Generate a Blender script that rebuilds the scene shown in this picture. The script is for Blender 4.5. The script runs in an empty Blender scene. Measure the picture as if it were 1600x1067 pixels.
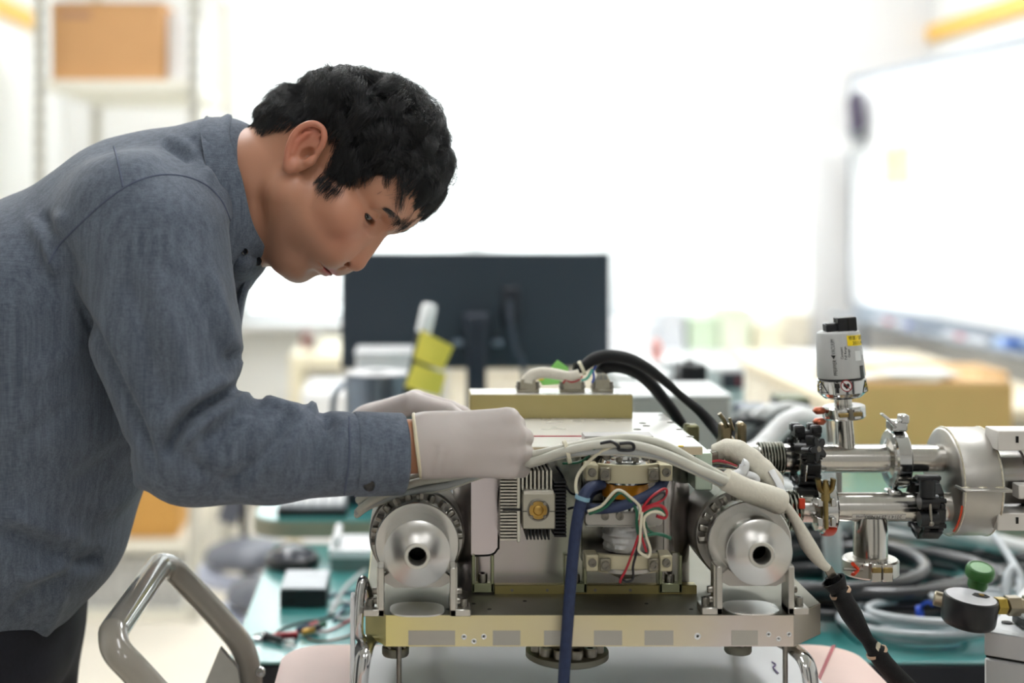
import bpy, math, random
import numpy as np
from mathutils import Vector, Matrix, Euler
from mathutils.bvhtree import BVHTree

scn = bpy.context.scene
COL = scn.collection
# ---------------------------------------------------------------- camera
F, CX, CY, H = 2222.22, 640.0, 314.0, 1.30      # focal length / principal point of the 1600x1067 frame, lens height
cam_d = bpy.data.cameras.new('camera'); cam = bpy.data.objects.new('camera', cam_d); COL.objects.link(cam)
cam.location = (0, 0, H); cam.rotation_euler = (math.pi / 2, 0, 0)
cam_d.sensor_width = 36; cam_d.lens = 50
cam_d.shift_x = (800 - CX) / 1600; cam_d.shift_y = (CY - 533.5) / 1600
cam_d.clip_start = 0.05; cam_d.clip_end = 60
cam_d.dof.use_dof = True; cam_d.dof.focus_distance = 1.525; cam_d.dof.aperture_fstop = 2.0; cam_d.dof.aperture_blades = 9
scn.camera = cam
# ---------------------------------------------------------------- daylight + exposure
wd = bpy.data.worlds.new('world'); scn.world = wd; wd.use_nodes = True
wd.node_tree.nodes['Background'].inputs[0].default_value = (0.93, 0.97, 1.0, 1)
wd.node_tree.nodes['Background'].inputs[1].default_value = 10.0
vs = scn.view_settings
scn.display_settings.display_device = 'sRGB'
vs.view_transform = 'Standard'; vs.look = 'None'; vs.gamma = 1.0; vs.use_curve_mapping = False
vs.exposure = 0.0
LAMP_FAR, LAMP_BACK, LAMP_NEAR, LAMP_FRONT = 24.0, 19.0, 8.5, 7.5                # ceiling panel radiance over the back / front half of the room
cy = scn.cycles
cy.max_bounces = 10; cy.diffuse_bounces = 5; cy.glossy_bounces = 5; cy.transmission_bounces = 6; cy.transparent_max_bounces = 8
cy.caustics_reflective = False; cy.caustics_refractive = False
cy.sample_clamp_indirect = 6.0
try:
    cy.use_denoising = True; cy.denoiser = 'OPENIMAGEDENOISE'
except Exception: pass

# ---------------------------------------------------------------- materials
def lin(c):
    return tuple(((x / 255) / 12.92 if x / 255 <= 0.04045 else (((x / 255) + 0.055) / 1.055) ** 2.4) for x in c)
MATS = {}
def mat(name, rgb, rough=0.5, metal=0.0, var=0.08, scale=30, bump=0.0, bscale=200, stretch=None, spec=0.5, coat=0.0,
        sss=0.0, trans=0.0, aniso=0.0, rvar=0.0, col2=None, detail=3.0):
    """procedural principled material; rgb is sRGB 0-255"""
    m = bpy.data.materials.new(name); m.use_nodes = True
    nt = m.node_tree; N, L = nt.nodes, nt.links
    p = N['Principled BSDF']
    base = lin(rgb)
    p.inputs['Roughness'].default_value = rough; p.inputs['Metallic'].default_value = metal
    p.inputs['Specular IOR Level'].default_value = spec
    p.inputs['Coat Weight'].default_value = coat
    p.inputs['Anisotropic'].default_value = aniso
    if aniso:
        tg = N.new('ShaderNodeTangent'); tg.direction_type = 'RADIAL'; tg.axis = 'Y'; L.new(tg.outputs[0], p.inputs['Tangent'])
    if coat > 1: p.inputs['Coat Weight'].default_value = 1; p.inputs['Coat IOR'].default_value = coat; p.inputs['Coat Roughness'].default_value = .14
    if sss: p.inputs['Subsurface Weight'].default_value = sss; p.inputs['Subsurface Radius'].default_value = (1.0, .35, .2); p.inputs['Subsurface Scale'].default_value = 0.006
    if trans: p.inputs['Transmission Weight'].default_value = trans
    tc = N.new('ShaderNodeTexCoord'); mp = N.new('ShaderNodeMapping'); L.new(tc.outputs['Object'], mp.inputs[0])
    if stretch: mp.inputs['Scale'].default_value = stretch
    nz = N.new('ShaderNodeTexNoise'); nz.inputs['Scale'].default_value = scale; nz.inputs['Detail'].default_value = detail
    L.new(mp.outputs[0], nz.inputs['Vector'])
    mr = N.new('ShaderNodeMapRange'); mr.inputs['From Min'].default_value = .3; mr.inputs['From Max'].default_value = .7
    L.new(nz.outputs[0], mr.inputs[0])
    mx = N.new('ShaderNodeMix'); mx.data_type = 'RGBA'
    c2 = lin(col2) if col2 else tuple(min(1, x * (1 + var)) for x in base)
    c1 = base if col2 else tuple(x * (1 - var) for x in base)
    mx.inputs['A'].default_value = (*c1, 1); mx.inputs['B'].default_value = (*c2, 1)
    L.new(mr.outputs[0], mx.inputs['Factor']); L.new(mx.outputs['Result'], p.inputs['Base Color'])
    if rvar:
        m2 = N.new('ShaderNodeMapRange'); m2.inputs['To Min'].default_value = max(.02, rough - rvar); m2.inputs['To Max'].default_value = rough + rvar
        L.new(nz.outputs[0], m2.inputs[0]); L.new(m2.outputs[0], p.inputs['Roughness'])
    if bump:
        n2 = N.new('ShaderNodeTexNoise'); n2.inputs['Scale'].default_value = bscale; n2.inputs['Detail'].default_value = 2
        L.new(mp.outputs[0], n2.inputs['Vector'])
        b = N.new('ShaderNodeBump'); b.inputs['Strength'].default_value = bump; b.inputs['Distance'].default_value = .002
        L.new(n2.outputs[0], b.inputs['Height']); L.new(b.outputs[0], p.inputs['Normal'])
    MATS[name] = m
    return m
def emit(name, rgb, s):
    m = bpy.data.materials.new(name); m.use_nodes = True; nt = m.node_tree
    nt.nodes.remove(nt.nodes['Principled BSDF']); e = nt.nodes.new('ShaderNodeEmission')
    e.inputs[0].default_value = (*rgb, 1); e.inputs[1].default_value = s
    nt.links.new(e.outputs[0], nt.nodes['Material Output'].inputs[0]); return m

# ---------------------------------------------------------------- geometry helpers
def W(px, py, D):                                # a point of the place at depth D (metres in front of the lens)
    return Vector(((px - CX) * D / F, D, H + (CY - py) * D / F))
def PX(px, D): return (px - CX) * D / F
def PZ(py, D): return H + (CY - py) * D / F
def crom(pts, sub=6, closed=False):
    P = [Vector(p) for p in pts]; n = len(P); out = []
    if n < 3 and not closed:
        return [P[0].lerp(P[-1], i / sub) for i in range(sub + 1)]
    for i in range(n if closed else n - 1):
        g = (lambda k: P[k % n]) if closed else (lambda k: P[max(0, min(n - 1, k))])
        a, b, c, d = g(i - 1), g(i), g(i + 1), g(i + 2)
        for s in range(sub):
            t = s / sub
            out.append(0.5 * ((2 * b) + (c - a) * t + (2 * a - 5 * b + 4 * c - d) * t * t + (3 * b - a - 3 * c + d) * t ** 3))
    if not closed: out.append(P[-1])
    return out
def frame_of(ax):
    ax = Vector(ax).normalized()
    h = Vector((0, 0, 1)) if abs(ax.z) < .9 else Vector((1, 0, 0))
    u = ax.cross(h).normalized(); v = ax.cross(u).normalized()
    return u, v, ax
class MB:
    """collects shapes; build() links them as ONE mesh object"""
    def __init__(s, M=None): s.v = []; s.f = []; s.M = M
    def add(s, vs, fs):
        o = len(s.v)
        s.v += [tuple(s.M @ Vector(v)) if s.M is not None else tuple(v) for v in vs]
        s.f += [tuple(i + o for i in f) for f in fs]
        return s
    def box(s, c, size, bev=0.0, R=None):
        """box with chamfered edges"""
        hx, hy, hz = size[0] / 2, size[1] / 2, size[2] / 2
        b = min(bev, hx * .9, hy * .9, hz * .9)
        c = Vector(c); vs = []; fs = []
        T = (lambda v: c + (R @ Vector(v))) if R is not None else (lambda v: c + Vector(v))
        if b <= 0:
            for x in (-hx, hx):
                for y in (-hy, hy):
                    for z in (-hz, hz): vs.append(T((x, y, z)))
            fs = [(0, 1, 3, 2), (4, 6, 7, 5), (0, 4, 5, 1), (2, 3, 7, 6), (0, 2, 6, 4), (1, 5, 7, 3)]
            return s.add(vs, fs)
        idx = {}
        for sx in (-1, 1):
            for sy in (-1, 1):
                for sz in (-1, 1):
                    for a, p in enumerate(((sx * hx, sy * (hy - b), sz * (hz - b)), (sx * (hx - b), sy * hy, sz * (hz - b)), (sx * (hx - b), sy * (hy - b), sz * hz))):
                        idx[(sx, sy, sz, a)] = len(vs); vs.append(T(p))
        I = lambda *k: idx[k]
        def q(*k): fs.append(tuple(k))
        for sg in (-1, 1):
            o = (lambda l: l if sg > 0 else l[::-1])
            fs.append(tuple(o([I(sg, -1, -1, 0), I(sg, 1, -1, 0), I(sg, 1, 1, 0), I(sg, -1, 1, 0)])))
            fs.append(tuple(o([I(-1, sg, -1, 1), I(-1, sg, 1, 1), I(1, sg, 1, 1), I(1, sg, -1, 1)])))
            fs.append(tuple(o([I(-1, -1, sg, 2), I(1, -1, sg, 2), I(1, 1, sg, 2), I(-1, 1, sg, 2)])))
        for a in (-1, 1):
            for b2 in (-1, 1):
                o = (lambda l: l if a * b2 > 0 else l[::-1])
                fs.append(tuple(o([I(a, b2, -1, 0), I(a, b2, -1, 1), I(a, b2, 1, 1), I(a, b2, 1, 0)])))
                fs.append(tuple(o([I(a, -1, b2, 2), I(a, -1, b2, 0), I(a, 1, b2, 0), I(a, 1, b2, 2)])))
                fs.append(tuple(o([I(-1, a, b2, 1), I(-1, a, b2, 2), I(1, a, b2, 2), I(1, a, b2, 1)])))
                for c3 in (-1, 1):
                    t = [I(a, b2, c3, 0), I(a, b2, c3, 1), I(a, b2, c3, 2)]
                    fs.append(tuple(t if a * b2 * c3 > 0 else t[::-1]))
        return s.add(vs, fs)
    def bb(s, x0, x1, y0, y1, z0, z1, bev=0.0):
        return s.box(((x0 + x1) / 2, (y0 + y1) / 2, (z0 + z1) / 2), (abs(x1 - x0), abs(y1 - y0), abs(z1 - z0)), bev)
    def lathe(s, prof, o, ax, n=32, cap=(True, True), wob=None):
        """prof: (radius, distance along axis)"""
        u, v, w = frame_of(ax); o = Vector(o); vs = []; fs = []
        for k, (r, t) in enumerate(prof):
            for i in range(n):
                a = 2 * math.pi * i / n
                rr = r * (1 + (wob(k, i) if wob else 0))
                vs.append(o + w * t + (u * math.cos(a) + v * math.sin(a)) * rr)
        for k in range(len(prof) - 1):
            for i in range(n):
                j = (i + 1) % n
                fs.append((k * n + i, k * n + j, (k + 1) * n + j, (k + 1) * n + i))
        if cap[0]: fs.append(tuple(range(n))[::-1])
        if cap[1]: fs.append(tuple((len(prof) - 1) * n + i for i in range(n)))
        return s.add(vs, fs)
    def cyl(s, a, b, r, r2=None, n=24, bev=0.0):
        a, b = Vector(a), Vector(b); L = (b - a).length; r2 = r if r2 is None else r2
        pr = [(r, 0), (r2, L)] if not bev else [(r - bev, 0), (r, bev), (r2, L - bev), (r2 - bev, L)]
        return s.lathe(pr, a, b - a, n)
    def ring(s, o, ax, ri, ro, h, n=40, bev=0.0):
        b = bev or min(h, ro - ri) * .08
        pr = [(ri, 0), (ro - b, 0), (ro, b), (ro, h - b), (ro - b, h), (ri, h), (ri, 0)]
        return s.lathe(pr, Vector(o) - Vector(ax).normalized() * h / 2, ax, n, (False, False))
    def tube(s, pts, r, n=10, sub=6, closed=False, raw=False, rf=None, flat=1.0, up=None):
        P = [Vector(p) for p in pts] if raw else crom(pts, sub, closed)
        m = len(P); vs = []; fs = []
        t0 = (P[1] - P[0]).normalized(); u = (Vector(up) if up else frame_of(t0)[0]); 
        for i in range(m):
            t = (P[min(i + 1, m - 1)] - P[max(i - 1, 0)]) if not closed else (P[(i + 1) % m] - P[i - 1])
            t = t.normalized() if t.length > 1e-9 else t0
            if up: u = Vector(up)
            u = (u - t * u.dot(t)); u = u.normalized() if u.length > 1e-6 else frame_of(t)[0]
            v = t.cross(u)
            rr = r * (rf(i / (m - 1)) if rf else 1)
            for k in range(n):
                a = 2 * math.pi * k / n
                vs.append(P[i] + (u * math.cos(a) + v * math.sin(a) * flat) * rr)
        for i in range(m if closed else m - 1):
            for k in range(n):
                j = (k + 1) % n; i2 = (i + 1) % m
                fs.append((i * n + k, i * n + j, i2 * n + j, i2 * n + k))
        if not closed:
            fs.append(tuple(range(n))[::-1]); fs.append(tuple((m - 1) * n + k for k in range(n)))
        return s.add(vs, fs)
    def prism(s, poly, o, u, v, w, bev=0.0):
        """polygon (in the u,v plane) swept along vector w"""
        o, u, v, w = Vector(o), Vector(u), Vector(v), Vector(w); n = len(poly)
        vs = [o + u * a + v * b for a, b in poly] + [o + u * a + v * b + w for a, b in poly]
        fs = [tuple(range(n))[::-1], tuple(range(n, 2 * n))]
        fs += [(i, (i + 1) % n, n + (i + 1) % n, n + i) for i in range(n)]
        return s.add(vs, fs)
    def sphere(s, c, r, n=16, m=10, sc=(1, 1, 1)):
        c = Vector(c); vs = [c + Vector((0, 0, r * sc[2]))]; fs = []
        for i in range(1, m):
            p = math.pi * i / m
            for k in range(n):
                a = 2 * math.pi * k / n
                vs.append(c + Vector((r * sc[0] * math.sin(p) * math.cos(a), r * sc[1] * math.sin(p) * math.sin(a), r * sc[2] * math.cos(p))))
        vs.append(c - Vector((0, 0, r * sc[2])))
        for k in range(n): fs.append((0, 1 + k, 1 + (k + 1) % n))
        for i in range(m - 2):
            for k in range(n):
                a = 1 + i * n; fs.append((a + k, a + n + k, a + n + (k + 1) % n, a + (k + 1) % n))
        a = 1 + (m - 2) * n
        for k in range(n): fs.append((a + (k + 1) % n, a + k, len(vs) - 1))
        return s.add(vs, fs)
    def hexbolt(s, c, ax, r, h, socket=True):
        u, v, w = frame_of(ax); c = Vector(c)
        if socket:
            s.lathe([(r, 0), (r, h * .85), (r * .88, h), (r * .5, h), (r * .5, h * .35)], c, ax, 14)
        else:
            s.lathe([(r, 0), (r, h * .85), (r * .85, h)], c, ax, 6)
        return s
    def build(s, name, m, parent=None, angle=38, **kw):
        me = bpy.data.meshes.new(name); me.from_pydata(s.v, [], s.f); me.update()
        return link_mesh(name, me, m, parent, angle, **kw)
def link_mesh(name, me, m, parent=None, angle=38, **kw):
    me.polygons.foreach_set('use_smooth', [True] * len(me.polygons))
    if angle is not None and angle < 179: me.set_sharp_from_angle(angle=math.radians(angle))
    me.materials.append(m)
    o = bpy.data.objects.new(name, me); COL.objects.link(o)
    put(o, parent); tag(o, **kw)
    return o
def put(o, parent):
    if parent is not None:
        o.parent = parent
        if parent.type == 'EMPTY': o.matrix_parent_inverse = Matrix.Translation(-Vector(parent.location))
def tag(o, label=None, cat=None, group=None, kind=None):
    if label: o['label'] = label
    if cat: o['category'] = cat
    if group: o['group'] = group
    if kind: o['kind'] = kind
    return o
def thing(name, label, cat, loc=(0, 0, 0), group=None):
    o = bpy.data.objects.new(name, None); COL.objects.link(o); o.location = loc; o.empty_display_size = .05
    return tag(o, label, cat, group)
def copy_tree(o, parent=None):
    c = o.copy(); COL.objects.link(c)
    if parent is not None: c.parent = parent
    for ch in list(o.children): copy_tree(ch, c)
    return c
def shared(o, M):
    """another piece that shares a mesh, moved by matrix M"""
    c = o.copy(); COL.objects.link(c); c.matrix_basis = M @ c.matrix_basis
    return c
def text(name, s, size, M, m, parent=None, ext=0.0003, ax='CENTER'):
    cu = bpy.data.curves.new(name, 'FONT'); cu.body = s; cu.size = size; cu.extrude = ext; cu.align_x = ax; cu.align_y = 'CENTER'
    t = bpy.data.objects.new(name, cu); COL.objects.link(t)
    dg = bpy.context.evaluated_depsgraph_get(); me = bpy.data.meshes.new_from_object(t.evaluated_get(dg))
    bpy.data.objects.remove(t); me.transform(M)
    return me
def basis(o, u, v, w):
    return Matrix(((u[0], v[0], w[0], o[0]), (u[1], v[1], w[1], o[1]), (u[2], v[2], w[2], o[2]), (0, 0, 0, 1)))
def rrect(w, h, r, n=5):
    out = []
    for cx, cy_, a0 in ((w / 2 - r, h / 2 - r, 0), (-w / 2 + r, h / 2 - r, 90), (-w / 2 + r, -h / 2 + r, 180), (w / 2 - r, -h / 2 + r, 270)):
        for i in range(n + 1):
            a = math.radians(a0 + 90 * i / n); out.append((cx + r * math.cos(a), cy_ + r * math.sin(a)))
    return out
XA, YA, ZA = Vector((1, 0, 0)), Vector((0, 1, 0)), Vector((0, 0, 1))

# ---------------------------------------------------------------- signed distance fields -> one smooth surface
class SDF:
    def __init__(s, lo, hi, h):
        s.lo = np.array(lo, np.float32); s.h = h
        s.n = np.ceil((np.array(hi) - s.lo) / h).astype(int) + 1
        s.ax = [s.lo[i] + h * np.arange(s.n[i], dtype=np.float32) for i in range(3)]
        s.D = np.full(s.n, 1.0, np.float32)
    def _win(s, lo, hi, pad):
        a = np.clip(np.floor((np.array(lo) - pad - s.lo) / s.h).astype(int), 0, s.n)
        b = np.clip(np.ceil((np.array(hi) + pad - s.lo) / s.h).astype(int) + 1, 0, s.n)
        sl = tuple(slice(a[i], b[i]) for i in range(3))
        return sl, np.meshgrid(*[s.ax[i][sl[i]] for i in range(3)], indexing='ij', sparse=True)
    def _mix(s, sl, d, k, op):
        D = s.D[sl]
        if D.size == 0: return
        if op == 'sub': d = -d
        if k > 0:
            hh = np.clip(k - np.abs(D - d), 0, None) / k
            if op == 'add': s.D[sl] = np.minimum(D, d) - hh * hh * k * .25
            else: s.D[sl] = np.maximum(D, d) + hh * hh * k * .25
        else: s.D[sl] = np.minimum(D, d) if op == 'add' else np.maximum(D, d)
    def ell(s, c, r, k=0.0, op='add', R=None):
        c = np.array(c, float); r = np.array(r, float); m = r.max() if R is not None else r
        sl, (x, y, z) = s._win(c - m, c + m, k + 3 * s.h)
        x, y, z = x - c[0], y - c[1], z - c[2]
        if R is not None:
            R = np.array(R); x, y, z = (R[0][i] * x + R[1][i] * y + R[2][i] * z for i in range(3))
        k0 = np.sqrt((x / r[0]) ** 2 + (y / r[1]) ** 2 + (z / r[2]) ** 2); k1 = np.sqrt((x / r[0] ** 2) ** 2 + (y / r[1] ** 2) ** 2 + (z / r[2] ** 2) ** 2)
        s._mix(sl, (k0 * (k0 - 1) / np.maximum(k1, 1e-9)).astype(np.float32), k, op); return s
    def cone(s, a, b, ra, rb, k=0.0, op='add', ys=1.0, yc=0.0):
        """capsule from a to b with radii ra, rb; ys squeezes its y extent (ys<1 gives a wider body)"""
        a = np.array(a, float); b = np.array(b, float)
        R = max(ra, rb); lo = np.minimum(a, b) - R; hi = np.maximum(a, b) + R
        if ys != 1: lo[1] = min(a[1], b[1]) - R / ys; hi[1] = max(a[1], b[1]) + R / ys
        sl, (x, y, z) = s._win(lo, hi, k + 3 * s.h)
        a2, b2 = a.copy(), b.copy(); a2[1] = (a[1] - yc) * ys; b2[1] = (b[1] - yc) * ys; y = (y - yc) * ys
        d = b2 - a2; L2 = max((d * d).sum(), 1e-12)
        t = np.clip(((x - a2[0]) * d[0] + (y - a2[1]) * d[1] + (z - a2[2]) * d[2]) / L2, 0, 1)
        q = np.sqrt((x - a2[0] - t * d[0]) ** 2 + (y - a2[1] - t * d[1]) ** 2 + (z - a2[2] - t * d[2]) ** 2) - (ra + (rb - ra) * t)
        s._mix(sl, q.astype(np.float32), k, op); return s
    def half(s, p, n):
        """keep what lies behind the plane through p with normal n"""
        sl, (x, y, z) = s._win(s.lo, s.lo + s.n * s.h, 0)
        d = (x - p[0]) * n[0] + (y - p[1]) * n[1] + (z - p[2]) * n[2]
        s.D[sl] = np.maximum(s.D[sl], d.astype(np.float32)); return s
    def mesh(s):
        D = s.D; D[0], D[-1] = np.abs(D[0]) + 1e-4, np.abs(D[-1]) + 1e-4
        D[:, 0], D[:, -1] = np.abs(D[:, 0]) + 1e-4, np.abs(D[:, -1]) + 1e-4
        D[:, :, 0], D[:, :, -1] = np.abs(D[:, :, 0]) + 1e-4, np.abs(D[:, :, -1]) + 1e-4
        I = D < 0; nx, ny, nz = D.shape
        cnt = np.zeros((nx - 1, ny - 1, nz - 1), np.int8)
        for dx in (0, 1):
            for dy in (0, 1):
                for dz in (0, 1): cnt += I[dx:nx - 1 + dx, dy:ny - 1 + dy, dz:nz - 1 + dz]
        ci = np.argwhere((cnt > 0) & (cnt < 8)); idx = np.full(cnt.shape, -1, np.int32); idx[tuple(ci.T)] = np.arange(len(ci))
        acc = np.zeros((len(ci), 3)); num = np.zeros(len(ci))
        cor = [(dx, dy, dz) for dx in (0, 1) for dy in (0, 1) for dz in (0, 1)]
        val = {c: D[ci[:, 0] + c[0], ci[:, 1] + c[1], ci[:, 2] + c[2]] for c in cor}
        for a in cor:
            for ax in range(3):
                if a[ax]: continue
                b = tuple(a[i] + (i == ax) for i in range(3))
                va, vb = val[a], val[b]; mk = (va < 0) != (vb < 0)
                t = np.where(mk, va / np.where(mk, va - vb, 1), 0)
                p = np.array(a)[None, :] + t[:, None] * (np.arange(3) == ax)[None, :]
                acc += np.where(mk[:, None], p, 0); num += mk
        V = (ci + acc / num[:, None]) * s.h + s.lo
        Fs = []
        for ax in range(3):
            A = np.take(I, range(D.shape[ax] - 1), ax); B = np.take(I, range(1, D.shape[ax]), ax)
            e = np.argwhere(A != B); o = [i for i in range(3) if i != ax]
            e = e[(e[:, o[0]] > 0) & (e[:, o[1]] > 0)]
            sg = A[tuple(e.T)]
            q = []
            for du, dv in ((1, 1), (0, 1), (0, 0), (1, 0)):
                c = e.copy(); c[:, o[0]] -= du; c[:, o[1]] -= dv; q.append(idx[tuple(c.T)])
            q = np.stack(q, 1); fl = sg if ax != 1 else ~sg
            q[~fl] = q[~fl][:, ::-1]; Fs.append(q)
        return V, np.concatenate(Fs)
def smooth_verts(V, Fq, it=1, lam=.5):
    E = np.concatenate([Fq[:, [0, 1]], Fq[:, [1, 2]], Fq[:, [2, 3]], Fq[:, [3, 0]]]); E = np.concatenate([E, E[:, ::-1]])
    for _ in range(it):
        S = np.zeros_like(V); np.add.at(S, E[:, 0], V[E[:, 1]]); c = np.bincount(E[:, 0], minlength=len(V))
        V = V + lam * (S / np.maximum(c, 1)[:, None] - V)
    return V
def np_mesh(name, V, Fq):
    me = bpy.data.meshes.new(name)
    me.vertices.add(len(V)); me.vertices.foreach_set('co', np.ascontiguousarray(V, np.float32).ravel())
    me.loops.add(Fq.size); me.loops.foreach_set('vertex_index', np.ascontiguousarray(Fq, np.int32).ravel())
    me.polygons.add(len(Fq)); me.polygons.foreach_set('loop_start', np.arange(0, Fq.size, Fq.shape[1], dtype=np.int32))
    me.update(calc_edges=True); me.validate()
    return me
# ================================================================ THE ROOM
m_wall = mat('wall paint', (236, 236, 234), .7, var=.015, scale=3, bump=.05)
m_wall2 = mat('grey pillar paint', (232, 232, 233), .7, var=.015, scale=3, bump=.05)
m_ceil = mat('ceiling board', (238, 238, 236), .8, var=.02, scale=8)
m_floor = mat('cream vinyl floor', (236, 229, 216), .35, var=.05, scale=6, rvar=.08)
m_alu = mat('window aluminium', (214, 216, 218), .35, .7, var=.03)
m_rail = mat('yellow wood rail', (238, 190, 92), .45, var=.08, scale=20, stretch=(1, .1, 1))
m_white = mat('white plastic', (235, 236, 238), .4, var=.02)
XL, XR, YB, YF, ZC = -1.50, 2.10, 6.20, -2.60, 2.70
def struct(name, mb, m, parent=None): return mb.build(name, m, parent, kind=None if parent else 'structure')
struct('floor', MB().bb(XL - .1, XR + .1, YF - .1, YB + .1, -.06, 0), m_floor)
struct('ceiling', MB().bb(XL - .1, XR + .1, YF - .1, YB + .1, ZC, ZC + .06), m_ceil)
struct('wall_left', MB().bb(XL - .1, XL, YF - .1, YB + .1, 0, ZC), m_wall)
struct('wall_right', MB().bb(XR, XR + .1, YF - .1, YB + .1, 0, ZC), m_wall)
struct('wall_front', MB().bb(XL, XR, YF - .1, YF, 0, ZC), m_wall)
WX = [(-.745, .285), (.285, .885), (.885, 1.60)]          # three windows side by side
ZS, ZT = .78, 2.50
b = MB(); b.bb(XL, XR, YB, YB + .1, 0, ZS); b.bb(XL, XR, YB, YB + .1, ZT, ZC)
b.bb(XL, WX[0][0], YB, YB + .1, ZS, ZT); b.bb(WX[2][1], XR, YB, YB + .1, ZS, ZT)
struct('wall_back', b, m_wall)
struct('pillar', MB().bb(1.615, XR, 5.72, YB, 0, ZC, .004), m_wall2)
gl = bpy.data.materials.new('window glass'); gl.use_nodes = True
nt = gl.node_tree; nt.nodes.remove(nt.nodes['Principled BSDF'])
tr = nt.nodes.new('ShaderNodeBsdfTransparent'); tr.inputs[0].default_value = (.93, .96, .95, 1)
gg = nt.nodes.new('ShaderNodeBsdfGlossy'); gg.inputs['Roughness'].default_value = .02
ms = nt.nodes.new('ShaderNodeMixShader'); ms.inputs[0].default_value = .08
nt.links.new(tr.outputs[0], ms.inputs[1]); nt.links.new(gg.outputs[0], ms.inputs[2]); nt.links.new(ms.outputs[0], nt.nodes['Material Output'].inputs[0])
bl = bpy.data.materials.new('roller blind fabric'); bl.use_nodes = True
nt = bl.node_tree; nt.nodes.remove(nt.nodes['Principled BSDF'])
tn = nt.nodes.new('ShaderNodeBsdfTranslucent'); df = nt.nodes.new('ShaderNodeBsdfDiffuse'); ms = nt.nodes.new('ShaderNodeMixShader'); ms.inputs[0].default_value = .45
tcx = nt.nodes.new('ShaderNodeTexCoord'); wv = nt.nodes.new('ShaderNodeTexNoise'); wv.inputs['Scale'].default_value = 60
nt.links.new(tcx.outputs['Object'], wv.inputs['Vector'])
cr = nt.nodes.new('ShaderNodeMapRange'); cr.inputs['To Min'].default_value = .84; cr.inputs['To Max'].default_value = .93
nt.links.new(wv.outputs[0], cr.inputs[0]); nt.links.new(cr.outputs[0], tn.inputs[0]); nt.links.new(cr.outputs[0], df.inputs[0])
nt.links.new(tn.outputs[0], ms.inputs[1]); nt.links.new(df.outputs[0], ms.inputs[2]); nt.links.new(ms.outputs[0], nt.nodes['Material Output'].inputs[0])
lab_b = ['white roller blind at the window behind the man', 'white roller blind over the middle window above the monitor', 'white roller blind beside the grey pillar, raised a little at its foot']
for i, (x0, x1) in enumerate(WX):
    f = MB(); t = .045
    f.bb(x0, x0 + t, YB, YB + .06, ZS, ZT); f.bb(x1 - t, x1, YB, YB + .06, ZS, ZT)
    f.bb(x0 + t, x1 - t, YB, YB + .06, ZS, ZS + t); f.bb(x0 + t, x1 - t, YB, YB + .06, ZT - t, ZT)
    w = f.build('window_%d' % (i + 1), m_alu, kind='structure')
    MB().bb(x0 + t, x1 - t, YB + .028, YB + .033, ZS + t, ZT - t).build('pane', gl, w)
    zb = (.86, .86, .98)[i]
    r = thing('roller_blind', lab_b[i], 'blind', ((x0 + x1) / 2, YB - .05, zb), 'roller blinds')
    MB().bb(x0 + .004, x1 - .004, YB - .05, YB - .048, zb, ZT + .06).build('blind_fabric', bl, r)
    MB().bb(x0 + .004, x1 - .004, YB - .058, YB - .042, zb - .022, zb, .004).build('bottom_bar', m_white, r)
    MB().cyl((x0 + .004, YB - .05, ZT + .06), (x1 - .004, YB - .05, ZT + .06), .028).build('roller', m_white, r)
struct('trim_1', MB().bb(WX[0][0] - .03, WX[2][1], YB - .12, YB, ZS - .03, ZS, .004), m_white)      # sill
struct('trim_2', MB().bb(XL, XL + .022, YF, 5.75, 1.975, 2.045, .005), m_rail)                      # hanging rail, left wall
struct('trim_3', MB().bb(XR - .022, XR, YF, 5.72, 1.935, 2.005, .005), m_rail)                      # hanging rail, right wall
m_refl = mat('dark grey door', (70, 72, 76), .5, var=.03)  # unseen dark panels, added to give the metal contrasting reflections
struct('reflection_panel_1', MB().bb(.55, 1.45, YF, YF + .05, 0, 2.1, .004), m_refl)
struct('reflection_panel_2', MB().bb(XR - .04, XR, -1.1, -.2, 0, 2.1, .004), m_refl)
struct('reflection_panel_3', MB().bb(XL, XL + .04, -.35, .45, 0, 2.1, .004), m_refl)
m_base = mat('grey baseboard', (150, 150, 148), .5)
struct('baseboard_back', MB().bb(XL, XR, YB - .01, YB, 0, .07), m_base)
struct('baseboard_left', MB().bb(XL, XL + .01, YF, YB, 0, .07), m_base)
struct('baseboard_right', MB().bb(XR - .01, XR, YF, YB, 0, .07), m_base)
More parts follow.
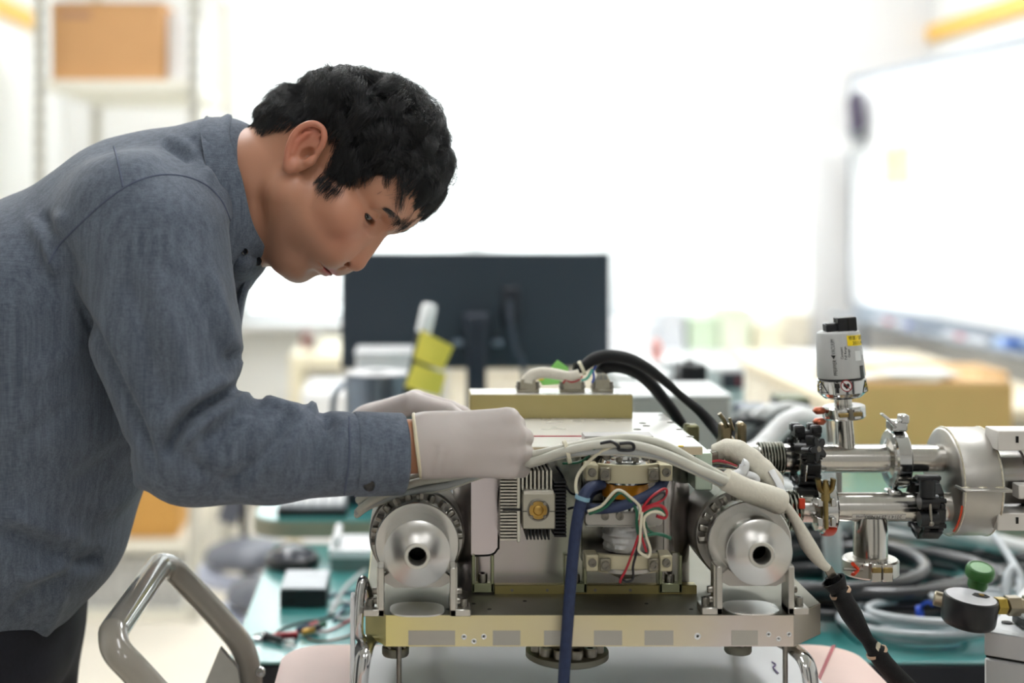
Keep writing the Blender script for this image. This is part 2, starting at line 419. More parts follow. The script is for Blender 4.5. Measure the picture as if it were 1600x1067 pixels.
# ceiling light panels
m_ln, m_lx, m_lb, m_lf = emit('lamp near', (.985, .99, 1), LAMP_NEAR), emit('lamp far', (.97, .985, 1), LAMP_FAR), emit('lamp back', (.98, .99, 1), LAMP_BACK), emit('lamp front', (.99, .995, 1), LAMP_FRONT)
m_fix = mat('lamp housing', (240, 240, 240), .5)
for (x, y, mm, lb) in ((-.55, 4.7, m_lx, 'ceiling light panel nearest the windows on the shelf side'), (1.15, 4.7, m_lx, 'ceiling light panel nearest the windows on the whiteboard side'),
                   (-.55, 2.6, m_lb, 'ceiling light panel above the desk on the shelf side'), (1.15, 2.6, m_lb, 'ceiling light panel above the bench on the whiteboard side'),
                   (.30, .75, m_ln, 'ceiling light panel above the cart in front of the man'),
                   (-.2, -1.3, m_lf, 'ceiling light panel behind the camera, shelf side'), (1.15, -1.3, m_lf, 'ceiling light panel behind the camera, whiteboard side')):
    t = thing('ceiling_light', lb, 'ceiling light', (x, y, ZC), 'ceiling light panels')
    fr = MB(); fr.bb(x - .17, x - .15, y - .62, y + .62, ZC - .05, ZC); fr.bb(x + .15, x + .17, y - .62, y + .62, ZC - .05, ZC)
    fr.bb(x - .15, x + .15, y - .62, y - .6, ZC - .05, ZC); fr.bb(x - .15, x + .15, y + .6, y + .62, ZC - .05, ZC)
    fr.build('frame', m_fix, t)
    MB().bb(x - .15, x + .15, y - .6, y + .6, ZC - .035, ZC - .03).build('diffuser', mm, t)
# ================================================================ THE INSTRUMENT ON THE CART
m_steel = mat('brushed stainless steel', (184, 174, 178), .20, 1.0, col2=(168, 172, 160), scale=3.5, stretch=(3, 1, .6), rvar=.03)
m_panel = mat('pinkish brushed panel', (220, 210, 214), .26, 1.0, var=.03, scale=30, stretch=(3, .3, .3), rvar=.04)
m_steelx = mat('tube stainless steel', (200, 197, 192), .18, 1.0, var=.05, scale=60, stretch=(8, .3, .3), rvar=.05)
m_satin = mat('satin stainless steel', (186, 183, 178), .40, 1.0, var=.05, scale=35, rvar=.05)
m_alum = mat('turned aluminium', (206, 204, 198), .30, 1.0, var=.04, scale=60, rvar=.05)
m_turn = mat('lathe turned face', (204, 202, 198), .24, 1.0, var=.03, scale=60, aniso=.85)
m_chrome = mat('polished chrome', (205, 205, 205), .1, 1.0, var=.02)
m_zinc = mat('chromated plate', (240, 228, 132), .36, 1.0, col2=(216, 207, 203), scale=7, rvar=.07, bump=.02, bscale=400)
nt = m_zinc.node_tree; nx_ = [n_ for n_ in nt.nodes if n_.type == 'MIX'][0]; mr_ = nx_.inputs['Factor'].links[0].from_node   # the plating turns from yellow to grey lilac along the plate
sx_ = nt.nodes.new('ShaderNodeSeparateXYZ'); nt.links.new([n_ for n_ in nt.nodes if n_.type == 'TEX_COORD'][0].outputs['Object'], sx_.inputs[0])
r2_ = nt.nodes.new('ShaderNodeMapRange'); r2_.inputs['From Min'].default_value = -.06; r2_.inputs['From Max'].default_value = .30; nt.links.new(sx_.outputs[0], r2_.inputs[0])
av_ = nt.nodes.new('ShaderNodeMix'); av_.inputs[0].default_value = .62; nt.links.new(mr_.outputs[0], av_.inputs[2]); nt.links.new(r2_.outputs[0], av_.inputs[3]); nt.links.new(av_.outputs[0], nx_.inputs['Factor'])
m_zincy = mat('yellow chromated plate', (164, 152, 100), .4, .85, col2=(172, 160, 116), scale=12, rvar=.05)
m_plate = mat('grey plated steel', (136, 134, 122), .52, 1.0, col2=(118, 116, 104), scale=6, rvar=.06)
m_cream = mat('cream anodised clamp', (206, 198, 168), .42, .35, var=.04, scale=40)
m_bolt = mat('bolt steel', (140, 136, 128), .3, 1.0, var=.15, scale=80)
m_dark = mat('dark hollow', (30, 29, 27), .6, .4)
m_black = mat('black anodised', (26, 27, 30), .45, .2, var=.2)
m_blackp = mat('black plastic', (24, 25, 28), .38, var=.15)
m_gold = mat('gold contact', (184, 150, 84), .3, 1.0, var=.15, scale=120)
m_foil = mat('aluminium foil', (200, 200, 200), .5, .7, var=.06, bump=1.0, bscale=110)
m_kapton = mat('amber film', (190, 124, 22), .25, .3, var=.1, coat=.5)
m_grn = mat('plated green yellow', (168, 172, 142), .35, .9, var=.08)
m_pad = mat('pale bare patch', (186, 182, 172), .5, .6, var=.02)
m_red = mat('red line', (164, 54, 62), .5)
m_cover = mat('bright plated cover', (238, 236, 230), .28, .35, var=.02, scale=8, rvar=.06)
m_tan = mat('tan lip', (205, 190, 160), .5, var=.03)
m_conn = mat('connector shell', (160, 155, 140), .35, 1.0, var=.1, scale=100)

ins = thing('vacuum_instrument', 'metal vacuum instrument with a chamber and two round end drums on the pink cart', 'instrument', (.184, 1.62, .846))
# base plate
y0 = 1.45
x0, x1 = PX(603, y0), PX(1240, y0); xa, xb = PX(571, 1.492), PX(1282, 1.492)
poly = [(x0, y0), (x1, y0), (xb, 1.492), (xb, 1.76), (x1, 1.80), (x0, 1.80), (xa, 1.76), (xa, 1.492)]
zb, zt = PZ(1010, y0), PZ(961.5, y0)
o = MB(); o.prism(poly, (0, 0, zb), XA, YA, (0, 0, zt - zb))
base = o.build('base_plate', m_zinc, ins, 20)
MB().prism([(a + (.0006 if a < .2 else -.0006), b_ + (.0006 if b_ < 1.6 else 0)) for a, b_ in poly], (0, 0, zt), XA, YA, (0, 0, .0006)).build('plate_top', m_plate, base)
for (a, b_) in ((638, 711), (770, 813), (850, 880), (928, 972), (1007, 1052), (1143, 1184)):
    MB().bb(PX(a, y0), PX(b_, y0), y0 - .0004, y0 + .002, PZ(1008, y0), PZ(985, y0)).build('bare_patch', m_pad, base)
m_hole = mat('bright screw hole', (235, 235, 235), .3, .4)
for (a, b_, r) in ((725, 995, .0023), (740.5, 1002, .0023), (756, 994.5, .0023), (1090, 994, .0028), (1201, 991, .0021), (1216.5, 998, .0021), (1233, 991, .0021)):
    c = W(a, b_, y0); MB().lathe([(r * 1.25, 0), (r * 1.25, .0007), (r * .95, .0012), (r * .5, .0005)], c + YA * .0005, (0, -1, 0), 14).build('screw', m_hole, base)
for px_, D in ((700, 1.47), (740, 1.49), (765, 1.47), (820, 1.5), (890, 1.48), (1010, 1.49), (1080, 1.47), (1140, 1.485), (1200, 1.47)):
    MB().lathe([(.0022, 0), (.0022, .0003), (.0012, .0001)], (PX(px_, D), D, zt + .0006), ZA, 10).build('tapped_hole', m_dark, base)
# chamber
cx0, cx1, cyf, cyb, cz = PX(709, 1.532), PX(1086, 1.532), 1.532, 1.78, 1.032
cw = cx1 - cx0
ch = MB(); ch.prism([(a + (cx0 + cx1) / 2, b_ + (cyf + cyb) / 2) for a, b_ in rrect(cw, cyb - cyf, .034, 10)], (0, 0, zt), XA, YA, (0, 0, cz - zt))
chamber = ch.build('chamber', m_steel, ins, 25)
# raised side panel with rounded lower corner
def D2(p, D=1.5315): return PX(p[0], D), PZ(p[1], D)
pts = [(736, 735), (778, 735), (778, 852), (775, 861), (768, 866), (736, 868)]
MB().prism([D2(p) for p in pts], (0, 1.5335, 0), XA, ZA, (0, -.0045, 0)).build('side_panel', m_panel, ins, 25)
e = MB(); e.tube([W(736, 868, 1.529), W(766, 867, 1.529), W(777, 858, 1.529), W(779, 845, 1.529), W(779, 740, 1.529)], .0011, 8); e.build('panel_seal', m_dark, ins)
MB().bb(PX(772, 1.53), PX(1088, 1.53), 1.527, 1.54, PZ(930, 1.53), PZ(913, 1.53), .0008).build('lower_rail', m_zincy, ins)
for px_ in (800, 855, 930, 985, 1050):
    MB().lathe([(.0016, 0), (.0016, .0006)], W(px_, 922, 1.527), (0, -1, 0), 10).build('rail_screw', m_bolt, ins)
# the three corner pockets with bolts
for a, b_ in ((737, 772), (882, 917), (1030, 1066)):
    k = MB(); D = 1.524
    xa_, xb_ = PX(a, D), PX(b_, D); z0_, z1_ = PZ(926, D), PZ(868, D)
    k.bb(xa_, xb_, D, D + .014, z0_, z0_ + .010, .0008)
    k.bb(xa_, xa_ + .0035, D, D + .014, z0_, z1_, .0006); k.bb(xb_ - .0035, xb_, D, D + .014, z0_, z1_, .0006)
    pk = k.build('corner_bracket', m_grn, ins)
    MB().bb(xa_ + .0035, xb_ - .0035, D + .0095, D + .0125, z0_ + .01, z1_).build('bracket_web', m_satin, pk)
    MB().hexbolt(((xa_ + xb_) / 2, D + .006, z0_ + .010), ZA, .0052, .009).build('bolt', m_bolt, pk)
# cover plate, its raised block, red line, labels, screws
px0, px1 = PX(700, 1.5), PX(1098, 1.5)
zc0, zc1 = PZ(711, 1.5), PZ(697, 1.5)
cov = MB().bb(px0, px1, 1.5, 1.738, zc0, zc1, .0008).build('cover_plate', m_cover, ins)
MB().bb(px0 + .0005, px1 - .0005, 1.4994, 1.5006, zc0 + .0004, zc1 - .0012).build('front_lip', m_tan, cov)
MB().bb(PX(913, 1.5), PX(1021, 1.5), 1.499, 1.525, zc1 - .0005, PZ(681, 1.499), .0006).build('raised_block', mat('pale grey block', (190, 188, 186), .4, .5, var=.03), cov)
MB().bb(PX(815, 1.56), PX(925, 1.56), 1.56, 1.5635, zc1, zc1 + .0008).build('red_stripe', m_red, cov)
for px_, D in ((1032, 1.72), (1048, 1.66), (1062, 1.61), (1078, 1.56), (1004, 1.655), (996, 1.61), (1010, 1.635)):
    MB().lathe([(.0044, 0), (.0044, .0005), (.003, .0004), (.0024, -.0004)], (PX(px_, D), D, zc1), ZA, 14).build('cover_screw', m_bolt, cov)
MB().bb(PX(1060, 1.4995), PX(1068, 1.4995), 1.4985, 1.502, zc1 - .0005, zc1 + .0006).build('yellow_mark', mat('yellow mark', (238, 206, 40), .5), cov)
MB().bb(px1 - .006, PX(1112, 1.515), 1.512, 1.73, PZ(765, 1.515), zc0, .001).build('cover_side', mat('pale green panel', (196, 212, 196), .35, .6, var=.05), ins)
# connector box with three connectors
bx0, bx1 = PX(735, 1.69), PX(988.5, 1.69); bz1 = PZ(617, 1.69)
cb = MB().bb(bx0, bx1, 1.69, 1.742, zc1, bz1, .0006).build('connector_box', m_zincy, ins)
MB().bb(bx0 + .001, bx1 - .001, 1.691, 1.741, bz1, bz1 + .0008).build('box_lid', m_cover, cb)
conns = []
for a, b_ in ((807, 842), (874, 913), (924, 957)):
    D = 1.712; xc, hw = (PX(a, D) + PX(b_, D)) / 2, (PX(b_, D) - PX(a, D)) / 2
    k = MB(); k.prism([(-hw * .72, 0), (hw * .72, 0), (hw * .64, .0125), (-hw * .64, .0125)], (xc, D - .006, bz1 + .0038), XA, ZA, (0, .012, 0))
    k.bb(xc - hw, xc + hw, D - .0075, D + .0075, bz1 + .0008, bz1 + .0042, .0005)
    c = k.build('connector', m_conn, cb)
    for sx in (-1, 1):
        q = MB(); q.cyl((xc + sx * hw * .86, D - .003, bz1 + .004), (xc + sx * hw * .86, D - .003, bz1 + .0135), .0023, n=8)
        q.cyl((xc + sx * hw * .86, D - .003, bz1 + .0065), (xc + sx * hw * .86, D - .003, bz1 + .009), .0033, n=8); q.build('jack_screw', m_bolt, cb)
    conns.append((xc, D, bz1 + .016))
# end drums (lathed along the depth axis)
def drum(cpx, cpy, D, hand):
    c = W(cpx, cpy, D)
    e = thing('end_drum', None, None, tuple(c)); e.parent = ins; e.matrix_parent_inverse = Matrix.Translation(-Vector(ins.location))
    def L(name, prof, m, n=48, cap=(False, False), angle=30):
        return MB().lathe([(r, t) for r, t in prof], c, (0, 1, 0), n, cap).build(name, m, e, angle)
    L('end_cap', [(.0128, -.002), (.0325, .0055), (.0335, .0065), (.0335, .052)], m_turn)
    L('port_ring', [(.0095, .02), (.0095, -.004), (.0125, -.004), (.0132, -.003), (.0132, .002)], mat('pale port ring', (214, 212, 205), .35, .8), 40)
    L('port_bore', [(.0096, -.002), (.0096, .04), (.0001, .04)], m_dark, 32)
    L('flange_ring', [(.0335, .046), (.0425, .046), (.0435, .047), (.0435, .062), (.0425, .063), (.033, .063)], m_turn)
    L('neck', [(.0385, .06), (.0385, .085)], m_steel)
    L('drum_shell', [(.036, .082), (.0485, .082), (.0505, .085), (.0505, .15), (.0485, .153), (.02, .153)], m_satin)
    # ring of clamp bolts round the neck, showing along the top
    for k in range(22):
        a = math.radians(360 / 22 * k + 4)
        if math.sin(a) < -.2: continue
        d = Vector((math.cos(a), 0, math.sin(a)))
        MB().hexbolt(c + d * .0405 + YA * .074, d, .0042, .0075, k % 2 == 0).build('clamp_bolt', m_bolt, e)
    # mount: two angle feet and a saddle
    zf = zt + .0006
    for sx in (-1, 1):
        q = MB(); xi = c.x + sx * .0335
        q.bb(xi, xi + sx * .0062, D + .022, D + .05, zf, c.z - .018, .0007)
        q.bb(xi, xi + sx * .021, D + .022, D + .05, zf, zf + .007, .0007)
        q.bb(xi + sx * .0062, xi + sx * .0075, D + .03, D + .045, zf + .007, c.z - .019)
        ft = q.build('mount_foot', m_alum, e)
        MB().hexbolt((xi + sx * .0145, D + .036, zf + .007), ZA, .0043, .0075).build('bolt', m_bolt, e)
        for zz in (.012, .022): MB().hexbolt((xi + sx * .0075, D + .0375, zf + zz), (sx, 0, 0), .0036, .005).build('bolt', m_bolt, e)
    q = MB(); n = 14
    arc = [(c.x + .0345 * math.cos(math.radians(a)), c.z + .0345 * math.sin(math.radians(a))) for a in np.linspace(215, 325, n)]
    q.prism([(c.x - .034, c.z - .030)] + arc[1:-1] + [(c.x + .034, c.z - .030), (c.x + .034, c.z - .036), (c.x + .024, c.z - .041), (c.x - .024, c.z - .041), (c.x - .034, c.z - .036)], (0, D + .034, 0), XA, ZA, (0, .014, 0)).build('saddle', m_satin, e)
    MB().prism(rrect(.056, .05, .02, 6), (c.x, D + .045, zf), XA, YA, (0, 0, .0015)).build('bright_pad', m_cover, e)
    return e
dl = drum(652, 868, 1.422, -1)
dr = drum(1189, 866, 1.428, 1)
MB().bb(PX(1180, 1.49), PX(1228, 1.49), 1.483, 1.492, PZ(800, 1.49), PZ(778, 1.49), .0004).build('paper_tab', mat('paper tab', (222, 220, 206), .7), ins)
# finned heat sink with the gold window
hs = thing('heat_sink', None, None, W(840, 797, 1.48)); hs.parent = ins; hs.matrix_parent_inverse = Matrix.Translation(-Vector(ins.location))
D = 1.482
def bx(m, a, b_, c_, d_, ya, yb, bev=0.0): return m.bb(PX(a, D), PX(b_, D), ya, yb, PZ(d_, D), PZ(c_, D), bev)
m_fin = mat('silver fin', (214, 210, 198), .4, .7, var=.05)
bx(MB(), 815.5, 867, 769, 825, 1.476, 1.532, .0012).build('sink_block', mat('bead blasted aluminium', (190, 186, 172), .45, .9, var=.04), hs)
bx(MB(), 817, 864, 764.5, 771, 1.4745, 1.52, .0005).build('top_clip', m_fin, hs)
MB().lathe([(.0118, 0), (.0118, .001), (.0105, .0014), (.0098, .0004), (.001, .0004)], W(841, 797, 1.476), (0, -1, 0), 32).build('window_ring', m_bolt, hs)
g = MB().lathe([(.0092, .0002), (.0092, .0010), (.0055, .0012), (.005, .0005), (.004, .0012), (.0002, .0014)], W(841, 797, 1.476), (0, -1, 0), 28).build('gold_window', m_gold, hs)
for k in range(4):
    a = math.radians(45 + 90 * k); p = W(841, 797, 1.4748) + Vector((math.cos(a), 0, math.sin(a))) * .0098
    MB().lathe([(.0019, 0), (.0019, .0012), (.001, .0014)], p, (0, -1, 0), 10).build('window_screw', m_bolt, hs)
MB().bb(PX(816, D), PX(867, D), 1.4757, 1.477, PZ(797.6, D), PZ(796.4, D)).build('parting_line', m_dark, hs)
def fins(n, f0, step, m):
    a = f0.build('fin', m, hs)
    for i in range(1, n): shared(a, Matrix.Translation(Vector(step) * i))
s_ = D / F
fins(8, bx(MB(), 815.5, 818.5, 736, 766, 1.484, 1.53), (6.35 * s_, 0, 0), m_fin)
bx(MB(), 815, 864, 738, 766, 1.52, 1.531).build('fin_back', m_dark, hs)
fins(21, bx(MB(), 782, 812, 742, 744.6, 1.486, 1.53), (0, 0, -5.05 * s_), m_fin)
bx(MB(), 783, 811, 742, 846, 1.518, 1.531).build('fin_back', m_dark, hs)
bx(MB(), 808, 813.5, 740, 848, 1.4845, 1.53, .0006).build('fin_edge', mat('bright fin edge', (226, 224, 212), .4, .8), hs)
fins(16, bx(MB(), 866, 885, 752, 755, 1.482, 1.53), (0, 0, -5.6 * s_), m_black)
bx(MB(), 866, 880, 752, 841, 1.50, 1.531).build('fin_back', m_black, hs)
fins(7, bx(MB(), 823, 825.6, 826, 844, 1.484, 1.53), (5.6 * s_, 0, 0), m_black)
bx(MB(), 821, 861, 825, 836, 1.505, 1.53).build('fin_back', m_black, hs)
MB().bb(PX(786, D), PX(815, D), 1.483, 1.485, PZ(798.5, D), PZ(795, D)).build('clamp_wire', m_black, hs)
# upright pump column with clamps
pc = thing('pump_column', None, None, W(978, 800, 1.49)); pc.parent = ins; pc.matrix_parent_inverse = Matrix.Translation(-Vector(ins.location))
cc = W(977, 800, 1.494); D = 1.47; s_ = 1.494 / F
def zz(py): return PZ(py, 1.48)
def lz(name, prof, m, n=36, wob=None, angle=30):       # profile in (radius px, image row)
    return MB().lathe([(r * s_, zz(py) - cc.z) for r, py in prof], cc, ZA, n, (True, True), wob).build(name, m, pc, angle)
MB().bb(PX(908, 1.525), PX(1037, 1.525), 1.522, 1.533, zz(893), zz(720), .001).build('mounting_plate', m_steel, pc)
lz('lower_cone', [(14, 906), (22, 902), (40, 893), (50, 890), (50, 884)], m_satin)
rnd = random.Random(3)
wt = {}
lz('foil_wrap', [(33, 862), (34, 856), (33, 850), (35, 846), (34, 840), (36, 836), (34, 832), (31, 828), (31, 824), (29, 820), (29, 815)], m_foil, 40, lambda k, i: wt.setdefault((k, i), rnd.uniform(-.045, .045)), 25)
lz('shaft', [(26, 862), (26, 812)], m_chrome)
lz('column_tube', [(35, 818), (35, 752)], m_chrome)
lz('amber_band', [(36, 778), (37, 777), (37, 755), (36, 754)], m_kapton)
lz('top_flange', [(40, 755), (40, 741), (42, 726), (38, 720), (30, 717), (30, 713), (24, 711), (24, 704), (20, 701), (8, 700)], m_chrome)
for k in range(8):
    a = math.radians(45 * k + 20); p = Vector((cc.x + math.cos(a) * 33 * s_, cc.y + math.sin(a) * 33 * s_, zz(719)))
    MB().hexbolt(p, ZA, .0035, .004).build('bolt', m_bolt, pc)
def clamp(py0, py1, name, m, hw=66, lug=True, front=1.4635):
    z0_, z1_ = zz(py1), zz(py0)
    out, inn = [], []
    for i in range(13):
        t = -1 + i / 6; x = cc.x + t * hw * .70 * s_
        yy = front + .010 * t * t
        out.append((x, yy)); inn.append((x, yy + .007))
    q = MB().prism(out + inn[::-1], (0, 0, z0_), XA, YA, (0, 0, z1_ - z0_))
    c = q.build(name, m, pc, 50)
    for sx in (-1, 1):
        lx = cc.x + sx * hw * .86 * s_
        q = MB(); q.box((lx, front + .016, (z0_ + z1_) / 2 + .001), (hw * .30 * s_, .024, (z1_ - z0_) * .92), .0012); lg = q.build('clamp_lug', m, pc)
        MB().hexbolt((lx, front + .0045, (z0_ + z1_) / 2 + .002), (0, -1, 0), .0044, .004).build('bolt', m_bolt, pc)
        x2 = cc.x + sx * hw * .56 * s_
        MB().box((x2, front + .0035, (z0_ + z1_) / 2), (hw * .25 * s_, .005, (z1_ - z0_) * .72), .001).build('bolt_recess', m_conn, pc)
        MB().hexbolt((x2, front + .0012, (z0_ + z1_) / 2), (0, -1, 0), .0046, .004).build('bolt', m_bolt, pc)
    return c
clamp(723, 751, 'upper_clamp', m_cream); clamp(863, 891, 'lower_clamp', m_cream)
mc = MB(); mc.prism([(a, b_) for a, b_ in rrect(118 * s_, (zz(797) - zz(816)), .004, 4)], (cc.x - 8 * s_, 1.466, zz(806.5)), XA, ZA, (0, .05, 0))
mc = mc.build('middle_clamp', m_satin, pc)
for px_ in (945, 968, 1000): MB().hexbolt(W(px_, 806, 1.466), (0, -1, 0), .0042, .003).build('bolt', m_bolt, pc)
MB().bb(PX(915, 1.465), PX(1025, 1.465), 1.464, 1.49, zz(818), zz(815.5), .0006).build('clamp_lip', m_alum, pc)
# underside flanges, legs and carrying bows
def under(px_, py_, D, R, nb):
    c = W(px_, py_, D)
    q = MB().lathe([(R * .3, -.004), (R * .92, -.004), (R, -.002), (R, .004), (R * .95, .005), (R * .5, .005), (R * .45, .008), (R * .45, zb - c.z + .002)], c, ZA, 36, (True, False))
    f = q.build('underside_flange', m_plate, ins)
    for k in range(nb):
        a = 2 * math.pi * k / nb + .2
        MB().hexbolt(c + Vector((math.cos(a) * R * .74, math.sin(a) * R * .74, .005)), ZA, R * .16, R * .2).build('bolt', m_bolt, f)
under(618, 1017, 1.485, .0142, 8); under(886, 1021, 1.53, .0445, 12); under(1153, 1013, 1.485, .0142, 8)
zpad = .7608
for px_ in (623.5, 1227):
    MB().cyl((PX(px_, 1.468), 1.468, zpad + .001), (PX(px_, 1.468), 1.468, zb), .0027, n=12).build('support_leg', m_bolt, ins)
for px_ in (680, 1150):
    MB().cyl((PX(px_, 1.75), 1.75, zpad + .001), (PX(px_, 1.75), 1.75, zb), .006, n=12).build('support_leg', m_bolt, ins)
def bow(pts, r):
    MB().tube(pts, r, 14, 8, flat=.45, up=(0, 0, 1) if False else None).build('carrying_bow', m_chrome, ins)
MB().tube([W(1222, 1004, 1.50), W(1243, 1016, 1.475), W(1259, 1034, 1.46), W(1266, 1060, 1.455), W(1270, 1110, 1.455), (PX(1272, 1.455), 1.455, zpad + .002)], .0095, 14, 6, flat=.55).build('carrying_bow', m_chrome, ins)
MB().tube([W(588, 995, 1.50), W(574, 1003, 1.475), W(568, 1018, 1.46), W(563, 1045, 1.455), W(558, 1110, 1.455), (PX(556, 1.455), 1.455, zpad + .002)], .0098, 14, 6, flat=.6).build('carrying_bow', m_chrome, ins)
MB().tube([W(580, 945, 1.50), W(571, 914, 1.47), W(566, 908, 1.46), W(562, 935, 1.457), W(560, 985, 1.457), W(566, 1000, 1.47)], .0052, 12, 6).build('carrying_bow', m_chrome, ins)
MB().box((PX(551, 1.46), 1.463, (zpad + PZ(930, 1.46)) / 2), (.0045, .02, PZ(930, 1.46) - zpad), .001).build('edge_strip', m_white, ins)
# ================================================================ THE MAN
rng = np.random.default_rng(7)
man = thing('person', 'dark-haired man in a grey-blue button-down shirt and white gloves bending over the instrument', 'person', (-.50, 1.66, 0))
def normals(V, Q):
    fn = np.cross(V[Q[:, 2]] - V[Q[:, 0]], V[Q[:, 3]] - V[Q[:, 1]]); vn = np.zeros_like(V)
    for i in range(4): np.add.at(vn, Q[:, i], fn)
    return vn / np.maximum(np.linalg.norm(vn, axis=1), 1e-12)[:, None]
# ---- head, modelled upright in millimetres (x forward, y left, z up; origin between the ear openings)
h = SDF((-118, -102, -176), (122, 102, 140), 1.35)
S2 = (-1, 1)
h.ell((-9, 0, 44), (95, 74, 82)); h.ell((-45, 0, 5), (54, 60, 58), 20)
h.ell((36, 0, -24), (49, 57, 62), 20); h.ell((54, 0, 42), (33, 55, 36), 18)
for s in S2:
    h.cone((7, s * 47, -46), (51, s * 16, -84), 18, 13, 22)
    h.ell((52, s * 45, -13), (22, 18, 17), 18)
    h.cone((84, s * 7, 27), (71, s * 46, 31), 5.5, 6, 10)
    h.ell((70, s * 22, -40), (16, 17, 20), 18); h.ell((48, s * 37, -40), (17, 17, 27), 16)
h.ell((60, 0, -88), (14, 19, 12), 12)
h.ell((62, 0, -57), (21, 26, 21), 12)
h.cone((-20, 0, -15), (-52, 0, -100), 50, 52, 24); h.cone((-52, 0, -100), (-64, 0, -160), 52, 40, 10); h.cone((13, 0, -70), (-38, 0, -140), 30, 44, 26)
for s in S2: h.ell((89, s * 34, 14), (13, 17, 10.5), 9, 'sub')
h.cone((77.5, 0, 15), (90.5, 0, -20), 7, 9, 9); h.ell((95, 0, -30.5), (11.5, 11.5, 11), 5)
for s in S2:
    h.ell((85.5, s * 14.5, -34), (10.5, 8, 8), 2.5)
    h.ell((94, s * 11, -40), (6, 6.5, 3.4), 1.0, 'sub')
    h.ell((66.5, s * 32.5, 12.5), (15.2, 16.5, 12.8), 3)                     # lids
    h.ell((67, s * 33.2, 8.8), (27, 16.2, 3.7), 1.0, 'sub')               # opening, looking down
    h.ell((82.5, s * 33, 19.2), (4, 14, 1.3), 2.5, 'sub')              # lid fold
    h.cone((82, s * 22, -27), (77, s * 28, -54), 1.4, 1.0, 5, 'sub'); h.cone((84, s * 23, -25), (78, s * 23.5, -41), 2.8, 2.4, 2.0, 'sub')   # cheek fold
h.ell((88, 0, -38.5), (6, 4, 5), 3)
h.ell((83.5, 0, -56), (6.5, 19, 5), 4); h.ell((81.5, 0, -67), (7, 17, 6), 4)
h.ell((74, 0, -62), (26, 29.5, .8), 2.0, 'sub'); h.ell((88, 0, -77.5), (9, 18, 5), 6, 'sub'); h.ell((94, 0, -47), (3, 3, 5), 3, 'sub')
# ears
for s in S2:
    q = lambda f, l, u: (f, s * l, u)
    Re = Matrix.Rotation(math.radians(-s * 16), 3, 'Z') @ Matrix.Rotation(math.radians(-20), 3, 'Y')
    Rm = [[Re[i][j] for j in range(3)] for i in range(3)]
    h.ell(q(-17, 79, -4), (17, 6, 26.5), 5, 'add', Rm)
    h.ell(q(-13, 90, -4), (11.5, 8, 19), 4, 'sub', Rm)
    es = lambda p: (p[0] * .88 - 2, p[1], p[2] * .88 - 1)
    hx = [tuple(v) for v in crom([(-1, 80, 4), (-4, 84, 16), (-11, 87, 25), (-22, 89, 28), (-32, 91, 22), (-36, 92, 9), (-33, 91, -6), (-25, 88, -19), (-15, 85, -29), (-9, 82, -34)], 3)]
    for a, c in zip(hx[:-1], hx[1:]): h.cone(q(*es(a)), q(*es(c)), 3.2, 3.2, 1.6)
    ah = [(-18, 86, 19), (-26, 88, 8), (-26, 87, -6), (-19, 85, -17)]
    for a, c in zip(ah[:-1], ah[1:]): h.cone(q(*es(a)), q(*es(c)), 2.7, 2.7, 2.6)
    h.ell(q(-9, 84, -5), (7, 12, 9), 2, 'sub'); h.ell(q(-19, 90, 12), (5, 5, 9), 2, 'sub'); h.ell(q(-1, 79, -6), (4.5, 5, 7.5), 3); h.ell(q(-9, 81, -27), (7, 4, 8), 4)
hv, hf = h.mesh(); hv = smooth_verts(hv, hf, 2, .35)
YAW, PITCH = math.radians(17), math.radians(55)
HO = Vector((-.0872, 1.60, 1.327))
MH = Matrix.Translation(HO) @ Matrix.Rotation(PITCH, 4, 'Y') @ Matrix.Rotation(-YAW, 4, 'Z') @ Matrix.Scale(.001, 4)
MHn = np.array(MH)
def to_world(V): return V @ MHn[:3, :3].T + MHn[:3, 3]
# scalp: hairline height for an angle away from straight ahead
AZ = [0, 15, 27, 40, 50, 55, 68, 75, 84, 108, 118, 135, 180]
HU = [78, 76, 68, 48, 24, -6, -13, 6, 26, 25, 0, -30, -46]
def scalp(P): return P[:, 2] - np.interp(np.degrees(np.arctan2(np.abs(P[:, 1]), P[:, 0] + 9)), AZ, HU)
# skin colours: lips, ears, cheeks, shaved beard, hair roots
f_, l_, u_ = hv.T
def blob(c, r): return np.exp(-(((f_ - c[0]) / r[0]) ** 2 + ((np.abs(l_) - c[1]) / r[1]) ** 2 + ((u_ - c[2]) / r[2]) ** 2))
skin = np.array(lin((192, 139, 112)))[None, :] * np.ones((len(hv), 1))
def blend(w, c):
    global skin
    w = np.clip(w, 0, 1)[:, None]; skin = skin * (1 - w) + np.array(lin(c))[None, :] * w
blend(.55 * blob((66, 42, -20), (30, 26, 24)), (206, 124, 100)); blend(.7 * blob((-20, 90, 2), (30, 9, 40)), (208, 120, 98))
blend(.45 * blob((98, 0, -30), (14, 14, 12)), (198, 118, 94))
beard = np.clip((-(u_ + 44 + .45 * np.clip(75 - f_, 0, 80) * 0)) / 14, 0, 1) * np.clip((f_ - 8) / 22, 0, 1) * np.clip((u_ + 125) / 18, 0, 1)
blend(.40 * beard, (146, 112, 94))
lip = np.clip(1.5 - np.abs((u_ + 61.3)) / 6.0, 0, 1) * np.clip((20.5 - np.abs(l_)) / 4, 0, 1) * (f_ > 70)
blend(.9 * lip, (188, 98, 94)); blend(.5 * blob((74, 36, -2), (10, 14, 5)), (168, 112, 90))
sc_ = scalp(hv); near = ((np.abs(l_) < 79) | (u_ > 30))
blend(np.clip(sc_ / 8 - .1 - .9 * np.clip(f_ / 50, 0, 1), 0, 1) * near * np.where(u_ < 0, .85, 1) * (f_ < 92), (24, 22, 25))
nose_in = (np.abs(f_ - 90) < 6) & (np.abs(np.abs(l_) - 7) < 3.5) & (u_ > -46) & (u_ < -39.5)
